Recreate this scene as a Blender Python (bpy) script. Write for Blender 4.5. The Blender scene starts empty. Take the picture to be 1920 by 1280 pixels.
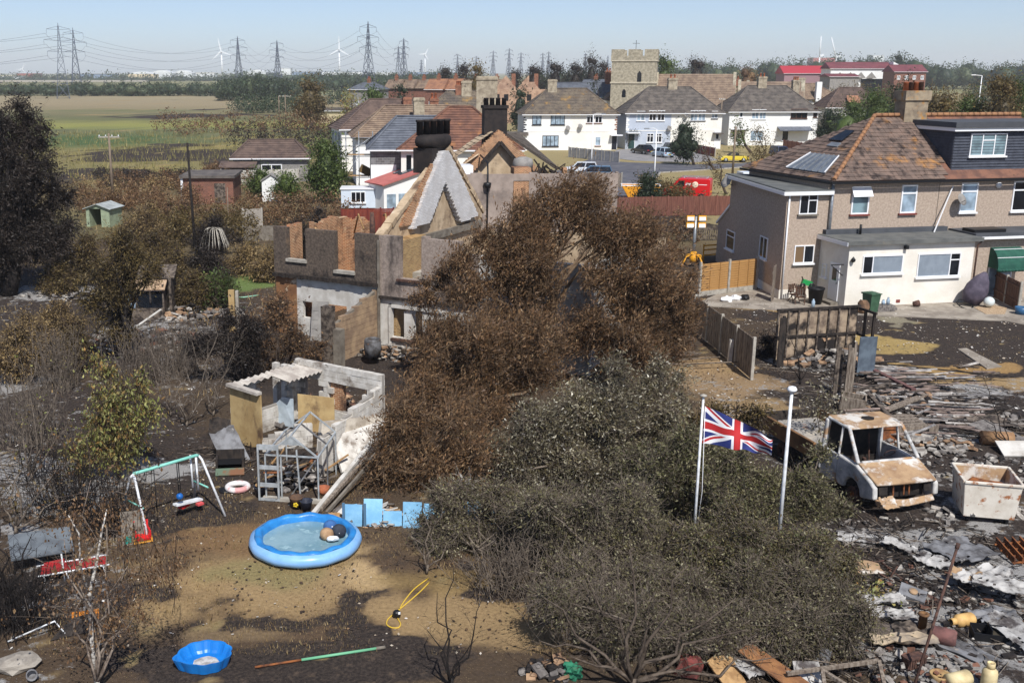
import bpy,bmesh,math,random
import numpy as np
from mathutils import Vector,Matrix
MT,MR=Matrix.Translation,Matrix.Rotation
M_XZ=Matrix(((1,0,0,0),(0,0,1,0),(0,1,0,0),(0,0,0,1)))
SC=bpy.context.scene
COL=SC.collection
R=math.radians
# ---------------------------------------------------------------- camera, world, sun
CH=12.4; FOC=2000.0; PPX=780.0; PPY=640.0
PITCH=math.atan(505.0/FOC)
CP,SP=math.cos(PITCH),math.sin(PITCH)
cd=bpy.data.cameras.new('camera'); cam=bpy.data.objects.new('camera',cd); COL.objects.link(cam)
cam.location=(0,0,CH); cam.rotation_euler=(R(90)-PITCH,0,0)
cd.sensor_width=36; cd.lens=36*FOC/1920; cd.shift_x=(960-PPX)/1920
cd.clip_start=0.5; cd.clip_end=20000
SC.camera=cam
SUN_EL,SUN_AZ=R(50),R(14)          # azimuth to the right of straight behind the camera
wd=bpy.data.worlds.new('World'); SC.world=wd; wd.use_nodes=True
nt=wd.node_tree; nt.nodes.clear()
sky=nt.nodes.new('ShaderNodeTexSky'); sky.sky_type='NISHITA'; sky.sun_disc=False
sky.sun_elevation=SUN_EL; sky.sun_rotation=R(180)-SUN_AZ
sky.air_density=0.6; sky.dust_density=0.6; sky.ozone_density=4.5; sky.altitude=0
bg=nt.nodes.new('ShaderNodeBackground'); bg.inputs[1].default_value=0.16
wo=nt.nodes.new('ShaderNodeOutputWorld')
tint=nt.nodes.new('ShaderNodeMix'); tint.data_type='RGBA'; tint.blend_type='MULTIPLY'; tint.inputs[0].default_value=1; tint.inputs[7].default_value=(.73,.675,.635,1)
nt.links.new(sky.outputs[0],tint.inputs[6]); nt.links.new(tint.outputs[2],bg.inputs[0]); nt.links.new(bg.outputs[0],wo.inputs[0])
sl=bpy.data.lights.new('sun','SUN'); sl.energy=3.9; sl.angle=R(0.5); sl.color=(1,.98,.95)
so=bpy.data.objects.new('sun',sl); COL.objects.link(so)
sdir=Vector((math.sin(SUN_AZ)*math.cos(SUN_EL),-math.cos(SUN_AZ)*math.cos(SUN_EL),math.sin(SUN_EL)))
so.rotation_euler=sdir.to_track_quat('Z','Y').to_euler(); so.location=(20,-60,80)
SC.view_settings.view_transform='Standard'; SC.view_settings.look='None'
SC.view_settings.exposure=0.34; SC.view_settings.gamma=1
SC.render.engine='CYCLES'
SC.cycles.use_denoising=True
SC.cycles.max_bounces=6; SC.cycles.diffuse_bounces=3; SC.cycles.glossy_bounces=2
SC.cycles.transmission_bounces=4; SC.cycles.volume_bounces=1; SC.cycles.transparent_max_bounces=8
SC.cycles.caustics_reflective=False; SC.cycles.caustics_refractive=False
# ---------------------------------------------------------------- picking world points from photograph pixels
def ray(px,py):
 xc=(px-PPX)/FOC; yc=(PPY-py)/FOC
 return Vector((xc,CP+yc*SP,-SP+yc*CP))
def at(px,py,h=0.0):
 d=ray(px,py); t=(h-CH)/d.z
 return Vector((d.x*t,d.y*t,h))
def atY(px,py,Y):
 d=ray(px,py); t=Y/d.y
 return Vector((d.x*t,Y,CH+d.z*t))
def pix(v):
 x,y,z=v[0],v[1],v[2]-CH
 zc=y*CP-z*SP; yc=y*SP+z*CP
 return (PPX+FOC*x/zc,PPY-FOC*yc/zc)
def mpp(Y): return Y/FOC/CP       # metres per photo pixel,about
# ---------------------------------------------------------------- mesh building
def S(r,g=None,b=None,k=1.0):
 if g is None: r,g,b=r
 f=lambda u: (u/12.92 if u<=.04045 else ((u+.055)/1.055)**2.4)
 return (f(r/255)*k,f(g/255)*k,f(b/255)*k)
def fastmesh(name,V,F,mats=(),smooth=False,midx=None):
 V=np.asarray(V,dtype=np.float32); F=np.asarray(F,dtype=np.int32)
 me=bpy.data.meshes.new(name)
 k=F.shape[1]
 me.vertices.add(len(V)); me.vertices.foreach_set('co',V.ravel())
 me.loops.add(F.size); me.loops.foreach_set('vertex_index',F.ravel())
 me.polygons.add(len(F))
 me.polygons.foreach_set('loop_start',np.arange(0,F.size,k,dtype=np.int32))
 me.polygons.foreach_set('loop_total',np.full(len(F),k,dtype=np.int32))
 if midx is not None: me.polygons.foreach_set('material_index',np.asarray(midx,dtype=np.int32))
 if smooth: me.polygons.foreach_set('use_smooth',np.ones(len(F),dtype=bool))
 for m in mats: me.materials.append(m)
 me.update(calc_edges=True)
 return me
class MB:
 def __init__(s): s.v=[]; s.f=[]; s.m=[]; s.sm=[]
 def add(s,vs,fs,m=0,sm=False,mx=None):
  o=len(s.v)
  s.v+=[tuple(mx @ Vector(v)) for v in vs] if mx is not None else [tuple(v) for v in vs]
  for f in fs: s.f.append([i+o for i in f]); s.m.append(m); s.sm.append(sm)
  return s
 def box(s,x0,x1,y0,y1,z0,z1,m=0,mx=None):
  v=[(x0,y0,z0),(x1,y0,z0),(x1,y1,z0),(x0,y1,z0),(x0,y0,z1),(x1,y0,z1),(x1,y1,z1),(x0,y1,z1)]
  return s.add(v,[(0,3,2,1),(4,5,6,7),(0,1,5,4),(1,2,6,5),(2,3,7,6),(3,0,4,7)],m,False,mx)
 def cbox(s,c,d,rz=0,rx=0,ry=0,m=0):
  mx=MT(c) @ MR(rz,4,'Z') @ MR(ry,4,'Y') @ MR(rx,4,'X')
  return s.box(-d[0]/2,d[0]/2,-d[1]/2,d[1]/2,-d[2]/2,d[2]/2,m,mx)
 def bar(s,a,b,w,h=None,m=0,up=(0,0,1)):
  a,b=Vector(a),Vector(b); h=h or w
  d=(b-a); L=d.length
  if L<1e-6: return s
  d /= L; u=Vector(up)
  if abs(d.dot(u))>.98: u=Vector((1,0,0))
  sx=d.cross(u).normalized(); su=sx.cross(d)
  vs=[p+sx*(i*w/2)+su*(j*h/2) for p in (a,b) for i,j in ((-1,-1),(1,-1),(1,1),(-1,1))]
  return s.add(vs,[(0,1,2,3),(7,6,5,4),(0,4,5,1),(1,5,6,2),(2,6,7,3),(3,7,4,0)],m)
 def tube(s,pts,r,n=6,m=0,caps=True,sm=True):
  pts=[Vector(p) for p in pts]; K=len(pts)
  rs=list(r) if hasattr(r,'__len__') else [r]*K
  vs=[]; fs=[]; prev=None
  for i in range(K):
   d=(pts[min(i+1,K-1)]-pts[max(i-1,0)])
   d=d.normalized() if d.length>1e-9 else Vector((0,0,1))
   if prev is None:
    u=Vector((0,0,1)) if abs(d.z)<.9 else Vector((1,0,0))
    a=d.cross(u).normalized()
   else:
    a=prev-d*prev.dot(d)
    a=a.normalized() if a.length>1e-6 else d.orthogonal().normalized()
   prev=a; b=d.cross(a)
   for j in range(n):
    t=2*math.pi*j/n
    vs.append(pts[i]+(a*math.cos(t)+b*math.sin(t))*rs[i])
  for i in range(K-1):
   for j in range(n):
    k=(j+1)%n
    fs.append((i*n+j,i*n+k,(i+1)*n+k,(i+1)*n+j))
  s.add(vs,fs,m,sm)
  if caps:
   o=len(s.v)-len(vs)
   s.f.append([o+j for j in range(n)][::-1]); s.m.append(m); s.sm.append(False)
   s.f.append([o+(K-1)*n+j for j in range(n)]); s.m.append(m); s.sm.append(False)
  return s
 def lathe(s,prof,n=16,c=(0,0,0),m=0,sm=True,mx=None,closed=False):
  vs=[]; fs=[]; K=len(prof)
  for r,z in prof:
   for j in range(n):
    t=2*math.pi*j/n
    vs.append((c[0]+r*math.cos(t),c[1]+r*math.sin(t),c[2]+z))
  for i in range(K-1 if not closed else K):
   i2=(i+1)%K
   for j in range(n):
    k=(j+1)%n
    fs.append((i*n+j,i*n+k,i2*n+k,i2*n+j))
  return s.add(vs,fs,m,sm,mx)
 def prism(s,poly,h0,h1,m=0,mx=None):
  n=len(poly)
  vs=[(x,y,h0) for x,y in poly]+[(x,y,h1) for x,y in poly]
  fs=[tuple(range(n))[::-1],tuple(range(n,2*n))]+[(i,(i+1)%n,(i+1)%n+n,i+n) for i in range(n)]
  return s.add(vs,fs,m,False,mx)
 def slab(s,pts,t,m=0):
  p=[Vector(q) for q in pts]; nrm=Vector((0,0,0))
  for i in range(len(p)): nrm+=p[i].cross(p[(i+1)%len(p)])
  nrm.normalize(); n=len(p)
  vs=p+[q-nrm*t for q in p]
  fs=[tuple(range(n)),tuple(range(n,2*n))[::-1]]+[(i,i+n,(i+1)%n+n,(i+1)%n) for i in range(n)]
  return s.add(vs,fs,m)
 def blob(s,c,r,seed=0,jit=.25,m=0,sub=1,sm=False):
  bm=bmesh.new(); bmesh.ops.create_icosphere(bm,subdivisions=sub,radius=1)
  rn=random.Random(seed); bm.verts.ensure_lookup_table()
  vs=[]
  for v in bm.verts:
   k=1+rn.uniform(-jit,jit); vs.append((c[0]+v.co.x*r[0]*k,c[1]+v.co.y*r[1]*k,c[2]+v.co.z*r[2]*k))
  fs=[tuple(v.index for v in f.verts) for f in bm.faces]; bm.free()
  return s.add(vs,fs,m,sm)
 def mesh(s,name,mats):
  me=bpy.data.meshes.new(name); me.from_pydata(s.v,[],s.f)
  if not isinstance(mats,(list,tuple)): mats=[mats]
  for m in mats: me.materials.append(m)
  me.polygons.foreach_set('material_index',s.m); me.polygons.foreach_set('use_smooth',s.sm)
  me.update(); return me
 def build(s,name,mats,parent=None,loc=None,rz=None):
  o=bpy.data.objects.new(name,s.mesh(name,mats)); COL.objects.link(o)
  if parent is not None: o.parent=parent
  if loc is not None: o.location=loc
  if rz is not None: o.rotation_euler=(0,0,rz)
  return o
def link(name,me,parent=None,loc=None,rot=None):
 o=bpy.data.objects.new(name,me); COL.objects.link(o)
 if name in ('twig','stem'): o['kind']='stuff'
 if parent is not None: o.parent=parent
 if loc is not None: o.location=loc
 if rot is not None: o.rotation_euler=rot
 return o
def tag(o,label=None,cat=None,group=None,kind=None):
 if label: o['label']=label
 if cat: o['category']=cat
 if group: o['group']=group
 if kind: o['kind']=kind
 return o
def thing(name,label,cat,loc=(0,0,0),rz=0,group=None):
 o=bpy.data.objects.new(name,None); COL.objects.link(o); o.empty_display_size=.3
 o.location=loc; o.rotation_euler=(0,0,rz)
 return tag(o,label,cat,group)
def copy_tree(o,parent=None):
 c=o.copy(); COL.objects.link(c)
 if parent is not None: c.parent=parent
 for ch in list(o.children): copy_tree(ch,c)
 return c
def dup(o,loc,rz=0,label=None,scale=None):
 c=copy_tree(o); c.location=loc; c.rotation_euler=(0,0,rz)
 if label: c['label']=label
 if scale: c.scale=scale if hasattr(scale,'__len__') else (scale,)*3
 return c
def bevel(t,w=.03,seg=2):
 for o in [t]+list(t.children_recursive):
  if o.type=='MESH': m=o.modifiers.new('bevel','BEVEL'); m.width=w; m.segments=seg; m.limit_method='ANGLE'
# ---------------------------------------------------------------- materials
MATS={}
def _new(name):
 m=bpy.data.materials.new(name); m.use_nodes=True; n=m.node_tree; n.nodes.clear()
 out=n.nodes.new('ShaderNodeOutputMaterial'); b=n.nodes.new('ShaderNodeBsdfPrincipled')
 n.links.new(b.outputs[0],out.inputs[0]); return m,n,b,out
def _noise(n,vec,scale,detail=5,rough=.6,stretch=None):
 if stretch:
  mp=n.nodes.new('ShaderNodeMapping'); mp.inputs['Scale'].default_value=stretch
  n.links.new(vec,mp.inputs[0]); vec=mp.outputs[0]
 t=n.nodes.new('ShaderNodeTexNoise'); t.inputs['Scale'].default_value=scale
 t.inputs['Detail'].default_value=detail; t.inputs['Roughness'].default_value=rough
 n.links.new(vec,t.inputs['Vector']); return t.outputs[0]
def _mr(n,val,lo,hi):
 r=n.nodes.new('ShaderNodeMapRange'); r.interpolation_type='SMOOTHSTEP'
 r.inputs[1].default_value=lo; r.inputs[2].default_value=hi
 n.links.new(val,r.inputs[0]); return r.outputs[0]
def _mix(n,fac,a,b):
 x=n.nodes.new('ShaderNodeMix'); x.data_type='RGBA'
 if isinstance(fac,(int,float)): x.inputs[0].default_value=fac
 else: n.links.new(fac,x.inputs[0])
 for s,q in ((6,a),(7,b)):
  if isinstance(q,tuple): x.inputs[s].default_value=(*q[:3],1)
  else: n.links.new(q,x.inputs[s])
 return x.outputs[2]
def _vec(n,coords):
 if coords=='World': return n.nodes.new('ShaderNodeNewGeometry').outputs['Position']
 return n.nodes.new('ShaderNodeTexCoord').outputs['Object']
def mat(name,c1,c2=None,scale=6,lo=.35,hi=.65,rough=.8,bump=0,bscale=40,metal=0,spec=.3,over=(),coords='Object',brick=None,rows=None,stretch=None,alpha=None,island=0):
 if name in MATS: return MATS[name]
 m,n,b,out=_new(name); vec=_vec(n,coords)
 col=tuple(c1)
 if c2 is not None: col=_mix(n,_mr(n,_noise(n,vec,scale,stretch=stretch),lo,hi),tuple(c1),tuple(c2))
 h=None
 if brick:
  sp=n.nodes.new('ShaderNodeSeparateXYZ'); n.links.new(vec,sp.inputs[0])
  ad=n.nodes.new('ShaderNodeMath'); ad.operation='ADD'; n.links.new(sp.outputs[0],ad.inputs[0]); n.links.new(sp.outputs[1],ad.inputs[1])
  cb=n.nodes.new('ShaderNodeCombineXYZ'); n.links.new(ad.outputs[0],cb.inputs[0]); n.links.new(sp.outputs[2],cb.inputs[1])
  t=n.nodes.new('ShaderNodeTexBrick'); t.inputs['Scale'].default_value=1
  t.inputs['Brick Width'].default_value=brick[0]; t.inputs['Row Height'].default_value=brick[1]; t.inputs['Mortar Size'].default_value=brick[3]
  t.inputs['Color1'].default_value=(1,1,1,1); t.inputs['Color2'].default_value=((.62,.6,.58,1) if len(brick)<5 else (brick[4],)*3+(1,)); t.inputs['Mortar'].default_value=(1,1,1,1)
  n.links.new(cb.outputs[0],t.inputs['Vector'])
  mu=n.nodes.new('ShaderNodeMix'); mu.data_type='RGBA'; mu.blend_type='MULTIPLY'; mu.inputs[0].default_value=1
  if isinstance(col,tuple): mu.inputs[6].default_value=(*col,1)
  else: n.links.new(col,mu.inputs[6])
  n.links.new(t.outputs[0],mu.inputs[7])
  col=_mix(n,t.outputs[1],mu.outputs[2],tuple(brick[2])); h=t.outputs[1]
 if island:
  ge=n.nodes.new('ShaderNodeNewGeometry'); hs=n.nodes.new('ShaderNodeHueSaturation')
  mm=_mr(n,ge.outputs['Random Per Island'],0,1)
  r_=n.nodes.new('ShaderNodeMapRange'); r_.inputs[3].default_value=1-island; r_.inputs[4].default_value=1+island
  n.links.new(ge.outputs['Random Per Island'],r_.inputs[0]); n.links.new(r_.outputs[0],hs.inputs['Value'])
  if isinstance(col,tuple): hs.inputs['Color'].default_value=(*col,1)
  else: n.links.new(col,hs.inputs['Color'])
  col=hs.outputs[0]
 for o in over:
  col=_mix(n,_mr(n,_noise(n,vec,o[1],6,.65,o[4] if len(o)>4 else None),o[2],o[3]),col,tuple(o[0]))
 if isinstance(col,tuple): b.inputs['Base Color'].default_value=(*col,1)
 else: n.links.new(col,b.inputs['Base Color'])
 b.inputs['Roughness'].default_value=rough; b.inputs['Metallic'].default_value=metal
 b.inputs['Specular IOR Level'].default_value=spec
 if bump or h is not None or rows:
  bp=n.nodes.new('ShaderNodeBump'); bp.inputs['Strength'].default_value=min(1,bump or .4); bp.inputs['Distance'].default_value=.02
  hh=_noise(n,vec,bscale,4)
  if rows:
   w=n.nodes.new('ShaderNodeTexWave'); w.inputs['Scale'].default_value=rows[0]; w.bands_direction=rows[1]; w.wave_profile='SAW'
   n.links.new(vec,w.inputs[0]); a=n.nodes.new('ShaderNodeMath'); a.operation='MULTIPLY_ADD'
   n.links.new(w.outputs[1],a.inputs[0]); a.inputs[1].default_value=1.5; n.links.new(hh,a.inputs[2]); hh=a.outputs[0]
  if h is not None:
   a=n.nodes.new('ShaderNodeMath'); a.operation='MULTIPLY_ADD'
   n.links.new(h,a.inputs[0]); a.inputs[1].default_value=-.8; n.links.new(hh,a.inputs[2]); hh=a.outputs[0]
  n.links.new(hh,bp.inputs['Height']); n.links.new(bp.outputs[0],b.inputs['Normal'])
 if alpha is not None: b.inputs['Alpha'].default_value=alpha
 MATS[name]=m; return m
def leafmat(name,cols,rough=.55,trans=.25,spec=.35):
 if name in MATS: return MATS[name]
 m,n,b,out=_new(name)
 ge=n.nodes.new('ShaderNodeNewGeometry'); rp=n.nodes.new('ShaderNodeValToRGB')
 n.links.new(ge.outputs['Random Per Island'],rp.inputs[0])
 el=rp.color_ramp.elements
 while len(el)<len(cols): el.new(.5)
 for i,c in enumerate(cols): el[i].position=i/max(1,len(cols)-1); el[i].color=(*c,1)
 big=_mr(n,_noise(n,ge.outputs['Position'],.55,3),.3,.7)
 hs=n.nodes.new('ShaderNodeHueSaturation'); r_=n.nodes.new('ShaderNodeMapRange'); r_.inputs[3].default_value=.72; r_.inputs[4].default_value=1.28
 n.links.new(big,r_.inputs[0]); n.links.new(r_.outputs[0],hs.inputs['Value']); n.links.new(rp.outputs[0],hs.inputs['Color'])
 n.links.new(hs.outputs[0],b.inputs['Base Color']); b.inputs['Roughness'].default_value=rough; b.inputs['Specular IOR Level'].default_value=spec
 if trans:
  tr=n.nodes.new('ShaderNodeBsdfTranslucent'); n.links.new(hs.outputs[0],tr.inputs[0])
  mx=n.nodes.new('ShaderNodeMixShader'); mx.inputs[0].default_value=trans
  n.links.new(b.outputs[0],mx.inputs[1]); n.links.new(tr.outputs[0],mx.inputs[2]); n.links.new(mx.outputs[0],out.inputs[0])
 MATS[name]=m; return m
def glassmat(name,c,rough=.08,spec=.6):
 if name in MATS: return MATS[name]
 m,n,b,out=_new(name)
 vec=_vec(n,'World')
 col=_mix(n,_mr(n,_noise(n,vec,1.1,2),.35,.65),tuple(x*.6 for x in c),tuple(min(1,x*1.3) for x in c))
 n.links.new(col,b.inputs['Base Color']); b.inputs['Roughness'].default_value=rough; b.inputs['Specular IOR Level'].default_value=spec
 MATS[name]=m; return m
mWhite=mat('white paint',S(232,230,224),S(215,212,205),3,bump=.05)
mUpvc=mat('white plastic',S(238,238,238),rough=.35,spec=.5)
mDarkFrame=mat('dark frame paint',S(38,40,48),rough=.4)
mGlass=glassmat('window glass',S(62,74,80))
mGlassDark=glassmat('dark glass',S(26,30,36))
mGlassNet=glassmat('net curtain glass',S(150,168,182),.25)
mGlassFrost=glassmat('obscure glass',S(118,140,146),.3)
mBlind=mat('closed blind glass',S(140,150,160),S(128,138,148),2,rough=.12,spec=.5)
mBark=mat('bark',S(92,78,66),S(60,50,44),12,bump=.4,bscale=30)
mBarkChar=mat('charred bark',S(44,38,35),S(24,21,20),10,bump=.5,bscale=25)
mBarkGrey=mat('grey twig bark',S(128,116,102),S(84,74,66),9,bump=.3)
mSteel=mat('galvanised steel',S(165,170,174),S(140,144,148),5,rough=.45,metal=.6)
mSteelFar=mat('pylon steel',S(84,92,108),rough=.7)
mConc=mat('concrete',S(178,172,160),S(150,143,132),4,bump=.2)
mConcDark=mat('old concrete',S(132,124,112),S(104,96,86),3,bump=.3)
mChar=mat('charred timber',S(34,30,28),S(62,54,48),7,bump=.5,bscale=25,stretch=(1,1,.3))
mCharGrey=mat('ashy timber',S(120,108,96),S(58,50,45),5,bump=.4,coords='World',bscale=30,over=[(S(30,27,25),3,.52,.66)])
mRust=mat('rust',S(150,92,52),S(98,62,42),6,bump=.3,rough=.85,over=[(S(186,122,58),4,.58,.7),(S(72,52,44),9,.6,.72)])
mRustDark=mat('dark rust',S(100,72,60),S(66,50,45),8,bump=.3,rough=.85)
mAsh=mat('white ash',S(205,203,198),S(150,146,142),5,bump=.5,bscale=18,rough=.95)
mBlack=mat('black plastic',S(28,28,30),rough=.45)
mTimberTan=mat('tan timber',S(186,150,104),S(150,116,78),5,bump=.3,stretch=(1,1,.2))
mTimberGrey=mat('weathered timber',S(146,134,120),S(100,88,77),5,bump=.4,coords='World',bscale=22,stretch=(3,3,.5),island=.14)
def window(parent,x,z,w,h,y=0.0,frame=mUpvc,glass=mGlass,split=2,top=None,sill=True,t=.06,sillmat=None,nx=None):
 fw=t
 f=MB()
 f.box(x,x+w,y-.05,y+.02,z,z+fw); f.box(x,x+w,y-.05,y+.02,z+h-fw,z+h)
 f.box(x,x+fw,y-.05,y+.02,z+fw,z+h-fw); f.box(x+w-fw,x+w,y-.05,y+.02,z+fw,z+h-fw)
 xs=[x+fw]
 for i in range(1,split):
  xm=x+w*i/split if nx is None else x+w*nx[i-1]
  f.box(xm-fw/2,xm+fw/2,y-.047,y+.017,z+fw,z+h-fw); xs+=[xm-fw/2,xm+fw/2]
 xs.append(x+w-fw)
 if top:
  for k in (top if hasattr(top,'__len__') else range(split)):
   zz=z+h*.7
   f.box(xs[2*k],xs[2*k+1],y-.044,y+.014,zz-fw/2,zz+fw/2)
 o=f.build('window',frame,parent)
 for k in range(split):
  MB().box(xs[2*k],xs[2*k+1],y-.012,y+.01,z+fw,z+h-fw).build('pane',glass[k%len(glass)] if isinstance(glass,list) else glass,o)
 if sill: MB().box(x-.08,x+w+.08,y-.14,y+.0,z-.09,z-.002).build('sill',sillmat or frame,o)
 return o
def door(parent,x,z,w,h,y=0.0,m=mUpvc,glass=True,frame=mUpvc):
 f=MB(); f.box(x-.06,x,y-.05,y+.02,z,z+h+.06); f.box(x+w,x+w+.06,y-.05,y+.02,z,z+h+.06); f.box(x,x+w,y-.05,y+.02,z+h,z+h+.06)
 d=MB().box(x,x+w,y-.035,y+.015,z,z+h).build('door',m,parent)
 f.build('frame',frame,d)
 if glass: MB().box(x+w*.25,x+w*.75,y-.045,y-.036,z+h*.55,z+h*.88).build('pane',mGlassDark,d)
 MB().box(x+w*.85,x+w*.92,y-.08,y-.036,z+h*.46,z+h*.52).build('handle',mSteel,d)
 return d
def gridwall(L,H,t,cell,solid,y0=0.0,m=0,zcell=None):
 zc=zcell or cell
 nx,nz=max(1,round(L/cell)),max(1,round(H/zc)); cx,cz=L/nx,H/nz
 g=[[bool(solid((i+.5)*cx,(k+.5)*cz)) for k in range(nz)] for i in range(nx)]
 mb=MB(); idx={}
 def v(i,k,b):
  q=(i,k,b)
  if q not in idx: idx[q]=len(mb.v); mb.v.append((i*cx,y0+(t if b else 0),k*cz))
  return idx[q]
 def q(*a): mb.f.append(list(a)); mb.m.append(m); mb.sm.append(False)
 G=lambda i,k: 0<=i<nx and 0<=k<nz and g[i][k]
 for i in range(nx):
  for k in range(nz):
   if not g[i][k]: continue
   q(v(i,k,0),v(i+1,k,0),v(i+1,k+1,0),v(i,k+1,0))
   q(v(i,k,1),v(i,k+1,1),v(i+1,k+1,1),v(i+1,k,1))
   if not G(i-1,k): q(v(i,k,0),v(i,k+1,0),v(i,k+1,1),v(i,k,1))
   if not G(i+1,k): q(v(i+1,k,0),v(i+1,k,1),v(i+1,k+1,1),v(i+1,k+1,0))
   if not G(i,k-1): q(v(i,k,0),v(i,k,1),v(i+1,k,1),v(i+1,k,0))
   if not G(i,k+1): q(v(i,k+1,0),v(i+1,k+1,0),v(i+1,k+1,1),v(i,k+1,1))
 return mb
def blocks(parent,L,H,bw,bh,t,solid,m,name='block',seed=0,y0=0.0,gap=.012,backing=None,ragged=0.0,z0=0.0):
 rn=random.Random(seed); cache={}
 nrow=int(round(H/bh)); made=0
 for k in range(nrow):
  off=(bw/2)*(k%2)
  i=0; x=-off
  while x<L-.01:
   xa,xb=max(0,x),min(L,x+bw); x+=bw
   if xb-xa<.04 or not solid((xa+xb)/2,z0+(k+.5)*bh): continue
   key=(round(xb-xa,2),rn.randrange(3))
   if key not in cache:
    w=xb-xa-gap; r2=random.Random(str(key)); d=.006+.012*r2.random()
    j=lambda s: s*(1+r2.uniform(-.03,.03))
    q=MB(); q.box(-w/2,j(w/2),d*0,t,-(bh-gap)/2,j((bh-gap)/2)); cache[key]=q.mesh(name,m)
   o=link(name,cache[key],parent,((xa+xb)/2,y0-rn.uniform(0,.02),z0+(k+.5)*bh))
   made+=1
 return made
# ================================================================ GROUND
def vnoise(x,y,seed=0,octv=5,rough=.55):
 out=np.zeros_like(x); amp=1.0; tot=0.0
 for o in range(octv):
  xi=np.floor(x).astype(np.int64); yi=np.floor(y).astype(np.int64); fx=x-xi; fy=y-yi
  fx=fx*fx*(3-2*fx); fy=fy*fy*(3-2*fy)
  def hsh(a,b):
   n=(a*374761393+b*668265263+(seed+o)*974634777) & 0x7fffffff
   n=((n ^ (n >> 13))*1274126177) & 0x7fffffff
   return ((n ^ (n >> 16)) & 0xffff)/65535.0
  v=(hsh(xi,yi)*(1-fx)+hsh(xi+1,yi)*fx)*(1-fy)+(hsh(xi,yi+1)*(1-fx)+hsh(xi+1,yi+1)*fx)*fy
  out+=v*amp; tot+=amp; amp *= rough; x=x*2.03+11.3; y=y*2.03+5.7
 return out/tot
def axis(lo,hi,fine,far_lo,far_hi,g=1.12):
 a=list(np.arange(lo,hi+1e-6,fine)); s=fine
 while a[-1]<far_hi: s *= g; a.append(min(far_hi,a[-1]+s))
 b=[]; s=fine; p=lo
 while p>far_lo: s *= g; p=max(far_lo,p-s); b.append(p)
 return np.array(b[::-1]+a)
gx=axis(-20,36,.22,-9000,9000,1.07); gy=axis(20,70,.22,-40,9000,1.03)
GX,GY=np.meshgrid(gx,gy,indexing='xy')
W1=vnoise(GX*.22,GY*.22,3)-.5; W2=vnoise(GX*.22,GY*.22,9)-.5
N_f=vnoise(GX*1.3,GY*1.3,5); N_m=vnoise(GX*.35,GY*.35,21)
base=np.zeros(GX.shape+(3,)); base[:]=S(80,68,56)
char=np.zeros(GX.shape); ash=np.zeros(GX.shape)
WX,WY=GX+W1*5*np.clip(GY/45,0,8),GY+W2*5*np.clip(GY/45,0,14)
def ell(px,py,rx,ry,soft=.35,rot=0.0):
 c=at(px,py); dx,dy=WX-c.x,WY-c.y; ca,sa=math.cos(rot),math.sin(rot)
 r=np.sqrt(((dx*ca+dy*sa)/rx)**2+((-dx*sa+dy*ca)/ry)**2)
 return np.clip((1+soft-r)/(2*soft),0,1)
def put(colr,w):
 global base
 w=w[...,None]; base=base*(1-w)+np.array(colr)*w
def sm(a,lo,hi):
 t=np.clip((a-lo)/(hi-lo),0,1); return t*t*(3-2*t)
put(S(150,136,98),sm(GY,70,95)*sm(GX,-8,4))
put(S(112,100,74),sm(GY,75,110)*sm(-GX,-4,8))
marsh=sm(GY,118,136)*sm(-(GX-(-14-.035*(GY-130))),-4,4)
put(S(124,116,80),marsh)
put(S(118,118,78),marsh*sm(GY,185,200))
bands=[(138,S(126,118,78)),(165,S(128,118,82)),(183,S(142,132,84)),(196,S(96,102,70)),(218,S(112,112,82)),(240,S(106,110,76)),(255,S(138,138,76)),(272,S(134,132,78)),
  (292,S(104,106,72)),(320,S(108,106,76)),(352,S(128,120,90)),(420,S(146,132,104)),(560,S(150,138,110)),(640,S(120,120,90)),(1200,S(126,124,104)),(4000,S(140,140,120))]
yb=np.array([b[0] for b in bands]); cb_=np.array([b[1] for b in bands])
yy=WY+(N_m-.5)*16
put(np.stack([np.interp(yy,yb,cb_[:,i]) for i in range(3)],-1),marsh)
put(S(152,136,82),marsh*sm(N_m,.5,.62)*sm(GX,-55,-30)*(GY<215)*.8)
put(S(74,96,60),marsh*ell(175,263,16,22,.5)); put(S(88,100,62),marsh*ell(260,208,30,10,.5)*.6)
put(S(128,126,88),(GY>640)*.9*np.ones_like(GX))
for a in ((250,285,9,9),(320,272,8,7),(225,297,8,8),(400,290,9,12),(375,217,22,12),(280,222,12,6),(420,205,12,8),(150,330,9,7),(445,300,8,10),(170,322,6,5)):
 char=np.maximum(char,.95*ell(*a,.4))
char=np.maximum(char,.45*marsh*sm(vnoise(GX*.05,GY*.03,77),.62,.72))
near=1-sm(GY,72,92)
char=np.maximum(char,near*(.36+.5*(N_m-.5)))
for a in ((60,560,14,10,.5),(260,640,6,5,.4),(330,620,5,4,.4),(100,800,5,5),(640,700,5,4),(420,850,3.0,2.2),(330,960,2.2,1.6),(330,900,2.4,1.5),
  (250,1130,2.6,.9),(560,1120,1.3,.7),(650,1150,1.2,.8,.4),(450,1180,1.6,.4),(380,1010,1.2,.5),(700,1200,1.4,.5),(800,1230,1.0,.4),(60,1120,1.8,1.6),(700,1120,1.0,1.3,.6),(620,1250,3.2,1.0),(330,1240,2.0,.5),(960,1130,1.6,2.2),(1080,1160,2.6,2.0),(1250,1100,4,4),
  (1500,1000,4,4),(1700,1000,4.5,4,.4),(1800,1150,3,4),(1560,700,5,6,.4),(1830,620,6.5,4.6,.3),(1900,680,5.5,5,.4),(1480,585,4.4,1.8,.4),(1350,560,2,2),(1620,600,2.5,1.6),
  (1800,780,7,4,.4),(1880,860,4,3),(1750,655,5,1.5,.5),(1660,660,3,1.1),(1690,880,5,4),(1240,420,6,5)):
 char=np.maximum(char,.95*ell(*a))
put(S(98,80,63),ell(540,1100,5.5,4,.7))
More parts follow.
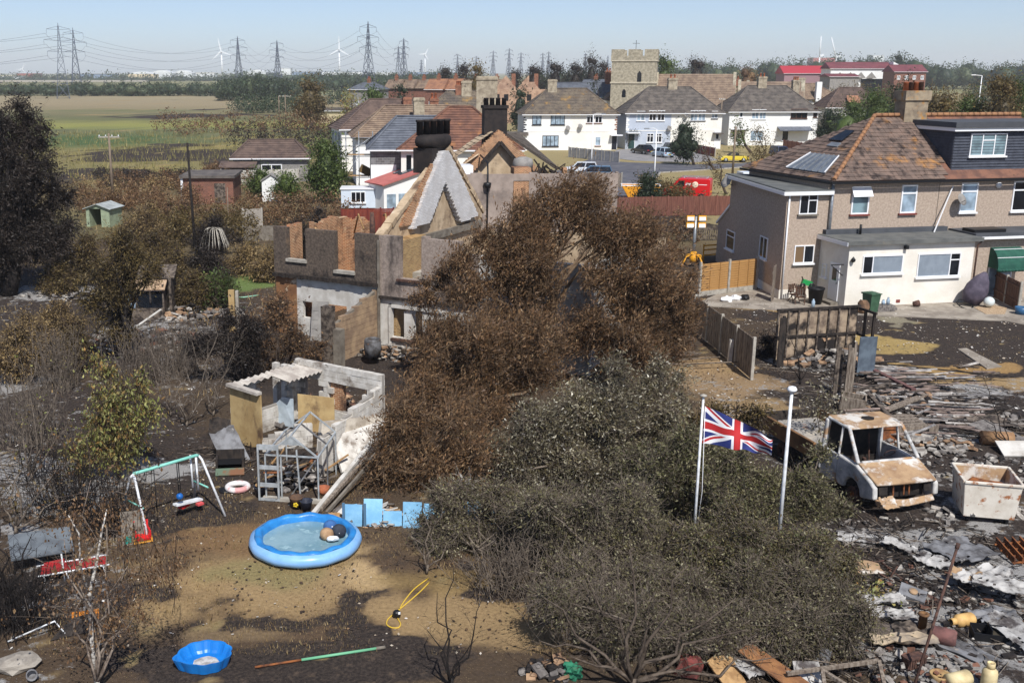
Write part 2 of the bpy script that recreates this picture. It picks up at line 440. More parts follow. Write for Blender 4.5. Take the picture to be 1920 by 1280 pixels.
def uncut(colr,*a,k=1.0):
 global char
 w=sm(ell(*a)+(N_f-.5)*1.1,.2,.8)*k; put(colr,w); char=char*(1-w*.92)
tan=S(162,136,98); tanl=S(188,160,118)
uncut(tan,470,1090,2.9,1.8,.6); uncut(S(142,128,88),455,1075,1.5,.9,.6); uncut(tanl,700,1090,.7,.9,.6); uncut(tan,540,1140,1.6,.7,.6,k=.8)
uncut(tan,760,1160,1.0,1.0,.7,k=.9); uncut(tan,880,1170,1.5,1.3,.6,k=.85); uncut(S(132,104,74),450,1010,2.3,.8,.6,k=.8); uncut(tan,240,1160,.9,.8,.6,k=.9); uncut(tanl,660,1030,1.2,.5,.6,k=.7)
uncut(S(140,120,92),420,1200,1.2,.3,.6,k=.6); uncut(tan,980,1210,1.3,.5,.6,k=.7); uncut(S(150,126,82),860,1100,1.6,.8,.6,k=.6)
uncut(S(150,126,96),1360,720,2.6,2.6,.5); uncut(S(158,132,98),1330,690,1.6,1.4,.5); uncut(tan,1440,775,2.2,1.2,.6,k=.8)
uncut(S(168,144,92),1690,645,2.3,1.7,.4); uncut(S(172,142,92),1715,690,2.6,.9,.45,-.5); uncut(tan,1780,715,2.6,.8,.45,-.5); uncut(S(160,128,84),1860,690,2.6,.6,.5); uncut(tan,1880,720,3.0,1.1,.5)
uncut(S(160,132,88),1465,575,1.6,.45,.5); uncut(S(150,128,94),1390,570,1.4,.6,.5); uncut(S(140,132,112),1655,600,2.2,.5,.4,-.7)
uncut(S(104,122,70),465,520,4.0,5.0,.25); uncut(S(112,106,72),130,420,9,8,.5,k=.6); uncut(S(116,104,78),420,470,5,5,.6,k=.6)
for a in ((60,930,1.9,1.5),(30,880,2.2,1.6),(150,880,2.4,1.4),(270,880,1.5,.9),(40,1000,1.2,.7),(30,720,2.2,2.0),(270,625,2.6,2.2),(330,590,2.0,1.6),(120,545,3,2),
  (1650,1000,1.3,.7),(1720,985,2.6,.5),(1790,1060,1.5,1.0),(1850,1080,1.8,1.2),(1700,1140,1.3,.7),(1800,1250,1.2,.8),(1905,1180,1.0,1.8),(1870,830,2.6,.8),(1760,830,2.2,1.0),(1690,760,2.2,1.5),(1800,740,2.2,1.4),(1520,680,1.6,1.2),
  (1640,1180,1.3,.6),(1680,1240,1.0,.6),(1840,960,1.2,.8)):
 ash=np.maximum(ash,.92*ell(*a,.7))
ash=np.maximum(ash,(.34+.5*(N_f-.5))*near*sm(-GX,5.5,8)*(GY<60)); ash=np.maximum(ash,(.36+.55*(N_f-.5))*near*sm(GX,9.5,12)*(GY<43))
gz=np.where((GY<90) & (GY>15),(vnoise(GX*.8,GY*.8,31)-.5)*.07,0.0)*(1-sm(GY,70,88))
gv=np.stack([GX,GY,gz],-1).reshape(-1,3)
nX,nY=len(gx),len(gy); ii=np.arange(nX*nY).reshape(nY,nX)
gf=np.stack([ii[:-1,:-1],ii[:-1,1:],ii[1:,1:],ii[1:,:-1]],-1).reshape(-1,4)
gm,n,b,out=_new('ground soil and grass')
ca=n.nodes.new('ShaderNodeAttribute'); ca.attribute_name='tint'; ma=n.nodes.new('ShaderNodeAttribute'); ma.attribute_name='burn'
pos=_vec(n,'World'); sx=n.nodes.new('ShaderNodeSeparateColor'); n.links.new(ma.outputs['Color'],sx.inputs[0])
nz1=_noise(n,pos,2.6,8,.72); nz2=_noise(n,pos,11,6,.7); nzs=_noise(n,pos,45,4,.7); nz3=_noise(n,pos,.12,5,.6)
def thr(val,noi,k,lo,hi):
 a=n.nodes.new('ShaderNodeMath'); a.operation='MULTIPLY_ADD'; n.links.new(noi,a.inputs[0]); a.inputs[1].default_value=k
 c=n.nodes.new('ShaderNodeMath'); c.operation='SUBTRACT'; n.links.new(val,c.inputs[0]); c.inputs[1].default_value=k/2
 n.links.new(c.outputs[0],a.inputs[2]); return _mr(n,a.outputs[0],lo,hi)
hs=n.nodes.new('ShaderNodeHueSaturation'); r_=n.nodes.new('ShaderNodeMapRange'); r_.inputs[1].default_value=.25; r_.inputs[2].default_value=.75; r_.inputs[3].default_value=.62; r_.inputs[4].default_value=1.42
n.links.new(nz2,r_.inputs[0]); n.links.new(r_.outputs[0],hs.inputs['Value']); n.links.new(ca.outputs['Color'],hs.inputs['Color'])
nz4=_noise(n,pos,22,5,.75); c1=_mix(n,_mr(n,nz4,.56,.66),hs.outputs[0],S(84,66,52)); c1=_mix(n,_mr(n,nz4,.3,.4),S(206,178,132),c1)
charc=_mix(n,_mr(n,nz2,.35,.7),S(46,41,39),S(80,70,63))
charc=_mix(n,_mr(n,nz1,.54,.68),charc,S(96,82,70)); charc=_mix(n,_mr(n,nz4,.6,.68),charc,S(40,35,33)); charc=_mix(n,_mr(n,nzs,.6,.72),charc,S(132,118,102))
c2=_mix(n,thr(sx.outputs[0],nz1,.9,.36,.62),c1,charc)
ashc=_mix(n,_mr(n,nzs,.3,.7),S(112,109,106),S(184,181,177))
c3=_mix(n,thr(sx.outputs[1],nz1,1.5,.42,.62),c2,ashc)
n.links.new(c3,b.inputs['Base Color']); b.inputs['Roughness'].default_value=.95; b.inputs['Specular IOR Level'].default_value=.12
bp=n.nodes.new('ShaderNodeBump'); bp.inputs['Strength'].default_value=.7; bp.inputs['Distance'].default_value=.05
a_=n.nodes.new('ShaderNodeMath'); a_.operation='ADD'; n.links.new(nz2,a_.inputs[0]); n.links.new(nzs,a_.inputs[1]); n.links.new(a_.outputs[0],bp.inputs['Height']); n.links.new(bp.outputs[0],b.inputs['Normal'])
me=fastmesh('ground',gv,gf,[gm],smooth=True)
for nm,arr in (('tint',base),('burn',np.stack([char,ash,char*0],-1))):
 at_=me.attributes.new(nm,'FLOAT_COLOR','POINT')
 at_.data.foreach_set('color',np.concatenate([arr.reshape(-1,3),np.ones((nX*nY,1))],1).astype(np.float32).ravel())
tag(link('ground',me),kind='structure')
def sheet(name,pxs,m,z=.02,kind='structure',thick=0):
 pts=[at(*p,0) for p in pxs]
 mb=MB()
 if sum((pts[i].x*pts[(i+1)%len(pts)].y-pts[(i+1)%len(pts)].x*pts[i].y) for i in range(len(pts)))<0: pts=pts[::-1]
 mb.prism([(p.x,p.y) for p in pts],z-.3,z)
 return tag(mb.build(name,m),kind=kind)
mAsph=mat('asphalt',S(98,98,104),S(82,82,88),.6,bump=.2,rough=.9,coords='World',over=[(S(112,110,110),.25,.5,.7)])
mPave=mat('pavement slabs',S(168,160,150),S(146,138,130),.8,bump=.2,coords='World')
mPatio=mat('patio concrete',S(166,156,142),S(132,122,110),.9,bump=.3,coords='World',over=[(S(112,102,92),.6,.55,.7),(S(190,182,168),2.2,.6,.7)])
sheet('road',[(1040,322),(1105,299),(1180,305),(1300,309),(1395,306),(1480,291),(1580,274),(1640,274),(1540,292),(1470,305),(1380,314),(1290,320),(1238,323),(1224,345),(1205,368),(1120,375),(1050,352)],mAsph,.03)
sheet('driveway',[(1160,280),(1230,284),(1322,287),(1345,301),(1300,305),(1190,302),(1135,295)],mat('driveway paving',S(150,146,144),S(128,126,126),.8,bump=.2,coords='World'),.045)
kerb=MB(); kp=[at(*p) for p in ((1224,346),(1238,324.5),(1290,321.5),(1380,315.5),(1470,306.5),(1540,293.5))]
for a,c in zip(kp[:-1],kp[1:]): kerb.bar((a.x,a.y,.05),(c.x,c.y,.05),.2,.16)
tag(kerb.build('kerb',mConc),kind='structure')
sheet('pavement',[(1052,353),(1122,376),(1195,372),(1190,384),(1110,388),(1030,366)],mPave,.06)
sheet('patio',[(1300,572),(1345,552),(1425,543),(1440,532),(1500,528),(1930,535),(1960,560),(1935,612),(1880,602),(1740,596),(1660,594),(1560,588),(1450,582),(1380,578)],mPatio,.035)
sheet('garden_path',[(1795,655),(1812,654),(1878,688),(1850,692)],mPatio,.045)
# ================================================================ TREES (builders)
def unit(a): return a/np.maximum(np.linalg.norm(a,axis=1,keepdims=True),1e-9)
def leafcloud(lobes,n,size,seed=0,shell=.45,per=14,out=.7,grav=-.15,wind=(0,0,0),spread=.5,aspect=.45,jag=.3,sprayr=None,loose=.6):
 rs=np.random.RandomState(seed); L=np.asarray(lobes,float)
 w=(L[:,3]*L[:,4]*L[:,5])**(.72); w /= w.sum()
 ns=max(1,n//per); li=rs.choice(len(L),ns,p=w)
 d=unit(rs.normal(size=(ns,3)))
 th=np.arctan2(d[:,1],d[:,0])*1.7+li*7.3; ph=d[:,2]*2.6
 k=1+jag*2*(vnoise(th,ph,seed+5,3)-.5)+jag*.5*rs.normal(size=ns)
 r=(shell+(1-shell)*rs.rand(ns))**.8*k
 c=L[li,:3]+d*r[:,None]*L[li,3:6]
 sd=unit(d*out+rs.normal(size=(ns,3))*.5+np.array([0,0,grav])+np.array(wind))
 sl=(sprayr or size*4)*(.6+.8*rs.rand(ns))
 si=np.repeat(np.arange(ns),per); m=len(si)
 t=rs.rand(m)*2-1
 p=c[si]+sd[si]*(t*sl[si])[:,None]+rs.normal(size=(m,3))*(sl[si]*spread*.45)[:,None]
 ax=unit(sd[si]*.8+rs.normal(size=(m,3))*loose+np.array([0,0,grav])+np.array(wind)*.6)
 sd2=unit(np.cross(ax,rs.normal(size=(m,3))+np.array([0,0,.3])))
 l=size*(.4+1.25*rs.rand(m)**1.6)[:,None]
 V=np.empty((m,4,3)); V[:,0]=p-ax*l*.5; V[:,1]=p+sd2*l*aspect*.5+ax*l*.1; V[:,2]=p+ax*l*.5; V[:,3]=p-sd2*l*aspect*.5+ax*l*.1
 return V.reshape(-1,3),np.arange(m*4).reshape(-1,4),c,sd,sl,li
def crownmesh(lobes,n,size,m,seed,**k):
 core=k.pop('core',0); V,F=leafcloud(lobes,n,size,seed,**k)[:2]
 if core: v,f=cores(lobes,core); F=np.concatenate([F,f+len(V)]); V=np.concatenate([V,v])
 return fastmesh('crown',V,F,[m])
def cores(L,k=.72):
 Vs=[]; Fs=[]; n=0
 for l in L:
  g=[]
  for i in range(5):
   ph=math.pi*i/4
   for j in range(7): t=2*math.pi*j/7; g.append((l[0]+l[3]*k*math.sin(ph)*math.cos(t),l[1]+l[4]*k*math.sin(ph)*math.sin(t),l[2]+l[5]*k*math.cos(ph)))
  Vs+=g; Fs+=[(n+i*7+j,n+(i+1)*7+j,n+(i+1)*7+(j+1)%7,n+i*7+(j+1)%7) for i in range(4) for j in range(7)]; n+=35
 return np.array(Vs),np.array(Fs)
def twigmesh(A,B,ra,rb,m,name='branch'):
 A=np.asarray(A,float); B=np.asarray(B,float); d=unit(B-A)
 u=unit(np.cross(d,np.array([.31,.17,.93]))); v=np.cross(d,u); K=len(A); V=np.empty((K,6,3))
 for j in range(3):
  q=u*math.cos(2.094*j)+v*math.sin(2.094*j)
  V[:,j]=A+q*np.reshape(ra,(-1,1)); V[:,3+j]=B+q*np.reshape(rb,(-1,1))
 o=(np.arange(K)*6)[:,None,None]
 F=(np.array([[0,1,4,3],[1,2,5,4],[2,0,3,5]])[None]+o).reshape(-1,4)
 return fastmesh(name,V.reshape(-1,3),F,[m],smooth=True)
def wander(a,b,k,amp,rn):
 a,b=Vector(a),Vector(b); pts=[a]
 for i in range(1,k):
  t=i/k; e=amp*(b-a).length*math.sin(t*math.pi)
  pts.append(a.lerp(b,t)+Vector((rn.uniform(-e,e),rn.uniform(-e,e),rn.uniform(-e,e)*.6+e*.3)))
 return pts+[b]
def tree(name,label,cat,base,lobes,n,size,lm,bark=None,r0=.16,seed=0,group=None,twig=.004,twigfrac=1.0,world=True,limbs=True,stems=1,frag=0,core=0,**k):
 rn=random.Random(seed); bark=bark or mBark; base=Vector(base)
 t=thing(name,label,cat,base,0,group)
 Lb=np.array([(l[0]-base.x,l[1]-base.y,l[2]-base.z,l[3],l[4],l[5]) for l in lobes],float)
 if frag:
  ex=[]
  for l in Lb:
   for _ in range(frag):
    d=np.array([rn.gauss(0,1),rn.gauss(0,1),rn.gauss(.1,1)]); d /= np.linalg.norm(d)+1e-6; q=rn.uniform(.3,.55); ex.append((*(l[:3]+d*l[3:6]*rn.uniform(.6,1.05)),*(l[3:6]*q)))
  Lb=np.concatenate([Lb*np.array([1,1,1,.72,.72,.72]),np.array(ex)])
 V,F,c,sd,sl,li=leafcloud(Lb,n,size,seed,**k)
 ok=V.reshape(-1,4,3)[:,:,2].min(axis=1)>.02
 V=V.reshape(-1,4,3)[ok].reshape(-1,3); F=np.arange(len(V)).reshape(-1,4)
 if core: v,f=cores(Lb,core); F=np.concatenate([F,f+len(V)]); V=np.concatenate([V,v])
 if len(V): link('crown',fastmesh('crown',V,F,[lm]),t)
 if limbs:
  cen=Vector(tuple(np.average(Lb[:,:3],axis=0,weights=Lb[:,3]))); top=max(Lb[:,2])
  tr=MB(); br=MB()
  for s in range(stems):
   o=Vector((rn.uniform(-.3,.3)*(stems>1),rn.uniform(-.3,.3)*(stems>1),-.05))
   e=Vector((cen.x*.8,cen.y*.8,cen.z*.95))+o*3
   pts=wander(o,e,5,.06,rn); tr.tube(pts,[r0*(1.25-.9*i/5) for i in range(6)],7)
   for i,l in enumerate(Lb[:40]):
    if stems>1 and i%stems != s: continue
    f=rn.uniform(.35,.95); q=o.lerp(e,f); rr=r0*(.75-.45*f)
    bp_=wander(q,Vector(tuple(l[:3])),4,.10,rn); br.tube(bp_,[rr*(1-.18*j) for j in range(5)],5)
  tr.build('trunk',bark,t); bo=br.build('branch',bark,t)
  if twigfrac>0 and len(c):
   rs=np.random.RandomState(seed+9); pick=rs.rand(len(c))<twigfrac
   cc,ll,dd,ss=c[pick],li[pick],sd[pick],sl[pick]
   root=Lb[ll,:3]+(cc-Lb[ll,:3])*(.15+.5*rs.rand(len(cc)))[:,None]
   mid=root*.45+(cc-dd*ss[:,None])*.55+rs.normal(size=cc.shape)*.06*np.linalg.norm(Lb[ll,3:6],axis=1)[:,None]
   tip=cc+dd*ss[:,None]
   A=np.concatenate([root,mid]); B=np.concatenate([mid,tip])
   ra=np.concatenate([np.full(len(cc),twig*2.4),np.full(len(cc),twig*1.5)]); rb=np.concatenate([np.full(len(cc),twig*1.5),np.full(len(cc),twig*.5)])
   link('twig',twigmesh(A,B,ra,rb,bark,'twig'),t)
 return t
def PL(px,py,Y,r,sy=1.0,sz=1.0):
 p=atY(px,py,Y); q=r*mpp(Y); return (p.x,p.y,p.z,q,q*sy,q*sz)
def base_of(px,Y):
 p=atY(px,600,Y); return (p.x,Y,0)
lGreen=leafmat('green leaves',[S(52,66,34),S(84,100,48),S(66,80,40),S(112,126,66)])
lDarkGreen=leafmat('dark green leaves',[S(34,44,30),S(52,64,42),S(44,56,38)])
lFarGreen=leafmat('hedge leaves',[S(44,56,40),S(64,76,52),S(54,68,44),S(84,92,62)],trans=.1)
lBurnt=leafmat('scorched brown leaves',[S(78,58,42),S(116,88,62),S(94,70,49),S(142,112,80),S(64,49,38),S(128,94,60),S(160,134,100)])
lBurntDark=leafmat('charred leaves',[S(42,37,34),S(64,55,48),S(50,45,41),S(76,65,55)])
lTan=leafmat('dry tan leaves',[S(150,126,84),S(120,98,62),S(176,152,106),S(98,80,54)])
lOlive=leafmat('olive grey leaves',[S(100,92,66),S(128,119,88),S(78,69,52),S(192,184,160),S(106,97,64),S(80,66,50),S(166,157,128)],spec=.6,rough=.38)  # palest stops paint in the glints of light on glossy leaves
lOliveBrown=leafmat('olive brown leaves',[S(92,80,48),S(122,104,62),S(76,66,42),S(104,84,52)])
lYellow=leafmat('yellow green leaves',[S(140,142,76),S(112,116,60),S(176,172,110),S(150,112,62),S(92,96,52)])
# ================================================================ FAR PLAIN
def pylon(px,ytop,Y,H,lab,twin=False,half=9.0,seed=0):
 x=(px-PPX)/FOC*Y/1.0
 p=atY(px,ytop,Y); H=p.z
 t=thing('electricity_pylon',lab,'pylon',(p.x,Y,0),rz=.3+.1*seed,group='pylons crossing the marsh')
 r=max(.13,Y*.00021); mb=MB(); b0=H*.085; lv=[0,.2,.36,.5,.62,.72,.81,.9,.96]
 wd_=lambda f: b0*(1-f/.62)+b0*.30*(f/.62) if f<.62 else b0*.30*(1-(f-.62)/.42)
 C=lambda f,i: Vector((wd_(f)*(1,-1,-1,1)[i],wd_(f)*(1,1,-1,-1)[i],H*f))
 for a,c in zip(lv[:-1],lv[1:]):
  for i in range(4):
   mb.bar(C(a,i),C(c,i),r*1.5); mb.bar(C(a,i),C(c,(i+1)%4),r); mb.bar(C(a,(i+1)%4),C(c,i),r)
   mb.bar(C(c,i),C(c,(i+1)%4),r)
 for i in range(4): mb.bar(C(.96,i),(0,0,H),r)
 mb.build('lattice',mSteelFar,t)
 for f,hl in ((.62,.95),(.77,1.15),(.91,.9)):
  w=H*.17*hl
  am=MB()
  for s in (-1,1):
   for q in (-1,1): am.bar((0,q*wd_(f),H*f),(s*w,0,H*f+.3),r); am.bar((0,q*wd_(f)*.8,H*(f+.045)),(s*w,0,H*f+.3),r)
   am.bar((s*w,0,H*f+.3),(s*w,0,H*f-H*.055),r*.9)
  am.build('crossarm',mSteelFar,t)
 return t,H
PY=[(108,43,520,'tall pylon at the far left standing at the edge of the tan reed field'),(136,52,680,'pointed pylon close behind the tall left pylon'),(445,68,900,'pylon behind the dark green copse, beside the left wind turbine'),
 (519,75,960,'pylon between the copse and the middle wind turbine'),(690,40,705,'tallest looking pylon in the middle above the far roofs'),(747,86,1500,'shorter of the two overlapping pylons'),(757,71,1250,'taller of the two overlapping pylons')]
pyl=[pylon(a,b_,c,0,d,seed=i) for i,(a,b_,c,d) in enumerate(PY)]
for i,(a,b_) in enumerate(((858,101),(893,105),(925,95),(955,90),(977,98),(1018,99),(1029,96),(1098,99),(790,112),(1140,104))):
 pylon(a,b_,2400+120*(i%3),0,'tiny hazy pylon on the horizon '+('just left of the pointed conifer','straight above the pointed conifer','right of the pointed conifer','tallest of the two above the pale broken gables','right of the tallest tiny one','left one of the close pair above the dark trees','right one of the close pair above the dark trees','left of the tallest dark burnt tree','left of the small wind turbine','touching the left of the church tower')[i],seed=i)
def wire(a,b_,sag,r,label,n=14):
 pts=[]
 for i in range(n+1):
  t=i/n; q=Vector(a).lerp(Vector(b_),t); q.z-=sag*4*t*(1-t); pts.append(q)
 return tag(MB().tube(pts,r,3,caps=False).build('power_cable',mSteelFar),label,'power cable','power cables between the pylons')
def armtip(k,f,s):
 t,H=pyl[k]; c,s_=math.cos(t.rotation_euler.z),math.sin(t.rotation_euler.z); w=H*.17
 return Vector((t.location.x+c*s*w,t.location.y+s_*s*w,H*f-H*.05))
for k1,k2 in ((1,2),(2,3),(3,4),(4,6)):
 for f in (.62,.77,.91):
  for s in (-1,1): wire(armtip(k1,f,s),armtip(k2,f,s),9,.065,{.62: 'lowest',.77: 'middle',.91: 'highest'}[f]+(' left hand' if s<0 else ' right hand')+' cable from '+{1: 'the pointed pylon to the copse pylon',2: 'the copse pylon to its neighbour',3: 'the neighbour to the tallest pylon',4: 'the tallest pylon to the overlapping pair'}[k1])
for f in (.62,.77,.91):
 for s in (-1,1):
  a=armtip(0,f,s); wire(a,a+Vector((-160,-25 if s>0 else 40,-3)),5,.06,{.62: 'lowest',.77: 'middle',.91: 'highest'}[f]+(' near' if s>0 else ' far')+' cable running off leftwards from the tall pylon')
  wire(a,armtip(1,f,s),3,.06,{.62: 'lowest',.77: 'middle',.91: 'highest'}[f]+(' near' if s>0 else ' far')+' short cable joining the tall and pointed pylons')
mTurb=mat('turbine white',S(235,238,240),rough=.5)
def turbine(px,hub,Y,L,a0,lab):
 p=atY(px,hub,Y); t=thing('wind_turbine',lab,'wind turbine',(p.x,Y,0),group='wind turbines on the horizon')
 MB().tube([(0,0,0),(0,0,p.z)],[2.6,1.6],10).build('tower',mTurb,t)
 MB().cbox((0,-1,p.z),(3.2,8,3.4)).build('nacelle',mTurb,t)
 hb=MB().lathe([(0,-1.6),(1.4,-1),(1.6,.4),(0,.6)],10,m=0,mx=MT((0,-5.6,p.z)) @ MR(R(90),4,'X')).build('hub',mTurb,t)
 for i in range(3):
  a=a0+i*2.094; d=Vector((math.sin(a),0,math.cos(a))); q=Vector((math.cos(a),0,-math.sin(a))); o=Vector((0,-5.8,p.z))
  b_=MB(); b_.slab([o+q*1.3,o+d*L*.2+q*1.9,o+d*L+q*.3,o+d*L-q*.3,o+d*L*.2-q*1.2,o-q*1.1],.5); b_.build('blade',mTurb,t)
turbine(415,97,2600,30,-.2,'left wind turbine standing by the pylon behind the copse'); turbine(636,93,2600,30,0,'middle wind turbine, just left of the tallest pylon'); turbine(797,102,3000,18,2.6,'small wind turbine right of the overlapping pylons'); turbine(43,130,3800,22,.4,'faint wind turbine at the far left horizon')
mShedW=mat('pale cladding',S(226,228,226),S(205,208,208),.1); mShedB=mat('cream cladding',S(214,196,160)); mShedR=mat('red cladding',S(168,96,84)); mShedG=mat('grey blue cladding',S(120,138,160)); mShedD=mat('dark cladding',S(84,92,104))
def works(name,px0,px1,y0,y1,Y,m,mr,lab,curve=0):
 a,c=atY(px0,y1,Y),atY(px1,y1,Y); top=atY(px0,y0,Y).z; w=c.x-a.x
 t=thing(name,lab,'warehouse',(a.x,Y,0),group='industrial buildings on the horizon')
 MB().box(0,w,0,40,-.5,top*.82 if curve else top-.6).build('wall',m,t)
 r=MB(); K=8
 if curve:
  pr=[(w*i/K,top*.82+(top*.18+curve)*math.sin(math.pi*i/K)) for i in range(K+1)]
  r.prism([(x,z) for x,z in pr]+[(w,top*.8),(0,top*.8)],0,40,mx=Matrix(((1,0,0,0),(0,0,-1,40),(0,1,0,0),(0,0,0,1))))
 else: r.box(-.5,w+.5,-.5,40.5,top-.6,top)
 r.build('roof',mr,t)
for a in (('warehouse',240,288,137,150,1900,mShedB,mShedW,'cream warehouse with a pale curved roof on the horizon',2),('warehouse',282,322,135,145,2100,mShedW,mShedW,'white warehouse next right of the cream one',3),('warehouse',324,360,135,145,2200,mShedW,mShedW,'second white curved-roof warehouse on the horizon',3),
  ('warehouse',0,34,142,152,1900,mShedW,mShedB,'pale low warehouse at the left end of the horizon'),('warehouse',32,66,138,150,2000,mShedR,mShedR,'red works building below the faint turbine'),('warehouse',150,212,139,147,2200,mShedG,mShedD,'long blue grey shed right of the left pylons'),
  ('warehouse',366,402,137,144,2300,mShedW,mShedB,'small white shed left of the left turbine'),('warehouse',464,498,133,140,2300,mShedW,mShedW,'white shed right of the pylon by the copse',2),('warehouse',526,545,128,140,2400,mShedW,mShedW,'tall white block beneath the middle cables'),('warehouse',548,600,135,141,2300,mShedG,mShedD,'grey blue shed left of the middle turbine'),
  ('warehouse',604,680,134,141,2300,mShedW,mShedG,'long white shed beneath the middle turbine'),('warehouse',705,745,136,142,2300,mShedW,mShedW,'white shed right of the tallest pylon'),('warehouse',765,830,135,141,2500,mShedG,mShedW,'pale shed beneath the overlapping pylons'),('warehouse',68,88,168,178,640,mShedW,mShedG,'small white hut among the hedge below the left pylons'),
  ('warehouse',1524,1566,108,125,2600,mShedR,mShedW,'part built tower block under the two cranes'),('warehouse',1636,1656,104,122,2800,mShedW,mShedW,'white tower block right of the cranes'),('warehouse',1212,1240,105,130,2400,mShedG,mShedG,'hazy grey tower block right of the church tower')): works(*a)
t=tag(MB().bar((0,0,0),(2,0,0),.1).build('embankment',mConc),kind='structure'); bpy.data.objects.remove(t)
e0,e1=atY(-20,155,1250),atY(250,153,1300); ev=thing('viaduct','long pale road viaduct behind the hedge at the left','viaduct',(e0.x,1250,0))
MB().box(0,180,0,12,1.2,3.2).build('deck',mConc,ev)
for i in range(9): MB().box(10+i*20,11.5+i*20,3,9,-.2,1.2).build('pier',mConc,ev)
for px,ty,by,lean in ((1537,68,108,-.02),(1568,70,110,-.33)):
 p=atY(px,by,2600); q=atY(px,ty,2600); Hc=(q.z-p.z)
 t=thing('tower_crane','white tower crane with an upright jib above the part built block' if lean>-.1 else 'white tower crane with a slanting jib, right of the upright one','crane',(p.x,2600,0))
 MB().tube([(0,0,0),(0,0,p.z+6)],2.0,4).build('mast',mTurb,t); MB().tube([(0,0,p.z),(Hc*lean,0,p.z+Hc)],[2.2,1.1],4).build('jib',mTurb,t)
 MB().bar((0,0,p.z+3),(9,0,p.z+6),4,4).build('counterweight',mTurb,t)
def wood(name,px0,px1,ytop,Y,depth,n,size,lm,seed,vary=.35,lumps=30):
 rn=random.Random(seed); lob=[]
 for i in range(lumps):
  f=(i+rn.random())/lumps; px=px0+(px1-px0)*f; y_=Y+rn.uniform(0,depth)
  h=atY(px,ytop(f) if callable(ytop) else ytop,Y).z*rn.uniform(1-vary,1.02); p=atY(px,200,y_)
  w=abs(px1-px0)*mpp(Y)/lumps*1.5
  lob.append((p.x,y_,h*.52,w,max(w,depth*.15),h*.5))
 me=crownmesh(lob,n,size,lm,seed,jag=.25,shell=.6,spread=.9,sprayr=size*2,core=.78 if 'woods' in name else 0)
 return tag(link(name,me),kind='stuff')
wood('hedgerow_woods',-30,420,lambda f: 158-4*f,570,30,30000,.9,lFarGreen,3,lumps=46)
wood('copse_woods',410,560,lambda f: 150-10*math.sin(f*3.1),480,40,30000,.75,lFarGreen,4,.2,lumps=26)
wood('distant_woods',-40,440,146,1500,100,8000,3.4,lFarGreen,5,lumps=50)
wood('distant_woods',560,860,138,700,90,30000,1.1,lFarGreen,6,lumps=40)
wood('distant_woods',1240,1960,lambda f: 108+6*math.sin(f*9),760,120,60000,1.25,lFarGreen,7,.25,lumps=60)
wood('distant_woods',440,900,137,1500,60,6000,3.0,lFarGreen,17,lumps=40)
# ================================================================ HOUSES BEYOND
def courses(mb,poly,gap=.36,lift=.05,m=0):
 P=[Vector(p) for p in poly]; nrm=Vector((0,0,0))
 for i in range(len(P)): nrm+=P[i].cross(P[(i+1)%len(P)])
 nrm.normalize()
 if nrm.z<0: nrm=-nrm; P=P[::-1]
 z0,z1=min(p.z for p in P),max(p.z for p in P); sl=math.sqrt(max(1e-6,1-nrm.z**2)); dz=gap*sl
 K=max(1,int(round((z1-z0)/dz))); dz=(z1-z0)/K
 def clip(pts,z,keep_above):
  out=[]
  for i in range(len(pts)):
   a,b=pts[i],pts[(i+1)%len(pts)]; ia=(a.z>=z)==keep_above or abs(a.z-z)<1e-9; ib=(b.z>=z)==keep_above or abs(b.z-z)<1e-9
   if ia: out.append(a)
   if ia != ib and abs(a.z-b.z)>1e-9: out.append(a.lerp(b,(z-a.z)/(b.z-a.z)))
  return out
 for k in range(K):
  a,b=z0+k*dz,z0+(k+1)*dz
  q=clip(clip(P,a,True),b,False)
  if len(q)<3: continue
  v=[p+nrm*(lift*(1-(p.z-a)/dz)+.004) for p in q]; low=[i for i in range(len(q)) if abs(q[i].z-a)<1e-6]
  mb.add(v,[tuple(range(len(v)))],m)
  if len(low)>=2:
   i,j=low[0],low[-1]; mb.add([q[i],q[j],v[j],v[i]],[(0,1,2,3)],m)
def hiproof(parent,w,d,eave,ridge,m,over=.4,hipl=None,hipr=None,ridgem=None,gap=.36,lift=.05,x0=0,y0=0):
 hipl=d/2 if hipl is None else hipl; hipr=d/2 if hipr is None else hipr
 xa,xb,ya,yb=x0-over,x0+w+over,y0-over,y0+d+over; yc=y0+d/2; e=eave-.05
 A,B_,C_,D=(xa,ya,e),(xb,ya,e),(xb,yb,e),(xa,yb,e); Rl,Rr=(x0+hipl if hipl else xa,yc,ridge),(x0+w-hipr if hipr else xb,yc,ridge)
 mb=MB()
 for p in ((A,B_,Rr,Rl),(C_,D,Rl,Rr)): courses(mb,p,gap,lift)
 if hipl: courses(mb,(D,A,Rl),gap,lift)
 if hipr: courses(mb,(B_,C_,Rr),gap,lift)
 mb.add([A,B_,C_,D,Rl,Rr],[(0,1,5,4),(2,3,4,5),(3,0,4),(1,2,5),(3,2,1,0)])
 o=mb.build('roof',m,parent); rt=MB()
 for a,b in ((Rl,Rr),)+(((A,Rl),(D,Rl)) if hipl else ())+(((B_,Rr),(C_,Rr)) if hipr else ()): rt.tube([Vector(a)+Vector((0,0,.06)),Vector(b)+Vector((0,0,.06))],.11,6)
 rt.build('ridge_tiles',ridgem or m,o)
 g=MB(); g.bar((xa,ya-.05,e),(xb,ya-.05,e),.12,.12); g.build('gutter',mUpvc if m is not mRoofTan else mBlack,parent)
 return o
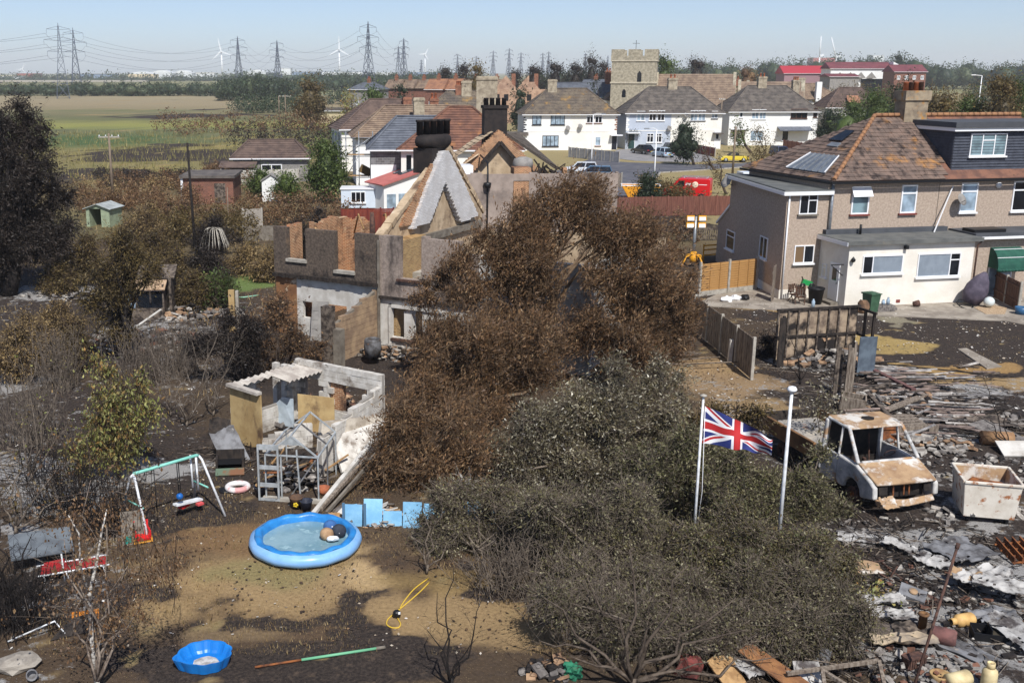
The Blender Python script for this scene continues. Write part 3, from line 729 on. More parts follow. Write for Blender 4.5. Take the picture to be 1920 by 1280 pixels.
def chimney(parent,x,y,z0,z1,w,d,m,pots=2,potm=None,cap=True):
 b=MB().box(x-w/2,x+w/2,y-d/2,y+d/2,z0,z1)
 if cap: b.box(x-w/2-.07,x+w/2+.07,y-d/2-.07,y+d/2+.07,z1-.35,z1-.12)
 o=b.build('chimney',m,parent)
 for i in range(pots): MB().lathe([(.15,0),(.13,.5),(.16,.52),(.16,.6),(.1,.6),(.1,.1)],8,(x+(i-(pots-1)/2)*w/max(1,pots)*.85,y,z1)).build('pot',potm or mPot,o)
 return o
mPot=mat('terracotta',S(178,104,70),S(140,84,60),4)
mRoofGrey=mat('grey brown tiles',S(112,104,96),S(84,78,74),1.2,bump=.3,over=[(S(150,138,112),5,.60,.72),(S(60,58,56),2.5,.58,.7)])
mRoofLichen=mat('lichened tiles',S(118,106,90),S(88,80,74),1.0,bump=.3,over=[(S(160,128,78),.5,.55,.68),(S(62,58,56),4,.56,.66),(S(178,168,150),9,.66,.75)])
mRoofBrown=mat('brown tiles',S(112,94,84),S(88,74,68),1.2,bump=.3,over=[(S(196,184,168),6,.68,.74),(S(68,58,54),3,.58,.7)])
mRoofTan=mat('tan brown tiles',S(146,126,106),S(116,98,84),1.0,bump=.3,over=[(S(92,78,68),3,.56,.7)])
mRoofRed=mat('red brown tiles',S(130,92,74),S(100,72,62),1.4,bump=.3,over=[(S(158,110,74),.45,.56,.7),(S(70,60,54),4,.6,.7)])
mRoofOrange=mat('orange tiles',S(166,120,90),S(138,100,80),.8,bump=.3,over=[(S(104,80,68),2.2,.56,.68)])
mRoofSlate=mat('blue grey tiles',S(108,112,120),S(88,92,100),1.5,bump=.3)
mStack=mat('rendered stack',S(176,164,142),S(138,126,108),2,bump=.3,over=[(S(84,76,66),1.4,.58,.7)])
mStackBrick=mat('brick stack',S(150,104,80),S(120,82,66),3,bump=.3)
mCream=mat('cream render',S(240,237,228),S(231,227,217),.5,bump=.1); mWhiteR=mat('white render',S(238,238,234),S(230,229,225),.4,bump=.1,over=[(S(205,198,184),.7,.66,.85)])
mGreyR=mat('blue grey render',S(186,194,206),S(178,186,198),.5,bump=.1); mCreamOld=mat('aged cream render',S(196,182,148),S(172,158,126),1.2,bump=.2)
mBrickRed=mat('red brick',S(142,84,66),S(118,70,58),2,bump=.3,brick=(.225,.075,S(150,130,112),.008))
mPlinth=mat('dark plinth',S(52,50,50))
mGrey=mat('grey render wall',S(150,146,140),S(126,122,118),1.5,bump=.2)
mIvy=leafmat('climber leaves',[S(72,74,62),S(96,92,84),S(60,64,48)])
class House:
 def __init__(s,name,label,pxl,pyb,w,d,eave,ridge,roofm,wallm,rz=0,Y=None,cat='house',group=None,roof=True,hl=None,hr=None,base=0,**k):
  p=at(pxl,pyb) if Y is None else atY(pxl,300,Y); p.z=0
  s.t=thing(name,label,cat,p,R(rz),group); s.k=p.y/FOC/CP; s.pxl,s.w,s.d,s.eave=pxl,w,d,eave
  s.pyb=pix((p.x,p.y,0))[1]
  if not isinstance(wallm,list): wallm=[(0,w,wallm)]
  for a,b,m in wallm: MB().box(a,b,0,d,-.3,eave).build('wall',m,s.t)
  if roof: hiproof(s.t,w,d,eave,ridge,roofm,hipl=hl,hipr=hr,**k)
 def X(s,px): return (px-s.pxl)*s.k
 def Z(s,py): return (s.pyb-py)*s.k*1.0
 def win(s,x0,y0,x1,y1,**k): return window(s.t,s.X(x0),s.Z(y1)-.28,s.X(x1)-s.X(x0),s.Z(y0)-s.Z(y1),y=-.01,t=k.pop('t',.09),**k)
 def door(s,x0,y0,x1,**k): return door(s.t,s.X(x0),.1,s.X(x1)-s.X(x0),s.Z(y0)-.1,y=-.01,**k)
def dish(parent,x,z,y=0,r=.42):
 mx=MT((x,y-.35,z)) @ MR(R(62),4,'X') @ MR(R(20),4,'Y')
 b=MB().lathe([(.01,.0),(r*.5,.03),(r,.12),(r,.14),(r*.5,.05),(.01,.02)],14,mx=mx); b.bar((x,y,z-.2),(x,y-.34,z-.05),.05); b.bar((x,y-.3,z-.2),(x+.05,y-.75,z+.05),.03)
 return b.build('satellite_dish',mGrey,parent)
KW=dict(frame=mDarkFrame,glass=mGlassNet)
h=House('semi_detached_house','white and cream pair of houses with black and white window frames, nearest the church tower',981,282,15.2,8.5,5.7,9.7,mRoofLichen,[(0,7.6,mWhiteR),(7.6,15.2,mCream)],rz=1.5,hl=4.4,hr=4.4,group='houses across the road')
h.win(996,217,1012,234,split=2,**KW); h.win(1029,217,1054,234,split=3,**KW); h.win(1015,253,1044,272,split=4,**KW)
h.win(1093,215,1106,231,split=2,top=True,glass=mGlassDark,sillmat=mStackBrick); h.win(1108,215,1121,231,split=2,top=True,glass=mGlassDark,sillmat=mStackBrick); h.win(1110,255,1120,271,split=1,glass=mGlassNet,sillmat=mStackBrick); h.door(1140,255,1149,m=mDarkFrame)
MB().box(h.X(1136),h.X(1157),-1.1,0,2.35,2.5).build('canopy',mUpvc,h.t); MB().box(0,15.2,-.04,0,2.95,3.05).build('string_course',mCream,h.t)
for i in range(6):
 MB().box(15.0 if i%2 else 14.8,15.23,-.03,.2,3.2+i*.38,3.42+i*.38).build('quoin',mStackBrick,h.t); MB().box(-.03,.25 if i%2 else .45,-.03,.2,3.2+i*.38,3.42+i*.38).build('quoin',mDarkFrame,h.t)
chimney(h.t,5.0,4.0,8.2,11.2,1.5,.9,mStack,0); dish(h.t,h.X(1059),h.Z(243)); dish(h.t,h.X(1081),h.Z(240)); MB().box(-2.6,.4,-1.2,2,0,2.4).build('porch',mWhiteR,h.t); MB().box(-2.8,.6,-1.5,2.1,2.4,2.9).build('porch_roof',mRoofGrey,h.t)
h=House('semi_detached_house','blue grey and cream pair of houses behind the parked cars',1172,280,15.8,8.5,5.8,9.9,mRoofGrey,[(0,7.4,mGreyR),(7.4,15.8,mCream)],rz=1.0,hl=4.4,hr=4.4,group='houses across the road')
h.win(1190,210,1205,227,glass=mGlassNet); h.win(1212,209,1225,227,top=True,glass=mGlassDark); h.win(1227,209,1240,227,top=True,glass=mGlassDark); h.win(1286,209,1299,227,top=True,glass=mGlassNet,sillmat=mDarkFrame); h.win(1300,209,1313,227,top=True,glass=mGlassNet,sillmat=mDarkFrame); h.win(1324,210,1335,223,top=True,glass=mGlassNet,sillmat=mDarkFrame)
h.win(1210,249,1222,265,top=True,glass=mGlassDark); h.win(1225,249,1237,265,top=True,glass=mGlassDark); h.door(1177,252,1188,m=mat('teal door',S(44,72,72))); h.door(1332,248,1341)
MB().box(h.X(1328),h.X(1345),-1,0,2.5,2.7).build('canopy',mRoofGrey,h.t); MB().box(h.X(1173),h.X(1196),-1,0,2.6,2.75).build('canopy',mUpvc,h.t)
for i in range(7): MB().box(-.03,.3 if i%2 else .5,-.03,.2,3.1+i*.36,3.4+i*.36).build('quoin',mWhiteR,h.t)
chimney(h.t,8.3,4.2,8.4,11.4,1.5,.9,mStack,2); dish(h.t,h.X(1277),h.Z(220)); dish(h.t,h.X(1248),h.Z(243)); MB().box(0,15.8,-.04,0,2.95,3.05).build('string_course',mCream,h.t)
link('climber',crownmesh([(1.2,-.3,2.7,1.2,.3,.5),(.4,-.3,1.6,.4,.3,1.2)],900,.16,mIvy,3),h.t)
h=House('semi_detached_house','white pair of houses with brown framed windows, right end of the row',1364,273,15.6,8.5,5.7,10.0,mRoofGrey,mWhiteR,rz=3,hl=4.4,hr=4.4,group='houses across the road')
kb=dict(frame=mat('brown frame',S(84,56,44)),glass=mGlassDark)
h.win(1382,208,1388,221,split=1); h.win(1404,207,1417,224,glass=mGlassNet,top=True); h.win(1418,207,1430,224,glass=mGlassNet,top=True); h.win(1475,206,1505,223,split=3,**kb); h.win(1516,205,1523,221,split=1,**kb); h.door(1370,245,1377); h.win(1404,244,1428,262,glass=mGlassNet); h.win(1462,243,1474,262,split=1,glass=mGlassDark)
MB().slab([(h.X(1452),-1.6,2.6),(h.X(1512),-1.6,2.6),(h.X(1512),0,3.2),(h.X(1452),0,3.2)],.12).build('canopy',mRoofSlate,h.t); MB().box(h.X(1368),h.X(1396),-1,0,2.5,2.7).build('canopy',mRoofGrey,h.t)
chimney(h.t,6.8,4.2,8.8,11.6,1.5,.9,mStack,2); chimney(h.t,14.2,7.5,8,11.0,1.2,.9,mStack,3)
h=House('house','cream house with a patched brown hipped roof, behind the white pair',1542,0,10,9,6.2,9.6,mRoofBrown,mCream,rz=-6,Y=195,hl=3,hr=3)
MB().slab([(3.4,-.2,7.1),(5.8,-.2,7.1),(5.6,1.6,8.3),(3.6,1.6,8.3)],.1).build('roof_patch',mRoofOrange,h.t)
h=House('house','white house with a tan roof and orange pots, half behind the small tree',1328,0,12,8,6.4,9.6,mRoofTan,mWhiteR,rz=-6,Y=240); chimney(h.t,5.4,4,9,10.9,1.8,.9,mStackBrick,3); window(h.t,1.0,4.2,1.0,1.4)
h=House('house','brown roofed house with a white bay behind the white pair',1462,0,12,8,6.9,10.0,mRoofTan,mCream,rz=4,Y=225); chimney(h.t,4.5,4,9,11.2,2.2,.9,mStack,0); MB().box(6.3,7.4,-.6,.2,5.6,10.4).build('bay',mWhiteR,h.t)
h=House('house','house with a dark gabled roof, left of the church tower',1042,0,14,8,7.4,10.2,mRoofSlate,mWhiteR,rz=2,Y=222,hl=0,hr=0); chimney(h.t,11.0,4,9.4,12.6,1.3,.9,mStackBrick,2); MB().box(9,16.4,-5,0,0,7.0).build('wing',mWhiteR,h.t); hiproof(h.t,7.4,7,7.0,9.4,mRoofTan,x0=9,y0=-5.2,hipl=3)
mStone=mat('flint stone wall',S(178,168,146),S(140,132,114),2.2,bump=.5,over=[(S(206,198,178),5,.58,.68),(S(96,90,78),3,.6,.72)]); mStonePale=mat('pale dressed stone',S(196,186,164),S(172,162,142),3,bump=.2)
p=atY(1139,300,214); ch=thing('church','medieval stone church with a square battlemented tower and brown tiled roofs','church',(p.x,p.y,0),R(-14)); top=atY(1180,103,214).z
Tn=8.6; MB().box(0,Tn,0,Tn,0,top-.2).build('tower',mStone,ch); pr=MB()
for i in range(3):
 for (x,y,a) in ((i*3.1,-.12,0),(i*3.1,Tn-.28,0),(-.12,i*3.1,1),(Tn-.28,i*3.1,1)):
  if a==0: pr.box(x,x+2.4,y,y+.4,top-.2,top+1.0)
  else: pr.box(x,x+.4,y,y+2.4,top-.2,top+1.0)
pr.box(-.14,Tn+.14,-.14,Tn+.14,top-1.0,top-.19); pr.build('battlement',mStone,ch)
MB().box(-.16,Tn+.16,-.16,Tn+.16,top-1.25,top-1.0).box(-.16,Tn+.16,-.16,Tn+.16,10.2,10.5).build('string_course',mStonePale,ch)
for (x,y,w_,z,hh,side) in ((5.4,-.03,.8,top-5.2,2.2,0),(2.6,-.03,.7,7.6,1.6,0),(-.03,3.6,.8,top-5.2,2.2,1)):
 f=MB()
 if side==0: f.prism([(x-w_/2,z),(x+w_/2,z),(x+w_/2,z+hh*.75),(x,z+hh),(x-w_/2,z+hh*.75)],-.02,.1,mx=Matrix(((1,0,0,0),(0,0,1,y),(0,1,0,0),(0,0,0,1))))
 else: f.prism([(y-w_/2,z),(y+w_/2,z),(y+w_/2,z+hh*.75),(y,z+hh),(y-w_/2,z+hh*.75)],-.02,.1,mx=Matrix(((0,0,1,x),(1,0,0,0),(0,1,0,0),(0,0,0,1))))
 f.build('window',mGlassDark,ch)
mst=MB().bar((4.3,4.3,top),(4.3,4.3,top+2.8),.09); mst.bar((3.6,4.3,top+2.2),(5.0,4.3,top+2.2),.07); mst.build('weather_vane',mDarkFrame,ch)
def gabled(parent,x0,x1,y0,y1,e,r,m,wm,ends=True):
 MB().box(x0,x1,y0,y1,0,e).build('wall',wm,parent); yc=(y0+y1)/2; mb=MB(); o=.3
 courses(mb,[(x0,y0-o,e-.1),(x1,y0-o,e-.1),(x1,yc,r),(x0,yc,r)],.4); courses(mb,[(x1,y1+o,e-.1),(x0,y1+o,e-.1),(x0,yc,r),(x1,yc,r)],.4)
 mb.build('roof',m,parent)
 for x in (x0,x1-.5): MB().prism([(y0,e-.2),(y1,e-.2),(yc,r+.35)],0,.55,mx=Matrix(((0,0,1,x),(1,0,0,0),(0,1,0,0),(0,0,0,1)))).build('gable',wm,parent)
gabled(ch,8.4,23.5,-1,7.6,5.2,12.0,mRoofTan,mStone); gabled(ch,24,36,0,7,5.0,10.6,mRoofTan,mStone); MB().slab([(3.0,-6.5,3.4),(23,-6.5,3.4),(23,-1.2,6.2),(3.0,-1.2,6.2)],.25).build('aisle_roof',mRoofTan,ch); MB().box(3,23,-6.2,-1,0,3.4).build('aisle_wall',mStone,ch); gabled(ch,26,37,9,16,5.0,10.4,mRoofTan,mStone)
mGableBurnt=mat('exposed gable plaster',S(190,158,132),S(160,128,106),.8,bump=.2,over=[(S(110,88,76),.6,.6,.75)])
def terrace(px0,px1,Y,ytop,yeave,m,lab,n,wm=mBrickRed,grp='terraced houses beyond',hip=0,rz=-24):
 for i in range(n):
  pa=px0+(px1-px0)*i/n; a=atY(pa,yeave,Y); k=mpp(Y); w=(px1-px0)/n*k
  t=thing('terraced_house',lab+(('',', second along',', third along',', fourth along',', fifth along')[i] if n>1 else ''),'house',(a.x,Y+i*4*0,0),R(rz),grp)
  MB().box(0,w*.98,0,7,-.2,a.z).build('wall',wm,t); hiproof(t,w*.98,7,a.z,atY(pa,ytop,Y).z,m,hipl=hip,hipr=hip,gap=.5); chimney(t,w*.5,3.5,a.z+1,atY(pa,ytop-7,Y).z,1.0,.7,mStackBrick,2); window(t,w*.2,3.4,1.1,1.2,y=-.02,t=.1); window(t,w*.6,3.4,1.1,1.2,y=-.02,t=.1)
terrace(722,800,330,150,166,mRoofTan,'brown roofed terraced house far behind the green trees',3); terrace(798,862,300,149,168,mRoofOrange,'terraced house with an orange tiled roof left of the dark conifer',2); terrace(862,905,290,150,168,mRoofTan,'tan roofed terraced house just left of the dark conifer',1)
terrace(655,712,310,155,168,mRoofSlate,'dark slate roofed house behind the green trees',1,mGrey,hip=3); terrace(905,940,280,150,166,mRoofTan,'tan roofed terraced house right of the dark conifer',1); terrace(1090,1130,300,150,162,mRoofSlate,'small slate roofed house far left of the church',1,mWhiteR)
for px,lab in ((944,'roofless burnt house with a pale standing gable, right of the dark conifer'),(987,'roofless burnt house with a taller broken gable beside its stack')):
 a,c=atY(px-20,166,270),atY(px,140,270); t=thing('burnt_house',lab,'house ruin',(a.x,270,0),R(-10),'roofless houses beyond'); w=40*mpp(270)
 MB().box(0,w+2,0,.4,0,a.z-.2).box(0,.4,0,7,0,a.z).build('wall',mGableBurnt,t)
 g=gridwall(w,c.z-a.z,.4,.3,lambda x,z: abs(x-w/2)<(w/2)*(1-z/(c.z-a.z))+.1 and not (z>(c.z-a.z)*.55 and x>w*.55 and px>960),4.0); o=g.build('gable',mGableBurnt,t,(0,0,a.z-.3)); MB().box(w*.75,w*.75+1.0,4.2,5,a.z-1,c.z+.2).build('chimney',mStackBrick,t)
 for i in range(2): MB().box(.6+i*2.2,1.7+i*2.2,-.03,.1,a.z-3,a.z-1.4).build('window',mBlack,t)
mRoofCrim=mat('crimson sheet roof',S(176,56,68),rough=.6); mRoofMaroon=mat('maroon tiles',S(128,72,78),S(110,62,68),.4)
def school(px0,px1,yt,ye,yb,Y,rm,wm,lab,hl=0,hr=0,win=0):
 a,c,e,r=atY(px0,yb,Y),atY(px1,yb,Y),atY(px0,ye,Y).z,atY(px0,yt,Y).z; w=c.x-a.x
 t=thing('school_building',lab,'school',(a.x,Y,0),0,'school buildings on the right'); MB().box(0,w,0,12,0,e).build('wall',wm,t); hiproof(t,w,12,e,r,rm,hipl=hl,hipr=hr,gap=.7,over=.6)
 for i in range(win): window(t,w*(i+.35)/win,e-3.2,w/win*.4,1.6,y=-.02,t=.2)
 return t,w,e
school(1470,1556,124,138,150,520,mRoofCrim,mat('grey school wall',S(150,120,124)),'long low school hall with a bright crimson roof'); t,w,e=school(1556,1672,117,129,152,500,mRoofMaroon,mWhiteR,'white school block with a row of zigzag gables under a maroon roof')
for i in range(4): MB().prism([(w*(.05+i*.17),e-4.2),(w*(.22+i*.17),e-4.2),(w*(.135+i*.17),e-1.6)],-.4,0,mx=Matrix(((1,0,0,0),(0,0,1,-1.0),(0,1,0,0),(0,0,0,1)))).build('gable',mGrey,t)
MB().box(w*.5,w*.98,-.1,0,1,e-4.5).build('window',mGlassDark,t)
t2=MB().prism([(w,e-.6),(w+10,e-2),(w,e+3)],0,8,mx=M_XZ).build('end_gable',mWhiteR,t)
school(1676,1735,122,135,153,480,mRoofMaroon,mBrickRed,'two storey red brick school house at the end of the white block',win=4); school(1556,1610,139,144,152,470,mRoofMaroon,mGrey,'low maroon roofed shed in front of the white school block')
# ---- houses just behind the ruin
def cornerhouse(name,lab,px,py_eave,eave,wf,wl,rz,ridge,roofm,wallm,lm=None,**k):
 p=at(px,py_eave,eave); t=thing(name,lab,'house',(p.x,p.y,0),R(rz),'houses behind the ruin')
 MB().box(0,wf,0,wl,-.2,eave).build('wall',wallm,t)
 hiproof(t,wf,wl,eave,ridge,roofm,**k)
 return t
t=cornerhouse('house','cream house under a large grey brown hipped roof, furthest left behind the scaffolding',640,243,5.3,14,7.5,14,8.9,mRoofBrown,mCream,hipl=4.5,hipr=3); chimney(t,9.2,2.6,7.2,9.2,1.1,.8,mStackBrick,0)
for i in range(3): MB().box(-.08,.02,1+i*2.2,2.4+i*2.2,3.0,4.8).build('window',mGlassNet,t)
t=cornerhouse('house','white house under a tan brown roof, between the grey brown and slate blue roofs',667,258,5.3,12.5,8,6,8.6,mRoofTan,mWhiteR,hipl=3.6,hipr=0,over=.5); chimney(t,7.2,1.2,6.4,9.6,1.2,1.0,mStack,0); chimney(t,9.5,6,7,9.4,1.0,.7,mStackBrick,2)
t=cornerhouse('house','house being rebuilt behind scaffolding, with new blue grey roof tiles',695,281,5.3,9,7,3,8.2,mRoofSlate,mat('grey blockwork',S(128,128,128),S(108,108,110),1.5,bump=.2,brick=(.44,.215,S(140,138,134),.012)),hipl=2.6,hipr=0); scaf_house=t
MB().box(.0,2.4,-.05,-.002,.2,3.9).build('white_sheet',mWhiteR,t); MB().box(.6,4.0,-.06,-.003,.3,2.3).build('window',mGlassDark,t)
t=cornerhouse('house','white house with a red brown hipped roof tipped with orange lichen, behind the ruin chimney',752,281,5.4,11,9,-2,9.1,mRoofRed,mCream,hipl=4.4,hipr=4.4); chimney(t,8.0,5.2,7.6,12.0,2.0,1.0,mStack,0)
for i in range(3): MB().box(.5+i*1.2,.95+i*1.2,-.06,.02,3.0,4.9).build('window',mGlassDark,t)
t=cornerhouse('house','house with a dark speckled hipped roof and lichened right hip, behind the orange tipped roof',793,218,5.6,12.5,8,0,9.4,mRoofLichen,mWhiteR,hipl=4,hipr=4); window(t,10.2,3.6,1.8,1.6,y=-.02,t=.12,glass=mGlassNet); chimney(t,7.0,3.4,8.4,11.0,1.6,.8,mStack,0); chimney(t,5.8,3.6,8.6,10.4,1.1,.8,mStackBrick,3)
t=cornerhouse('outbuilding','low flat roofed outbuilding with corrugated sheets beyond the brambles',580,208,3.0,11,6,0,3.6,mRoofGrey,mCreamOld,hipl=0,hipr=0)
t=cornerhouse('bungalow','long low bungalow with a speckled grey brown roof behind a white fence',437,297,2.7,8.6,5,3,4.6,mRoofBrown,mGrey,hipl=1.6,hipr=1.6); MB().slab([(-1.4,-2.6,1.9),(2.8,-2.6,1.9),(2.8,-.1,2.4),(-1.4,-.1,2.4)],.1).build('lean_to_roof',mRoofBrown,t); window(t,3.2,1.0,2.4,1.0,y=-.02,t=.1,glass=mGlassDark); MB().box(-1.2,-1.1,-2.5,0,0,1.9).box(2.6,2.7,-2.5,0,0,1.9).build('post',mUpvc,t)
def panelfence(name,lab,a,c,h,n,pm,postm,group=None,gravel=False,rails=False,boards=0,postw=.12,cat='fence'):
 a,c=Vector(a),Vector(c); L=(c-a).length; t=thing(name,lab,cat,(a.x,a.y,0),math.atan2(c.y-a.y,c.x-a.x),group); me=None
 for i in range(n):
  x0,x1=L*i/n+postw/2,L*(i+1)/n-postw/2
  if me is None:
   b=MB()
   if boards:
    for k in range(boards): b.box(-(x1-x0)/2+(x1-x0)*k/boards,-(x1-x0)/2+(x1-x0)*(k+.9)/boards,(.012 if k%2 else 0),(.012 if k%2 else 0)+.025,.25 if gravel else .05,h)
   else: b.box(-(x1-x0)/2,(x1-x0)/2,0,.04,.25 if gravel else .05,h)
   if rails:
    for z in (h*.3,h*.8): b.box(-(x1-x0)/2,(x1-x0)/2,-.05,-.002,z,z+.08)
   me=b.mesh('fence_panel',pm); gm_=MB().box(-(x1-x0)/2,(x1-x0)/2,-.01,.05,0,.25).mesh('gravel_board',mConc); pmn=MB().box(-postw/2,postw/2,-.04,.08,0,h+.08).mesh('post',postm)
  link('fence_panel',me,t,((x0+x1)/2,0,0))
  if gravel: link('gravel_board',gm_,t,((x0+x1)/2,0,0))
 for i in range(n+1): link('post',pmn,t,(L*i/n,0,0))
 return t
panelfence('fence','white panel fence in front of the bungalow',at(392,348),at(560,343),1.6,7,mat('pale fence',S(190,186,176),S(168,164,154),1),mConc)
p=at(343,383); t=thing('brick_outbuilding','red brick outbuilding with a flat grey roof and scorched right corner','outbuilding',(p.x,p.y,0),R(2)); kk=mpp(p.y)
MB().box(0,92*kk,0,6,0,2.5).build('wall',mBrickRed,t); MB().box(-.2,92*kk+.2,-.3,6.3,2.5,2.75).build('roof',mRoofGrey,t); MB().box(-.1,.12,-.12,.02,0,2.7).build('drainpipe',mUpvc,t); MB().box(58*kk,78*kk,-.03,.02,.1,2.0).build('door',mCharGrey,t)
p=at(492,378); kk=mpp(p.y); t=thing('garden_shed','small white clad shed with a pointed roof below the green shrubs','shed',(p.x,p.y,0),R(4)); W_=33*kk
for i in range(9): MB().box(0,W_,0-.004*(i%2),1.6,i*.23,i*.23+.222).build('plank',mWhiteR,t)
MB().prism([(0,2.07),(W_,2.07),(W_/2,2.6)],0,1.6,mx=M_XZ).build('gable',mWhiteR,t)
MB().slab([(-.15,-.15,2.0),(W_/2,-.15,2.68),(W_/2,1.75,2.68),(-.15,1.75,2.0)],.06).slab([(W_/2,-.15,2.68),(W_+.15,-.15,2.0),(W_+.15,1.75,2.0),(W_/2,1.75,2.68)],.06).build('roof',mGrey,t)
p=at(163,425); kk=mpp(p.y); t=thing('garden_shed','pale green metal shed with an open front and low ridged roof','shed',(p.x,p.y,0),R(-12)); mGM=mat('pale green metal',S(160,172,142),S(140,150,124),2,rough=.5); W_=46*kk
MB().box(0,.3,0,2.2,0,1.5).box(W_-.75,W_,0,.05,0,1.5).box(W_-.06,W_,.05,2.2,0,1.5).box(0,W_,2.15,2.2,0,1.5).prism([(0,1.5),(W_,1.5),(W_/2,1.85)],0,.04,mx=M_XZ).build('wall',mGM,t)
MB().slab([(-.2,-.2,1.5),(W_/2,-.2,1.92),(W_/2,2.4,1.92),(-.2,2.4,1.5)],.05).slab([(W_/2,-.2,1.92),(W_+.2,-.2,1.5),(W_+.2,2.4,1.5),(W_/2,2.4,1.92)],.05).build('roof',mat('shed roof sheet',S(178,182,178),S(150,154,150),2,rough=.5),t)
p=at(650,372); kk=mpp(p.y); t=thing('scaffold','steel scaffold with boarded lifts around the rebuilt house','scaffolding',(p.x,p.y,0),R(3)); pole=MB().tube([(0,0,0),(0,0,6.6)],.045,5).mesh('pole',mSteel); bd=MB().box(0,5.6,0,1.1,0,.06).mesh('scaffold_board',mTimberTan)
for x in (0,1.3,2.7,4.2,5.6):
 for y in (0,1.2): link('pole',pole,t,(x,y,0))
for z in (2.2,4.3): link('scaffold_board',bd,t,(0,.05,z))
for z in (2.1,4.2,5.2,6.0): MB().tube([(-.6,0,z),(6.3,0,z)],.045,5).build('ledger',mSteel,t); MB().tube([(0,-.4,z),(0,1.8,z)],.045,5).build('ledger',mSteel,t)
for a in ((0,2.2,1.3,4.3),(1.3,4.3,0,2.2),(0,4.3,2.7,6.2)): MB().tube([(a[0],-.05,a[1]),(a[2],-.05,a[3])],.04,5).build('brace',mSteel,t)
tag(MB().cbox((p.x+1.9,p.y+.6,2.75),(1.1,.7,.8),rz=.3,ry=.5).build('tarpaulin_bundle',mat('ochre tarp',S(146,118,64),S(110,90,56),3)),'ochre wrapped bundle lying on the scaffold boards','bundle')
p=at(720,398); kk=mpp(p.y); t=thing('conservatory','white sided lean-to with a pinkish red roof, left of the ruin gable','outbuilding',(p.x,p.y,0),R(28)); mRoofPink=mat('pink red felt roof',S(190,112,104),S(170,98,92),.8)
MB().box(0,5.2,0,3.2,0,2.5).prism([(0,2.5),(5.2,2.5),(5.2,3.9)],0,3.2,mx=M_XZ).build('wall',mWhiteR,t); rf=MB().slab([(-.3,-.3,2.5),(5.3,-.3,4.0),(5.3,3.5,4.0),(-.3,3.5,2.5)],.12).build('roof',mRoofPink,t)
for i in range(2): MB().slab([(2.2,1.0+i,3.27),(4.0,1.0+i,3.78),(4.0,1.6+i,3.78),(2.2,1.6+i,3.27)],.1).build('roof_light',mGlass,rf)
for i in range(4): MB().box(.3+i*1.2,1.2+i*1.2,-.05,.02,.3,1.6).build('window',mGlassNet,t)
p=at(640,394); kk=mpp(p.y); t=thing('site_cabin','pale blue grey cabin with a dark window, below the scaffold','cabin',(p.x,p.y,0)); MB().box(0,62*kk,0,2.4,.2,1.9).build('wall',mat('pale blue panel',S(206,216,226),rough=.5),t); window(t,18*kk,.7,26*kk,1.0,y=-.02,split=3,glass=mGlassDark); MB().box(-.1,62*kk+.1,-.1,2.5,1.9,2.0).build('roof',mUpvc,t)
panelfence('fence','dark red board fence behind the broken left wing of the ruin',at(641,440),at(738,438),2.0,4,mat('red fence stain',S(128,56,42),S(108,46,38),2,bump=.2,stretch=(3,3,.4)),mat('red post',S(104,44,38)),boards=10)
panelfence('fence','grey panel fence piece among the burnt shrubs, right of the collapsed fountain frame',at(456,437),at(492,436),1.9,1,mat('pale grey fence',S(170,162,150),S(146,138,128),4,stretch=(.4,.4,4)),mConc)
tag(MB().box(0,6,0,.2,0,1.1).build('garden_wall',mConcDark,loc=at(412,452),rz=.05),'low grey block garden wall left of the ruin','wall')
# ================================================================ THE BURNT-OUT HOUSE
mSootR=mat('sooted roughcast',S(166,150,138),S(136,122,111),9,bump=.4,bscale=60,over=[(S(74,66,62),.5,.47,.62,(1,1,.45)),(S(176,160,148),1.6,.62,.75)])
mSootDark=mat('dark roughcast',S(106,93,81),S(74,65,58),9,bump=.4,bscale=60,over=[(S(150,122,94),.8,.57,.72,(1,1,.6)),(S(46,41,38),.9,.52,.66)])
mPlasterW=mat('scorched white plaster',S(212,208,200),S(184,178,168),1.6,bump=.3,over=[(S(140,128,116),1.1,.6,.75),(S(110,82,60),.8,.66,.78)])
mBrickY=mat('yellow stock brick',S(190,156,104),S(160,124,84),2.2,bump=.4,brick=(.225,.075,S(168,146,112),.012),over=[(S(206,186,150),1.2,.6,.75),(S(120,78,56),.9,.62,.76)])
mBrickO=mat('orange brick',S(186,126,84),S(150,100,72),2.0,bump=.4,brick=(.225,.075,S(196,166,132),.014),over=[(S(206,176,138),2.0,.58,.72),(S(70,52,44),.8,.5,.68)])
mPaintBrick=mat('white painted brick',S(226,224,222),S(204,200,196),1.5,bump=.5,brick=(.225,.075,S(190,186,182),.01,.86),over=[(S(176,160,142),.8,.64,.78)])
mPlasterTan=mat('bare tan plaster',S(196,174,144),S(170,148,120),1.2,bump=.3,over=[(S(104,84,68),.7,.5,.68),(S(216,206,188),2,.62,.74)])
mBlockTan=mat('tan concrete block',S(176,150,120),S(138,116,96),1.5,bump=.4,coords='World',over=[(S(116,98,82),.5,.5,.72)])
mSootBlack=mat('soot black brick',S(52,45,42),S(38,34,33),3,bump=.5,over=[(S(176,158,136),.9,.68,.74)])
A_,B_,C_=at(512,425,5.2),at(706,443,5.2),at(842,453,5.2)
RZ=math.atan2(C_.y-A_.y,C_.x-A_.x)
ruin=thing('ruined_house','roofless burnt-out house with a white gable and black chimney, behind the brown tree','house ruin',(A_.x,A_.y,0),RZ)
U=Vector((math.cos(RZ),math.sin(RZ),0)); Nn=Vector((-U.y,U.x,0)); A0=Vector((A_.x,A_.y,0)); LB=(B_-A_).dot(U)
def fac(px,py,off=0.0):
 d=ray(px,py); o=A0+Nn*off-Vector((0,0,CH)); t=o.dot(Nn)/d.dot(Nn); p=d*t
 return ((p-Vector((A0.x,A0.y,0))).dot(U),p.z+CH)
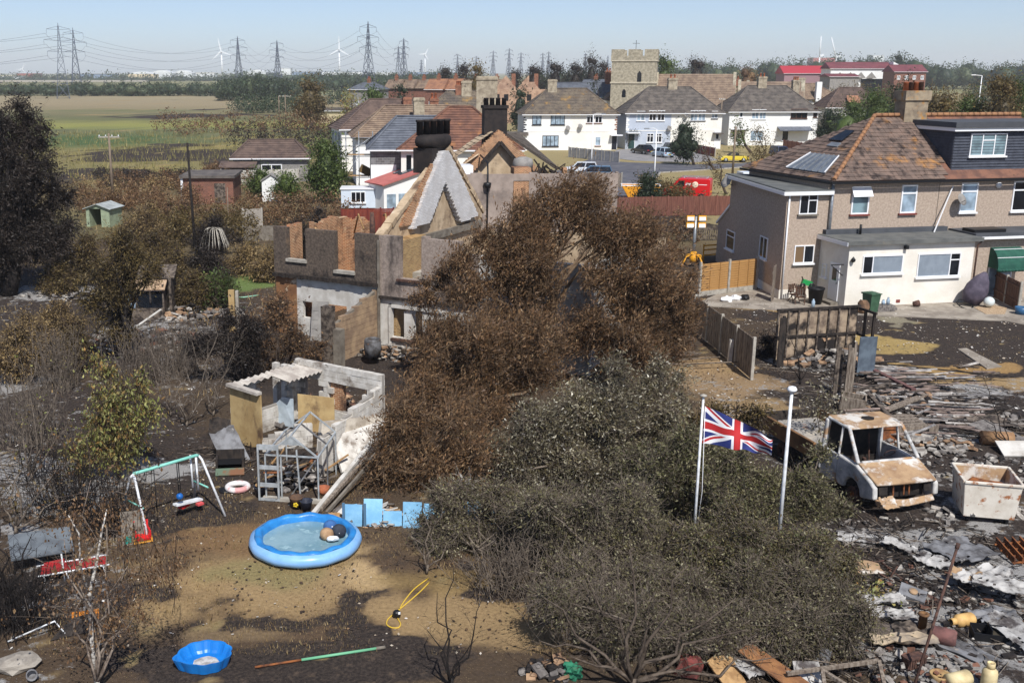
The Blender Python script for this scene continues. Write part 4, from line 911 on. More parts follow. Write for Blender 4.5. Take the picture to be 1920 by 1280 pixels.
def rect(px0,py0,px1,py1):
 a,b=fac(px0,py0),fac(px1,py1); return (a[0],b[1],b[0],a[1])
def inr(x,z,r): return r[0]<=x<=r[2] and r[1]<=z<=r[3]
rj=lambda x,s,k: (vnoise(np.array([x*k]),np.array([s*7.7]),3,3)[0]-.5)
g1,g2=rect(537,400,574,490),rect(627,400,664,512)
fl=fac(610,522)[1]
o1,o2,o3=rect(565,566,592,600),rect(607,570,650,700),rect(516,546,557,640)
MB_=gridwall(LB,5.4,.28,.11,lambda x,z: z>fl and z<5.22+.1*rj(x,1,1.1) and not (inr(x,z,g1) or inr(x,z,g2)),zcell=.09); MB_.build('wall',mSootDark,ruin)
gridwall(LB,fl,.22,.11,lambda x,z: z<fl-.02 and not (inr(x,z,o1) or inr(x,z,o2) or x<o3[2]+.1*rj(z,3,2)),zcell=.09,y0=.1).build('wall',mPlasterW,ruin)
MB().box(.02,o3[2],.06,.3,0,fl-.05).build('wall',mat('scorched brown board wall',S(150,108,72),S(120,84,58),1.2,bump=.3,over=[(S(198,178,152),1.0,.58,.64),(S(62,48,40),.9,.6,.68)]),ruin)
bl=MB()
for i in range(24): bl.box(LB*i/24,LB*(i+.97)/24,-.14-.05*random.Random(i).random(),.1,fl-.10-.05*random.Random(i+50).random(),fl+.05)
bl.build('charred_ledge',mChar,ruin)
for g in (g1,g2): MB().box(g[0]-.06,g[2]+.06,-.1,.2,g[1]-.08,g[1]+.06).build('sill',mConc,ruin)
LC=fac(1112,470)[0]; w1=rect(748,440,789,527); o4=rect(729,570,792,640); fl2=fac(760,562)[1]; o5=rect(795,600,850,700)
s2=lambda x,z: z<5.25+.12*rj(x,5,1.3)-(x>LB+4.2)*(.5+.9*abs(rj(x,8,.8))) and not (inr(x,z,w1) or inr(x,z,o4) or inr(x,z,o5) or (x>LB+6.2 and x<LB+7.4 and 3.0<z<4.4))
gridwall(LC-LB,5.5,.28,.11,lambda x,z: z>fl2 and x+LB<LB+5.0 and s2(x+LB,z),zcell=.09).build('wall',mSootR,ruin,(LB+.001,0,0)); gridwall(LC-LB,5.5,.28,.11,lambda x,z: x>=5.0 and s2(x+LB,z),zcell=.09).build('wall',mPlasterW,ruin,(LB+.001,.0,0))
gridwall(5.0,fl2,.2,.11,lambda x,z: s2(x+LB,z),zcell=.09,y0=.06).build('wall',mPlasterW,ruin,(LB+.001,0,0)); MB().box(LB,LB+5,-.1,.1,fl2-.05,fl2+.08).build('charred_ledge',mChar,ruin)
MB().box(w1[0]-.1,w1[2]+.1,-.12,.2,w1[1]-.1,w1[1]).build('sill',mRustDark,ruin)
f=MB(); f.box(o4[0],o4[0]+.14,-.04,.2,0,o4[3]).box(o4[0],o4[2]+1,-.04,.2,o4[3]-.14,o4[3]).box(o4[0]+.75,o4[0]+1.15,.1,.5,0,o4[3]-.3); f.build('window_frame',mPlasterW,ruin); MB().box(o4[0]+.12,o4[2]+.1,-.08,.3,o4[1]-.12,o4[1]-.02).build('sill',mRustDark,ruin)
MB().box(LB-.06,LB+.06,-.1,-.03,0,5.0).build('drainpipe',mConcDark,ruin)
def cross(x,L,f,m,t=.25,y0=.3,mx=None,cell=.12,nm='wall'):
 o=gridwall(L,9.0,t,cell,f,zcell=.09).build(nm,m,ruin,(x,y0,0),R(90)); return o
DG=10.2; pk=.62*DG; PKZ=8.7
gab=lambda y,z: z<(5.2+(PKZ-5.2)*(y/pk if y<pk else (DG-y)/(DG-pk)))+.06
cross(LB+.1,DG,lambda y,z: gab(y,z),mPlasterTan)
def gfac(px,py):
 d=ray(px,py); o=A0+U*(LB+.1)-Vector((0,0,CH)); t=o.dot(U)/d.dot(U); p=d*t-A0
 return (p.dot(Nn)-.3,p.z+CH)
def ingx(y,z,pts):
 c=False
 for i in range(len(pts)):
  (y0,z0),(y1,z1)=pts[i],pts[i-1]
  if (z0>z) != (z1>z) and y<(y1-y0)*(z-z0)/(z1-z0)+y0: c=not c
 return c
brst=[gfac(*q) for q in ((822,284),(833,284),(860,340),(888,404),(856,416),(826,340),(797,416),(764,428),(792,350))]
o=gridwall(DG,9,.3,.12,lambda y,z: ingx(y,z,brst) and z>4.7,zcell=.09).build('chimney_breast',mPaintBrick,ruin,(LB+.4,.3,0),R(90))
strip=[gfac(*q) for q in ((800,320),(812,300),(768,420),(748,424),(760,395))]
gridwall(DG,9,.12,.12,lambda y,z: ingx(y,z,strip) and z>4.8,zcell=.09).build('flue_edge',mBrickO,ruin,(LB+.22,.3,0),R(90))
ypx=gfac(782,470)[0]; zt=gfac(750,432)[1]
MB().box(LB+.1,LB+.75,.3,ypx,0,4.9).build('chimney_breast',mBrickY,ruin); MB().box(LB+.75,LB+1.2,ypx-1.3,ypx-.2,2.8,3.3).build('fireplace',mConc,ruin)
MB().box(LB+.1,LB+.3,ypx,DG,4.4,4.75).build('joist',mConcDark,ruin)
ed=MB()
for s in range(26):
 f_=s/25; y=DG*f_; z=5.2+(PKZ-5.2)*(y/pk if y<pk else (DG-y)/(DG-pk)); r_=random.Random(s); ed.cbox((LB-.04,.3+y,z+.05),(.42,.5,.16+.1*r_.random()),rx=(.52 if y<pk else -.68),rz=r_.uniform(-.1,.1))
ed.build('verge_bricks',mPlasterTan,ruin)
st0,st1=gfac(777,318),gfac(826,290); ya,yb_=.3+st0[0]+1.75,.3+st0[0]+4.0; zs=9.35
stk=MB().box(LB-.95,LB+.08,ya,yb_,7.6,zs-.55).build('chimney_stack',mSootBlack,ruin); MB().lathe([(.0,0),(.62,0),(.74,.1),(.78,.3),(.74,.5),(.6,.62),(0,.62)],20,mx=MT((LB-.44,(ya+yb_)/2,zs-.55)) @ Matrix.Diagonal((.95,1.75,1,1))).build('oversail',mSootBlack,stk)
for i in range(5): MB().lathe([(.0,0),(.17,0),(.16,.62),(.2,.64),(.2,.74),(.13,.74),(.12,.3)],12,(LB-.75+.16*i,ya+.3+i*.4,zs+.05)).build('pot',mBlack if False else mSootBlack,stk)
gridwall(LB,5.2,.25,.12,lambda x,z: z<4.3+1.6*rj(x,11,.7)+.6*(x<1.7) and not (2.2<x<2.9 and z>2.9) and not (3.6<x<4.5 and 1.2<z<3.4),zcell=.09).build('wall',mBrickO,ruin,(0,6.0,0)); cross(.05,6.2,lambda y,z: z<5.0+.7*rj(y,2,.8) and not (2<y<3 and 3<z),mBrickO); cross(LC-.3,7.5,lambda y,z: z<4.6+1.4*rj(y,6,.5),mPlasterW)
gridwall(LC-LB,5.2,.25,.12,lambda x,z: z<4.3+1.5*rj(x,14,.6),zcell=.09).build('wall',mPlasterTan,ruin,(LB,DG,0))
for pts in ([(.9,5.8,4.2),(1.5,5.3,5.3),(2.0,5.0,4.6)],[(1.9,.8,5.2),(2.2,.7,4.2),(2.6,.5,3.2)],[(3.3,4.8,5.4),(3.9,4.0,5.6),(4.5,3.2,4.9),(4.7,2.8,4.0)]): MB().tube([Vector(p) for p in pts],.045,5).build('bent_pipe',mTimberTan,ruin)
MB().tube([(LB-.9,.9,0),(LB-.9,.9,5.4),(LB-.95,.95,6.1)],[.16,.14,.09],7).build('standing_post',mRustDark,ruin)
wv=Nn*-1; pw=A0+U*(LB-.12); wl=3.9
wallT=thing('garden_wall','tan blockwork wall with a sloping top, between the white scorched wall and the grey corner','wall',(pw.x,pw.y,0),math.atan2(wv.y,wv.x)+math.pi)
slope=lambda x: 2.72-(wl-x)*.26
MB().prism([(0,0),(wl,0),(wl,2.68),(0,2.66-wl*.26)],.03,.19,mx=Matrix(((1,0,0,-wl),(0,0,1,0),(0,1,0,0),(0,0,0,1)))).build('mortar',mConcDark,wallT); nb=blocks(wallT,wl,2.9,.44,.225,.2,lambda x,z: z+.06<slope(x),mBlockTan,seed=2)
for o in wallT.children:
 if o.name.startswith('block'): o.location.x-=wl
MB().box(-.12-wl,.02,-.03,.24,0,.0).build('foot',mConcDark,wallT) if False else None
for i,(px,lab) in enumerate(((617,'charred square post with peeling side at the outer end of the sloping block wall'),(634,'shorter ashy post beside the sloping block wall'))):
 q=at(px,688); tag(MB().box(-.24,.24,-.2,.2,0,(2.7,1.7)[i]).build('post',(mCharGrey,mConcDark)[i],loc=q,rz=RZ),lab,'post')
q=at(597,640); dr=thing('panelled_door','fallen grey panelled door leaning beside the black doorway','door',q,RZ+.3); dm=MB().box(-.4,.4,0,.05,0,1.9)
for i in range(4):
 for s in (-.2,.2): dm.box(s-.14,s+.14,-.02,0,.15+i*.43,.5+i*.43)
o=dm.build('door_leaf',mGrey,dr); o.rotation_euler=(R(-14),0,0)
q=at(699,682); t=tag(MB().lathe([(r*.62,z*.8) for r,z in ((.0,0),(.55,0),(.62,.5),(.58,.95),(.5,1.0),(.48,.9),(.5,.4),(0,.3))],16).build('burnt_tank',mat('burnt tank steel',S(112,112,114),S(64,60,58),3,rough=.6,over=[(S(140,98,64),3,.6,.7)]),loc=(q.x,q.y,.35)),'round burnt metal tank standing under the scorched wall corner','tank')
def rubble(name,px,py,rx,ry,h,n,mats_,seed,size=(.06,.22),flat=.5,rot=0,z0=0):
 c=at(px,py); rn=random.Random(seed); mb=MB()
 for i in range(n):
  a,r=rn.uniform(0,6.28),math.sqrt(rn.random()); x,y=r*rx*math.cos(a),r*ry*math.sin(a); x,y=x*math.cos(rot)-y*math.sin(rot),x*math.sin(rot)+y*math.cos(rot)
  z=h*max(0,1-r*r)*rn.random(); s=rn.uniform(*size); k=rn.randrange(len(mats_))
  if rn.random()<.55: mb.cbox((c.x+x,c.y+y,z0+z+s*.2),(s*rn.uniform(.8,1.8),s*rn.uniform(.5,1.1),s*flat*rn.uniform(.3,1)),rz=rn.uniform(0,3.1),rx=rn.uniform(-.5,.5),ry=rn.uniform(-.5,.5),m=k)
  else: mb.blob((c.x+x,c.y+y,z0+z+s*.15),(s*.6,s*.5,s*.4*flat*1.6),i+seed*999,.35,k,sub=1)
 return tag(mb.build(name,mats_),kind='stuff')
mRubW=mat('pale rubble',S(186,180,170),S(128,120,112),5,bump=.4,island=.2); mRubT=mat('tan rubble',S(168,138,108),S(128,100,78),5,bump=.4,island=.25); mRubD=mat('black rubble',S(52,46,43),S(30,27,26),6,bump=.4,island=.3); mRubG=mat('grey rubble',S(132,126,120),S(96,90,86),5,bump=.4,island=.2); mRubB=mat('brick rubble',S(132,92,74),S(98,72,60),5,bump=.4,island=.25)
rubble('rubble',740,668,2.2,1.0,.5,240,[mRubW,mRubT,mRubG,mRubD],1,rot=RZ); rubble('rubble',680,560,6.0,2.0,.9,260,[mRubT,mRubD,mRubB,mRubG],2,(.1,.4),rot=RZ,z0=.1); rubble('rubble',820,560,6,3,.9,200,[mRubT,mRubD,mRubG],3,(.1,.4),rot=RZ)
# ---------------- second ruin behind, its gable towards us
A2,C2=at(868,325,5.2),at(1160,322,5.2); r2=math.atan2(C2.y-A2.y,C2.x-A2.x)
t2=thing('ruined_house','second burnt-out house further back, with an orange brick gable and sooty four-pot stack','house ruin',(A2.x,A2.y,0),r2); L2=(C2-A2).length; k2=mpp(A2.y)
mSmokeR=mat('smoke stained render',S(168,152,140),S(140,126,116),.8,bump=.2,over=[(S(84,76,72),.35,.48,.66)])
gridwall(L2,5.4,.25,.2,lambda x,z: z<5.15+.15*rj(x,3,1) and not (L2*.33<x<L2*.42 and z<4.6 and z>1),zcell=.1).build('wall',mSmokeR,t2); MB().box(L2*.325,L2*.43,.05,.3,0,4.8).build('wall',mBrickO,t2); MB().box(-.05,.2,0,7,0,5).build('wall',mSmokeR,t2)
gy2=4.2; X2=lambda px: (px-868)*k2*(A2.y+gy2)/A2.y; gx0,gx1=X2(858),X2(1036); gp=X2(948); gz=atY(948,243,A2.y+gy2).z; eb=4.5
inv=lambda x,z: abs(x-(gp+.1))<(atY(948,268,A2.y+gy2).z-z)*.92
gridwall(gx1-gx0,10,.3,.15,lambda x,z: z<eb+(gz-eb)*(1-abs(x+gx0-gp)/(gp-gx0 if x+gx0<gp else gx1-gp)) and not inv(x+gx0,z),zcell=.08).build('gable',mBrickO,t2,(gx0,gy2,0)); gridwall(gx1-gx0,10,.2,.15,lambda x,z: z<eb+(gz-eb)*(1-abs(x+gx0-gp)/(gp-gx0 if x+gx0<gp else gx1-gp))-.1,zcell=.08).build('gable',mPlasterTan,t2,(gx0,gy2+.42,0))
vv=MB(); za=atY(948,268,A2.y+gy2).z
for s in (-1,1): vv.bar((gp+.1,gy2-.08,za+.05),(gp+.1+s*(za-5.6)*.92,gy2-.08,5.6),.16,.25)
vv.build('charred_rafter',mChar,t2)
sl=MB(); courses(sl,[(gp-.4,gy2+.2,gz-.2),(gx0-1.2,gy2+.2,eb+.3),(gx0-1.2,gy2+3,eb+.3),(gp-.4,gy2+3,gz-.2)],.4); sl.slab([(gx0-.8,gy2-1.2,eb),(gp-1.6,gy2-.1,gz-1.8),(gx0+.8,gy2-.1,eb+.6)],.1); sl.build('roof_slope',mPlasterTan,t2)
o=MB().slab([(gp+.6,gy2+.3,gz-.5),(gp+2.0,gy2+2.6,gz-.6),(L2*.72,gy2+2.4,5.0),(L2*.68,gy2-.2,5.0)],.2).build('roof_slope',mat('charred brick slope',S(88,80,72),S(58,52,48),2.5,bump=.5,brick=(.225,.09,S(110,100,90),.012)),t2)
sk=MB().box(X2(926),X2(968),gy2+1.2,gy2+2.4,5,atY(948,200,A2.y+gy2).z).box(X2(924),X2(970),gy2+1.1,gy2+2.5,atY(948,205,A2.y+gy2).z,atY(948,199,A2.y+gy2).z).build('chimney_stack',mSootBlack,t2)
for i in range(4): MB().lathe([(0,0),(.2,0),(.17,.5),(.2,.52),(.2,.6),(.1,.6)],10,(X2(931+i*11),gy2+1.8,atY(948,200,A2.y+gy2).z)).build('pot',mSootBlack,sk)
MB().tube([(X2(911),-.06,0),(X2(911),-.06,5.2),(X2(913),.6,5.9),(X2(914),gy2-.2,6.2)],.07,6).build('drainpipe',mBlack,t2); MB().lathe([(0,0),(.25,.05),(.3,.4),(.1,.45)],8,(X2(910),-.2,4.1)).build('hopper',mBlack,t2)
bt=MB(); rn=random.Random(8)
for i in range(26): x=X2(rn.uniform(995,1065)); y=rn.uniform(.4,2.5); bt.bar((x,y,4.7+rn.random()*.4),(x+rn.uniform(-1.2,1.2),y+rn.uniform(-.5,.5),5.1+rn.random()*.9),.09)
bt.build('charred_timber',mChar,t2); MB().box(X2(866),X2(888),.6,2.2,5.0,5.7).build('white_panel',mUpvc,t2); MB().box(X2(960),X2(990),.6,2.0,5.0,5.5).box(X2(1045),X2(1052),.3,.8,5,5.5).build('wall_stub',mBrickO,t2)
tk=MB().lathe([(0,0),(.75,0),(.8,.5),(.7,.8),(.3,.95),(0,.95)],14,(X2(985),2.6,5.2)).build('water_tank',mGrey,t2)
# ================================================================ BLOCK GARAGE RUIN
gA,gB=at(553,672,2.3),at(715,704,2.3); gr=math.atan2(gB.y-gA.y,gB.x-gA.x); gL=(gB-gA).length; gU=Vector((math.cos(gr),math.sin(gr),0)); gN=Vector((-gU.y,gU.x,0))
gar=thing('ruined_garage','roofless white blockwork outbuilding with beige panels behind the greenhouse frame','outbuilding ruin',(gA.x,gA.y,0),gr)
def gf(px,py,off=0.0):
 d=ray(px,py); o=Vector((gA.x,gA.y,0))+gN*off-Vector((0,0,CH)); t=o.dot(gN)/d.dot(gN); p=d*t-Vector((gA.x,gA.y,0)); return (p.dot(gU),p.z+CH)
mBlkW=mat('whitewashed block',S(216,211,202),S(184,177,166),2.6,bump=.4,coords='World',over=[(S(126,114,102),1.0,.54,.68),(S(74,66,60),1.6,.62,.74)]); mMort=mat('block mortar',S(150,144,136))
q1,q2=[gf(*a) for a in ((570,748),(605,690))],[gf(*a) for a in ((617,755),(688,702))]
inO=lambda x,z: (q1[0][0]<x<q1[1][0] and .75<z<1.78) or (q2[0][0]<x<q2[1][0] and .7<z<1.72)
gridwall(gL,2.3,.12,.11,lambda x,z: not inO(x,z) and z<2.26,y0=.04).build('mortar',mMort,gar); nb+=blocks(gar,gL,2.31,.44,.21,.2,lambda x,z: not inO(x,z),mBlkW,seed=5)
MB().box(q2[0][0]+.02,q2[0][0]+.55,.1,.3,0,2.0).build('brick_pier',mBrickO,gar)
def sidewall(p,q,h0,h1,name,seed,solid=None):
 L=(q-p).length; a=math.atan2(q.y-p.y,q.x-p.x); e=thing(name,None,None,(0,0,0)); e.parent=gar; e.matrix_parent_inverse=Matrix(); e.location=MR(-gr,4,'Z') @ (Vector((p.x,p.y,0))-Vector((gA.x,gA.y,0))); e.rotation_euler=(0,0,a-gr)
 hh=lambda x: h0+(h1-h0)*x/L
 gridwall(L,max(h0,h1),.12,.11,lambda x,z: z<hh(x)-.05 and (solid is None or solid(x,z)),y0=.04).build('mortar',mMort,e)
 return blocks(e,L,max(h0,h1)+.1,.44,.21,.2,lambda x,z: z+.05<hh(x) and (solid is None or solid(x,z)),mBlkW,seed=seed)
fl_,f2=at(430,722,2.05),at(488,738,2.05); br_=Vector((gB.x,gB.y,0)); fr_=at(606,895)
sidewall(Vector((gA.x,gA.y,0)),Vector((fl_.x,fl_.y,0)),2.25,2.0,'side_wall',7,lambda x,z: not (.5<x<2.1 and z>.9)); sidewall(fr_,br_,1.25,1.95,'side_wall',8,lambda x,z: z<1.25+x*.22+.2*rj(x,9,2)); sidewall(Vector((f2.x,f2.y,0)),Vector((gA.x+.9,gA.y-3.1,0)),.5,.9,'side_wall',9)
loc_=lambda v: tuple(MR(-gr,4,'Z') @ (Vector((v.x,v.y,0))-Vector((gA.x,gA.y,0))))
mBeige=mat('beige board',S(190,164,116),S(166,138,94),1.6,bump=.2,over=[(S(96,74,56),.8,.6,.74,(1,1,.5))])
pa,pb=loc_(fl_),loc_(f2); bw=MB()
for i in range(2):
 a,b=Vector(pa).lerp(Vector(pb),i/2),Vector(pa).lerp(Vector(pb),i/2+.49); MB().slab([(a.x,a.y,.05),(b.x,b.y,.05),(b.x,b.y,2.02),(a.x,a.y,2.05)],.06).build('board_panel',mBeige,gar)
a,b=loc_(at(560,815)),loc_(at(628,815)); MB().slab([(a[0],a[1],0),(b[0],b[1],0),(b[0],b[1],1.35),(a[0],a[1],1.5)],.05).build('board_panel',mBeige,gar); a,b=loc_(at(515,800)),loc_(at(551,806)); MB().slab([(a[0],a[1],.1),(b[0],b[1],.1),(b[0],b[1],1.15),(a[0]+.4,a[1],1.2),(a[0],a[1],.8)],.04).build('broken_panel',mat('pale blue board',S(196,208,216),S(170,182,190),2),gar)
def corrug(P0,ux,uy,nx,w,L,m,par,name='corrugated_sheet',amp=.03):
 mb=MB(); P0,ux,uy=Vector(P0),Vector(ux).normalized(),Vector(uy).normalized(); nn=ux.cross(uy); K=nx*4; vs=[]
 for i in range(K+1):
  h=amp*math.sin(i*math.pi/2)
  for e in (0,1): vs.append(P0+ux*(w*i/K)+uy*(L*e)+nn*h)
 vs+=[v-nn*.012 for v in vs]; o=2*(K+1); fs=[]
 for i in range(K): fs+=[(2*i,2*i+2,2*i+3,2*i+1),(o+2*i,o+2*i+1,o+2*i+3,o+2*i+2),(2*i,o+2*i,o+2*i+2,2*i+2),(2*i+1,2*i+3,o+2*i+3,o+2*i+1)]
 mb.add(vs,fs); return mb.build(name,m,par)
mCorr=mat('asbestos sheet',S(196,188,176),S(160,150,140),2,bump=.3,over=[(S(120,110,100),1.5,.6,.74)])
a,c=Vector(loc_(fl_)),Vector((0,0,0)); d=(c-a); e=Vector(pb)-Vector(pa)
corrug(a+Vector((0,0,2.12))+d*.5,d,e+Vector((0,0,-.12)),8,d.length*.55,1.3,mCorr,gar,amp=.04); corrug(a+Vector((0,0,2.1)),d,e+Vector((0,0,-.05)),5,d.length*.5,.5,mCorr,gar,amp=.04); MB().bar(Vector(pa)+Vector((0,-.05,2.1)),Vector(pb)+Vector((0,-.05,2.06)),.22,.1).build('wall_cap',mCorr,gar)
for px,py in ((520,700),(535,690),(548,680)):
 x,z=gf(px,py+60,-.4); MB().box(x-.1,x+.1,-.5,-.3,0,2.15).build('pillar',mBlkW,gar)
mDirtyR=mat('dirty cracked render',S(204,194,178),S(160,148,132),2.2,bump=.5,over=[(S(104,92,82),1.6,.58,.7)])
q=at(640,880); sl_=thing('collapsed_wall','cracked white render slab leaning over rubble, right of the greenhouse frame','wall ruin',q,gr+.55)
MB().slab([(-.75,-.3,.05),(1.2,1.6,.1),(1.35,1.75,1.3),(-.6,.1,1.55)],.16).build('slab',mDirtyR,sl_); MB().slab([(.1,-.5,.1),(1.5,1.1,.3),(1.3,1.6,1.2),(-.3,.2,1.05)],.1).build('slab',mBlkW,sl_)
rubble('rubble',660,855,.9,.8,.7,90,[mRubW,mRubT,mRubG],4,(.1,.34)); rubble('rubble',690,975,1.2,.55,.22,90,[mRubW,mRubW,mRubG,mRubT],6,(.08,.3),.25); rubble('rubble',630,775,1.8,1.4,.7,150,[mRubD,mRubG,mRubT,mRubB],7,(.08,.4),rot=gr); rubble('rubble',500,790,1.2,.8,.5,70,[mRubD,mRubD,mRubG],8,(.1,.35),rot=gr)
for i,(a,c,lab) in enumerate((((586,968),(735,782),'long pale beam leaning up from the pool edge to the broken wall'),((600,960),(738,800),'second long beam lying just under the pale one'),((612,965),(742,812),'third, thinner beam beside the two long ones'))):
 p,q=at(*a),at(*c,1.1); tag(MB().bar(p+Vector((0,0,.06)),q,.13-.03*i,.1).build('beam',(mPlasterW,mTimberGrey,mConcDark)[i]),lab,'beam')
mBlue=mat('pale blue paint',S(146,196,226),S(118,172,208),2,bump=.1); p,q=at(636,985),at(700,985); bs=thing('blue_board_wall','pale blue painted board wall half hidden by the brown tree','shed ruin',p,-.08); k=mpp(p.y)
for i in range(9): MB().box(.12+i*.56,.12+i*.56+.53,0,.05,.0,.62+.2*math.sin(i*2.3)).build('board',mBlue,bs).rotation_euler=(-.12-.35*(i*37%10)/10,0,.03*(i%3))
for x in (.1,.7): MB().box(x,x+.07,-.07,-.002,0,.7).build('batten',mat('dull blue',S(84,116,140)),bs)
rn=random.Random(3)
for i in range(26):
 p=at(rn.uniform(625,735),rn.uniform(948,985)); s=rn.uniform(.12,.34); mb=MB(); n_=rn.choice((4,5)); mb.prism([(s*math.cos(6.28*j/n_+rn.uniform(-.3,.3)),s*.8*math.sin(6.28*j/n_)) for j in range(n_)],0,.03)
 o=mb.build('broken_board',[mBlue,mPlasterW,mTimberTan,mRubG][rn.randrange(4)],loc=(p.x,p.y,.06+.1*rn.random())); o.rotation_euler=(rn.uniform(-.4,.4),rn.uniform(-.4,.4),rn.uniform(0,3)); tag(o,'flat broken board shard in the blue and white scatter beside the round pool','debris','board shards by the pool')
# ================================================================ PEBBLEDASHED HOUSES ON THE RIGHT
mDash=mat('pebbledash',S(186,168,150),S(164,146,130),9,bump=.7,bscale=90,over=[(S(196,180,164),1.1,.6,.8),(S(150,132,118),2.6,.66,.8)])
mExtW=mat('cream painted brick',S(238,232,220),S(226,219,205),1.2,bump=.06,brick=(.225,.075,S(230,224,212),.006,.96)); mFelt=mat('roofing felt',S(112,112,108),S(90,92,90),1.1,bump=.3,over=[(S(132,124,110),.8,.6,.75)]); mFeltD=mat('dark roofing felt',S(84,86,90),S(72,74,78),.8,bump=.2)
mTile=mat('lichened roof tile',S(124,104,92),S(98,84,76),2.0,bump=.4,bscale=30,coords='World',over=[(S(62,52,48),1.6,.5,.62),(S(176,126,70),.42,.56,.7),(S(196,186,170),6,.68,.74)])
mHung=mat('dark hung tiles',S(74,78,88),S(62,65,74),3,bump=.2); mLich=mat('lichened ridge',S(164,120,84),S(138,100,74),3,bump=.3)
H0=at(1460,561); hr_=R(11); mh=thing('pebbledashed_house','pebbledashed house with a lichened hipped roof, dark dormer and cream rear extension','house',(H0.x,H0.y,0),hr_)
hU=Vector((math.cos(hr_),math.sin(hr_),0)); hN=Vector((-hU.y,hU.x,0)); H0=Vector((H0.x,H0.y,0))
def hf(px,py,off=0.0):
 d=ray(px,py); o=H0+hN*off-Vector((0,0,CH)); t=o.dot(hN)/d.dot(hN); p=d*t-H0; return (p.dot(hU),p.z+CH)
def hl(v): v=Vector((v[0],v[1],0))-H0; return (v.dot(hU),v.dot(hN))
def hz(px,py,off=0.0): return hf(px,py,off)[1]
FT=hz(1467,362); xm=hf(1549,400)[0]; xp=hf(1758,380)[0]; XR=hf(1990,400)[0]; ET=hz(1620,338) ; bk=hl((at(1372,330,FT).x,at(1372,330,FT).y))
fp=[(0,0),(xm,0),(xm,9),bk]; MB().prism(fp,-.2,FT-.02).build('wall',mDash,mh)
MB().prism([(-.3,-.25),(xm+.25,-.25),(xm+.25,9),(bk[0]-.3,bk[1]+.2)],FT,FT+.16).build('flat_roof',mFelt,mh); fa=MB().bar((-.33,-.28,FT-.02),(xm+.2,-.28,FT-.02),.05,.2).bar((-.33,-.28,FT-.02),(bk[0]-.33,bk[1]+.2,FT-.02),.05,.2); fa.build('fascia',mUpvc,mh)
MB().box(xm+.001,XR,0,9,-.2,ET).build('wall',mDash,mh); MB().box(-.012,xm,-.02,0,0,.55).build('plinth',mExtW,mh)
sl_v=Vector((bk[0],bk[1],0)); sl_a=math.atan2(sl_v.y,sl_v.x); lw=thing('side_wall',None,None); lw.parent=mh; lw.location=(bk[0],bk[1],0); lw.rotation_euler=(0,0,sl_a+math.pi); lL=sl_v.length
def lf(px,py):
 o3=MR(hr_,4,'Z') @ Vector((bk[0],bk[1],0))+H0; d3=(MR(hr_,4,'Z') @ (-sl_v)).normalized(); n3=Vector((-d3.y,d3.x,0)); d=ray(px,py); t=(o3-Vector((0,0,CH))).dot(n3)/d.dot(n3); p=d*t; return ((p-o3).dot(d3),p.z+CH)
for r,sp,tp in (((1361,436,1379,473),1,True),((1423,447,1441,489),2,False)):
 a,c=lf(r[0],r[3]),lf(r[2],r[1]); a2=lf(r[2],r[3]); window(lw,a[0],a2[1],c[0]-a[0],c[1]-a2[1],y=-.01,split=sp,top=tp,glass=mGlassDark)
MB().box(0,lL,-.03,0,0,.5).build('plinth',mExtW,lw); a=lf(1345,440); MB().slab([(-.1,-.2,2.6),(1.2,-.2,3.9),(1.2,1.2,3.9),(-.1,1.2,2.6)],.12).build('lean_to_roof',mUpvc,lw) if False else None
t_=MB().prism([(-2.6,0),(0,0),(0,4.1),(-2.6,2.6)],.15,3,mx=M_XZ).build('lean_to',mDash,lw); MB().bar((-2.75,.1,2.6),(.05,.1,4.2),.12,.14).build('barge_board',mUpvc,lw)
def hwin(r,off=-.01,p=None,**k):
 a,c=hf(r[0],r[3],off),hf(r[2],r[1],off); return window(p or mh,a[0],a[1],c[0]-a[0],c[1]-a[1],y=off,**k)
mSillR=mat('red sill tiles',S(126,66,58)); hwin((1497,364,1534,402),split=2,top=[1],glass=mGlassDark,sillmat=mConcDark); hwin((1487,459,1527,494),split=2,glass=[mat('brown blind',S(120,98,74),rough=.3),mGlassDark])
for r,g in (((1594,349,1632,402),mGlassFrost),((1686,346,1721,400),mGlassNet),((1797,342,1835,398),mGlassNet),((1894,339,1932,396),mGlassDark)):
 hwin(r,split=1,top=True,glass=g,sillmat=mSillR if r[0]<1750 else mUpvc,t=.08)
x0,z0=hf(1595,368); x1,z1=hf(1633,350); MB().slab([(x0,-.35,z0),(x1,-.35,z0),(x1,-.05,z1),(x0,-.05,z1)],.04).build('open_light',mUpvc,mh)
MB().tube([(.1,-.09,.1),(.1,-.09,FT-.1)],.045,8).build('drainpipe',mUpvc,mh); fx=hf(1555,400)[0]; MB().tube([(fx,-.14,3.0),(fx,-.14,FT+.9)],.085,10).build('flue_pipe',mSteel,mh); MB().box(xp-.015,xp+.015,-.02,.0,2.9,ET-.1).build('party_joint',mConcDark,mh)
E0=hl((at(1567,341,ET).x,at(1567,341,ET).y)); ex=hf(1563,341,-.35)[0]; D=8.6; RZh=hz(1660,219,D/2); rx0=hf(1640,219,D/2)[0]; rx1=hf(1740,217,D/2)[0]
Pa,Pb,Pr1,Pr0,Pc=Vector((ex,-.35,ET)),Vector((XR,-.35,ET)),Vector((XR,D/2,RZh)),Vector((rx0,D/2,RZh)),Vector((ex-.6,D+.35,ET))
roof=MB().add([Pa,Pb,Pr1,Pr0,Pc,(XR,D+.35,ET)],[(0,1,2,3),(0,3,4),(4,3,2,5),(0,4,5,1)]).build('roof',mRoofRed,mh)
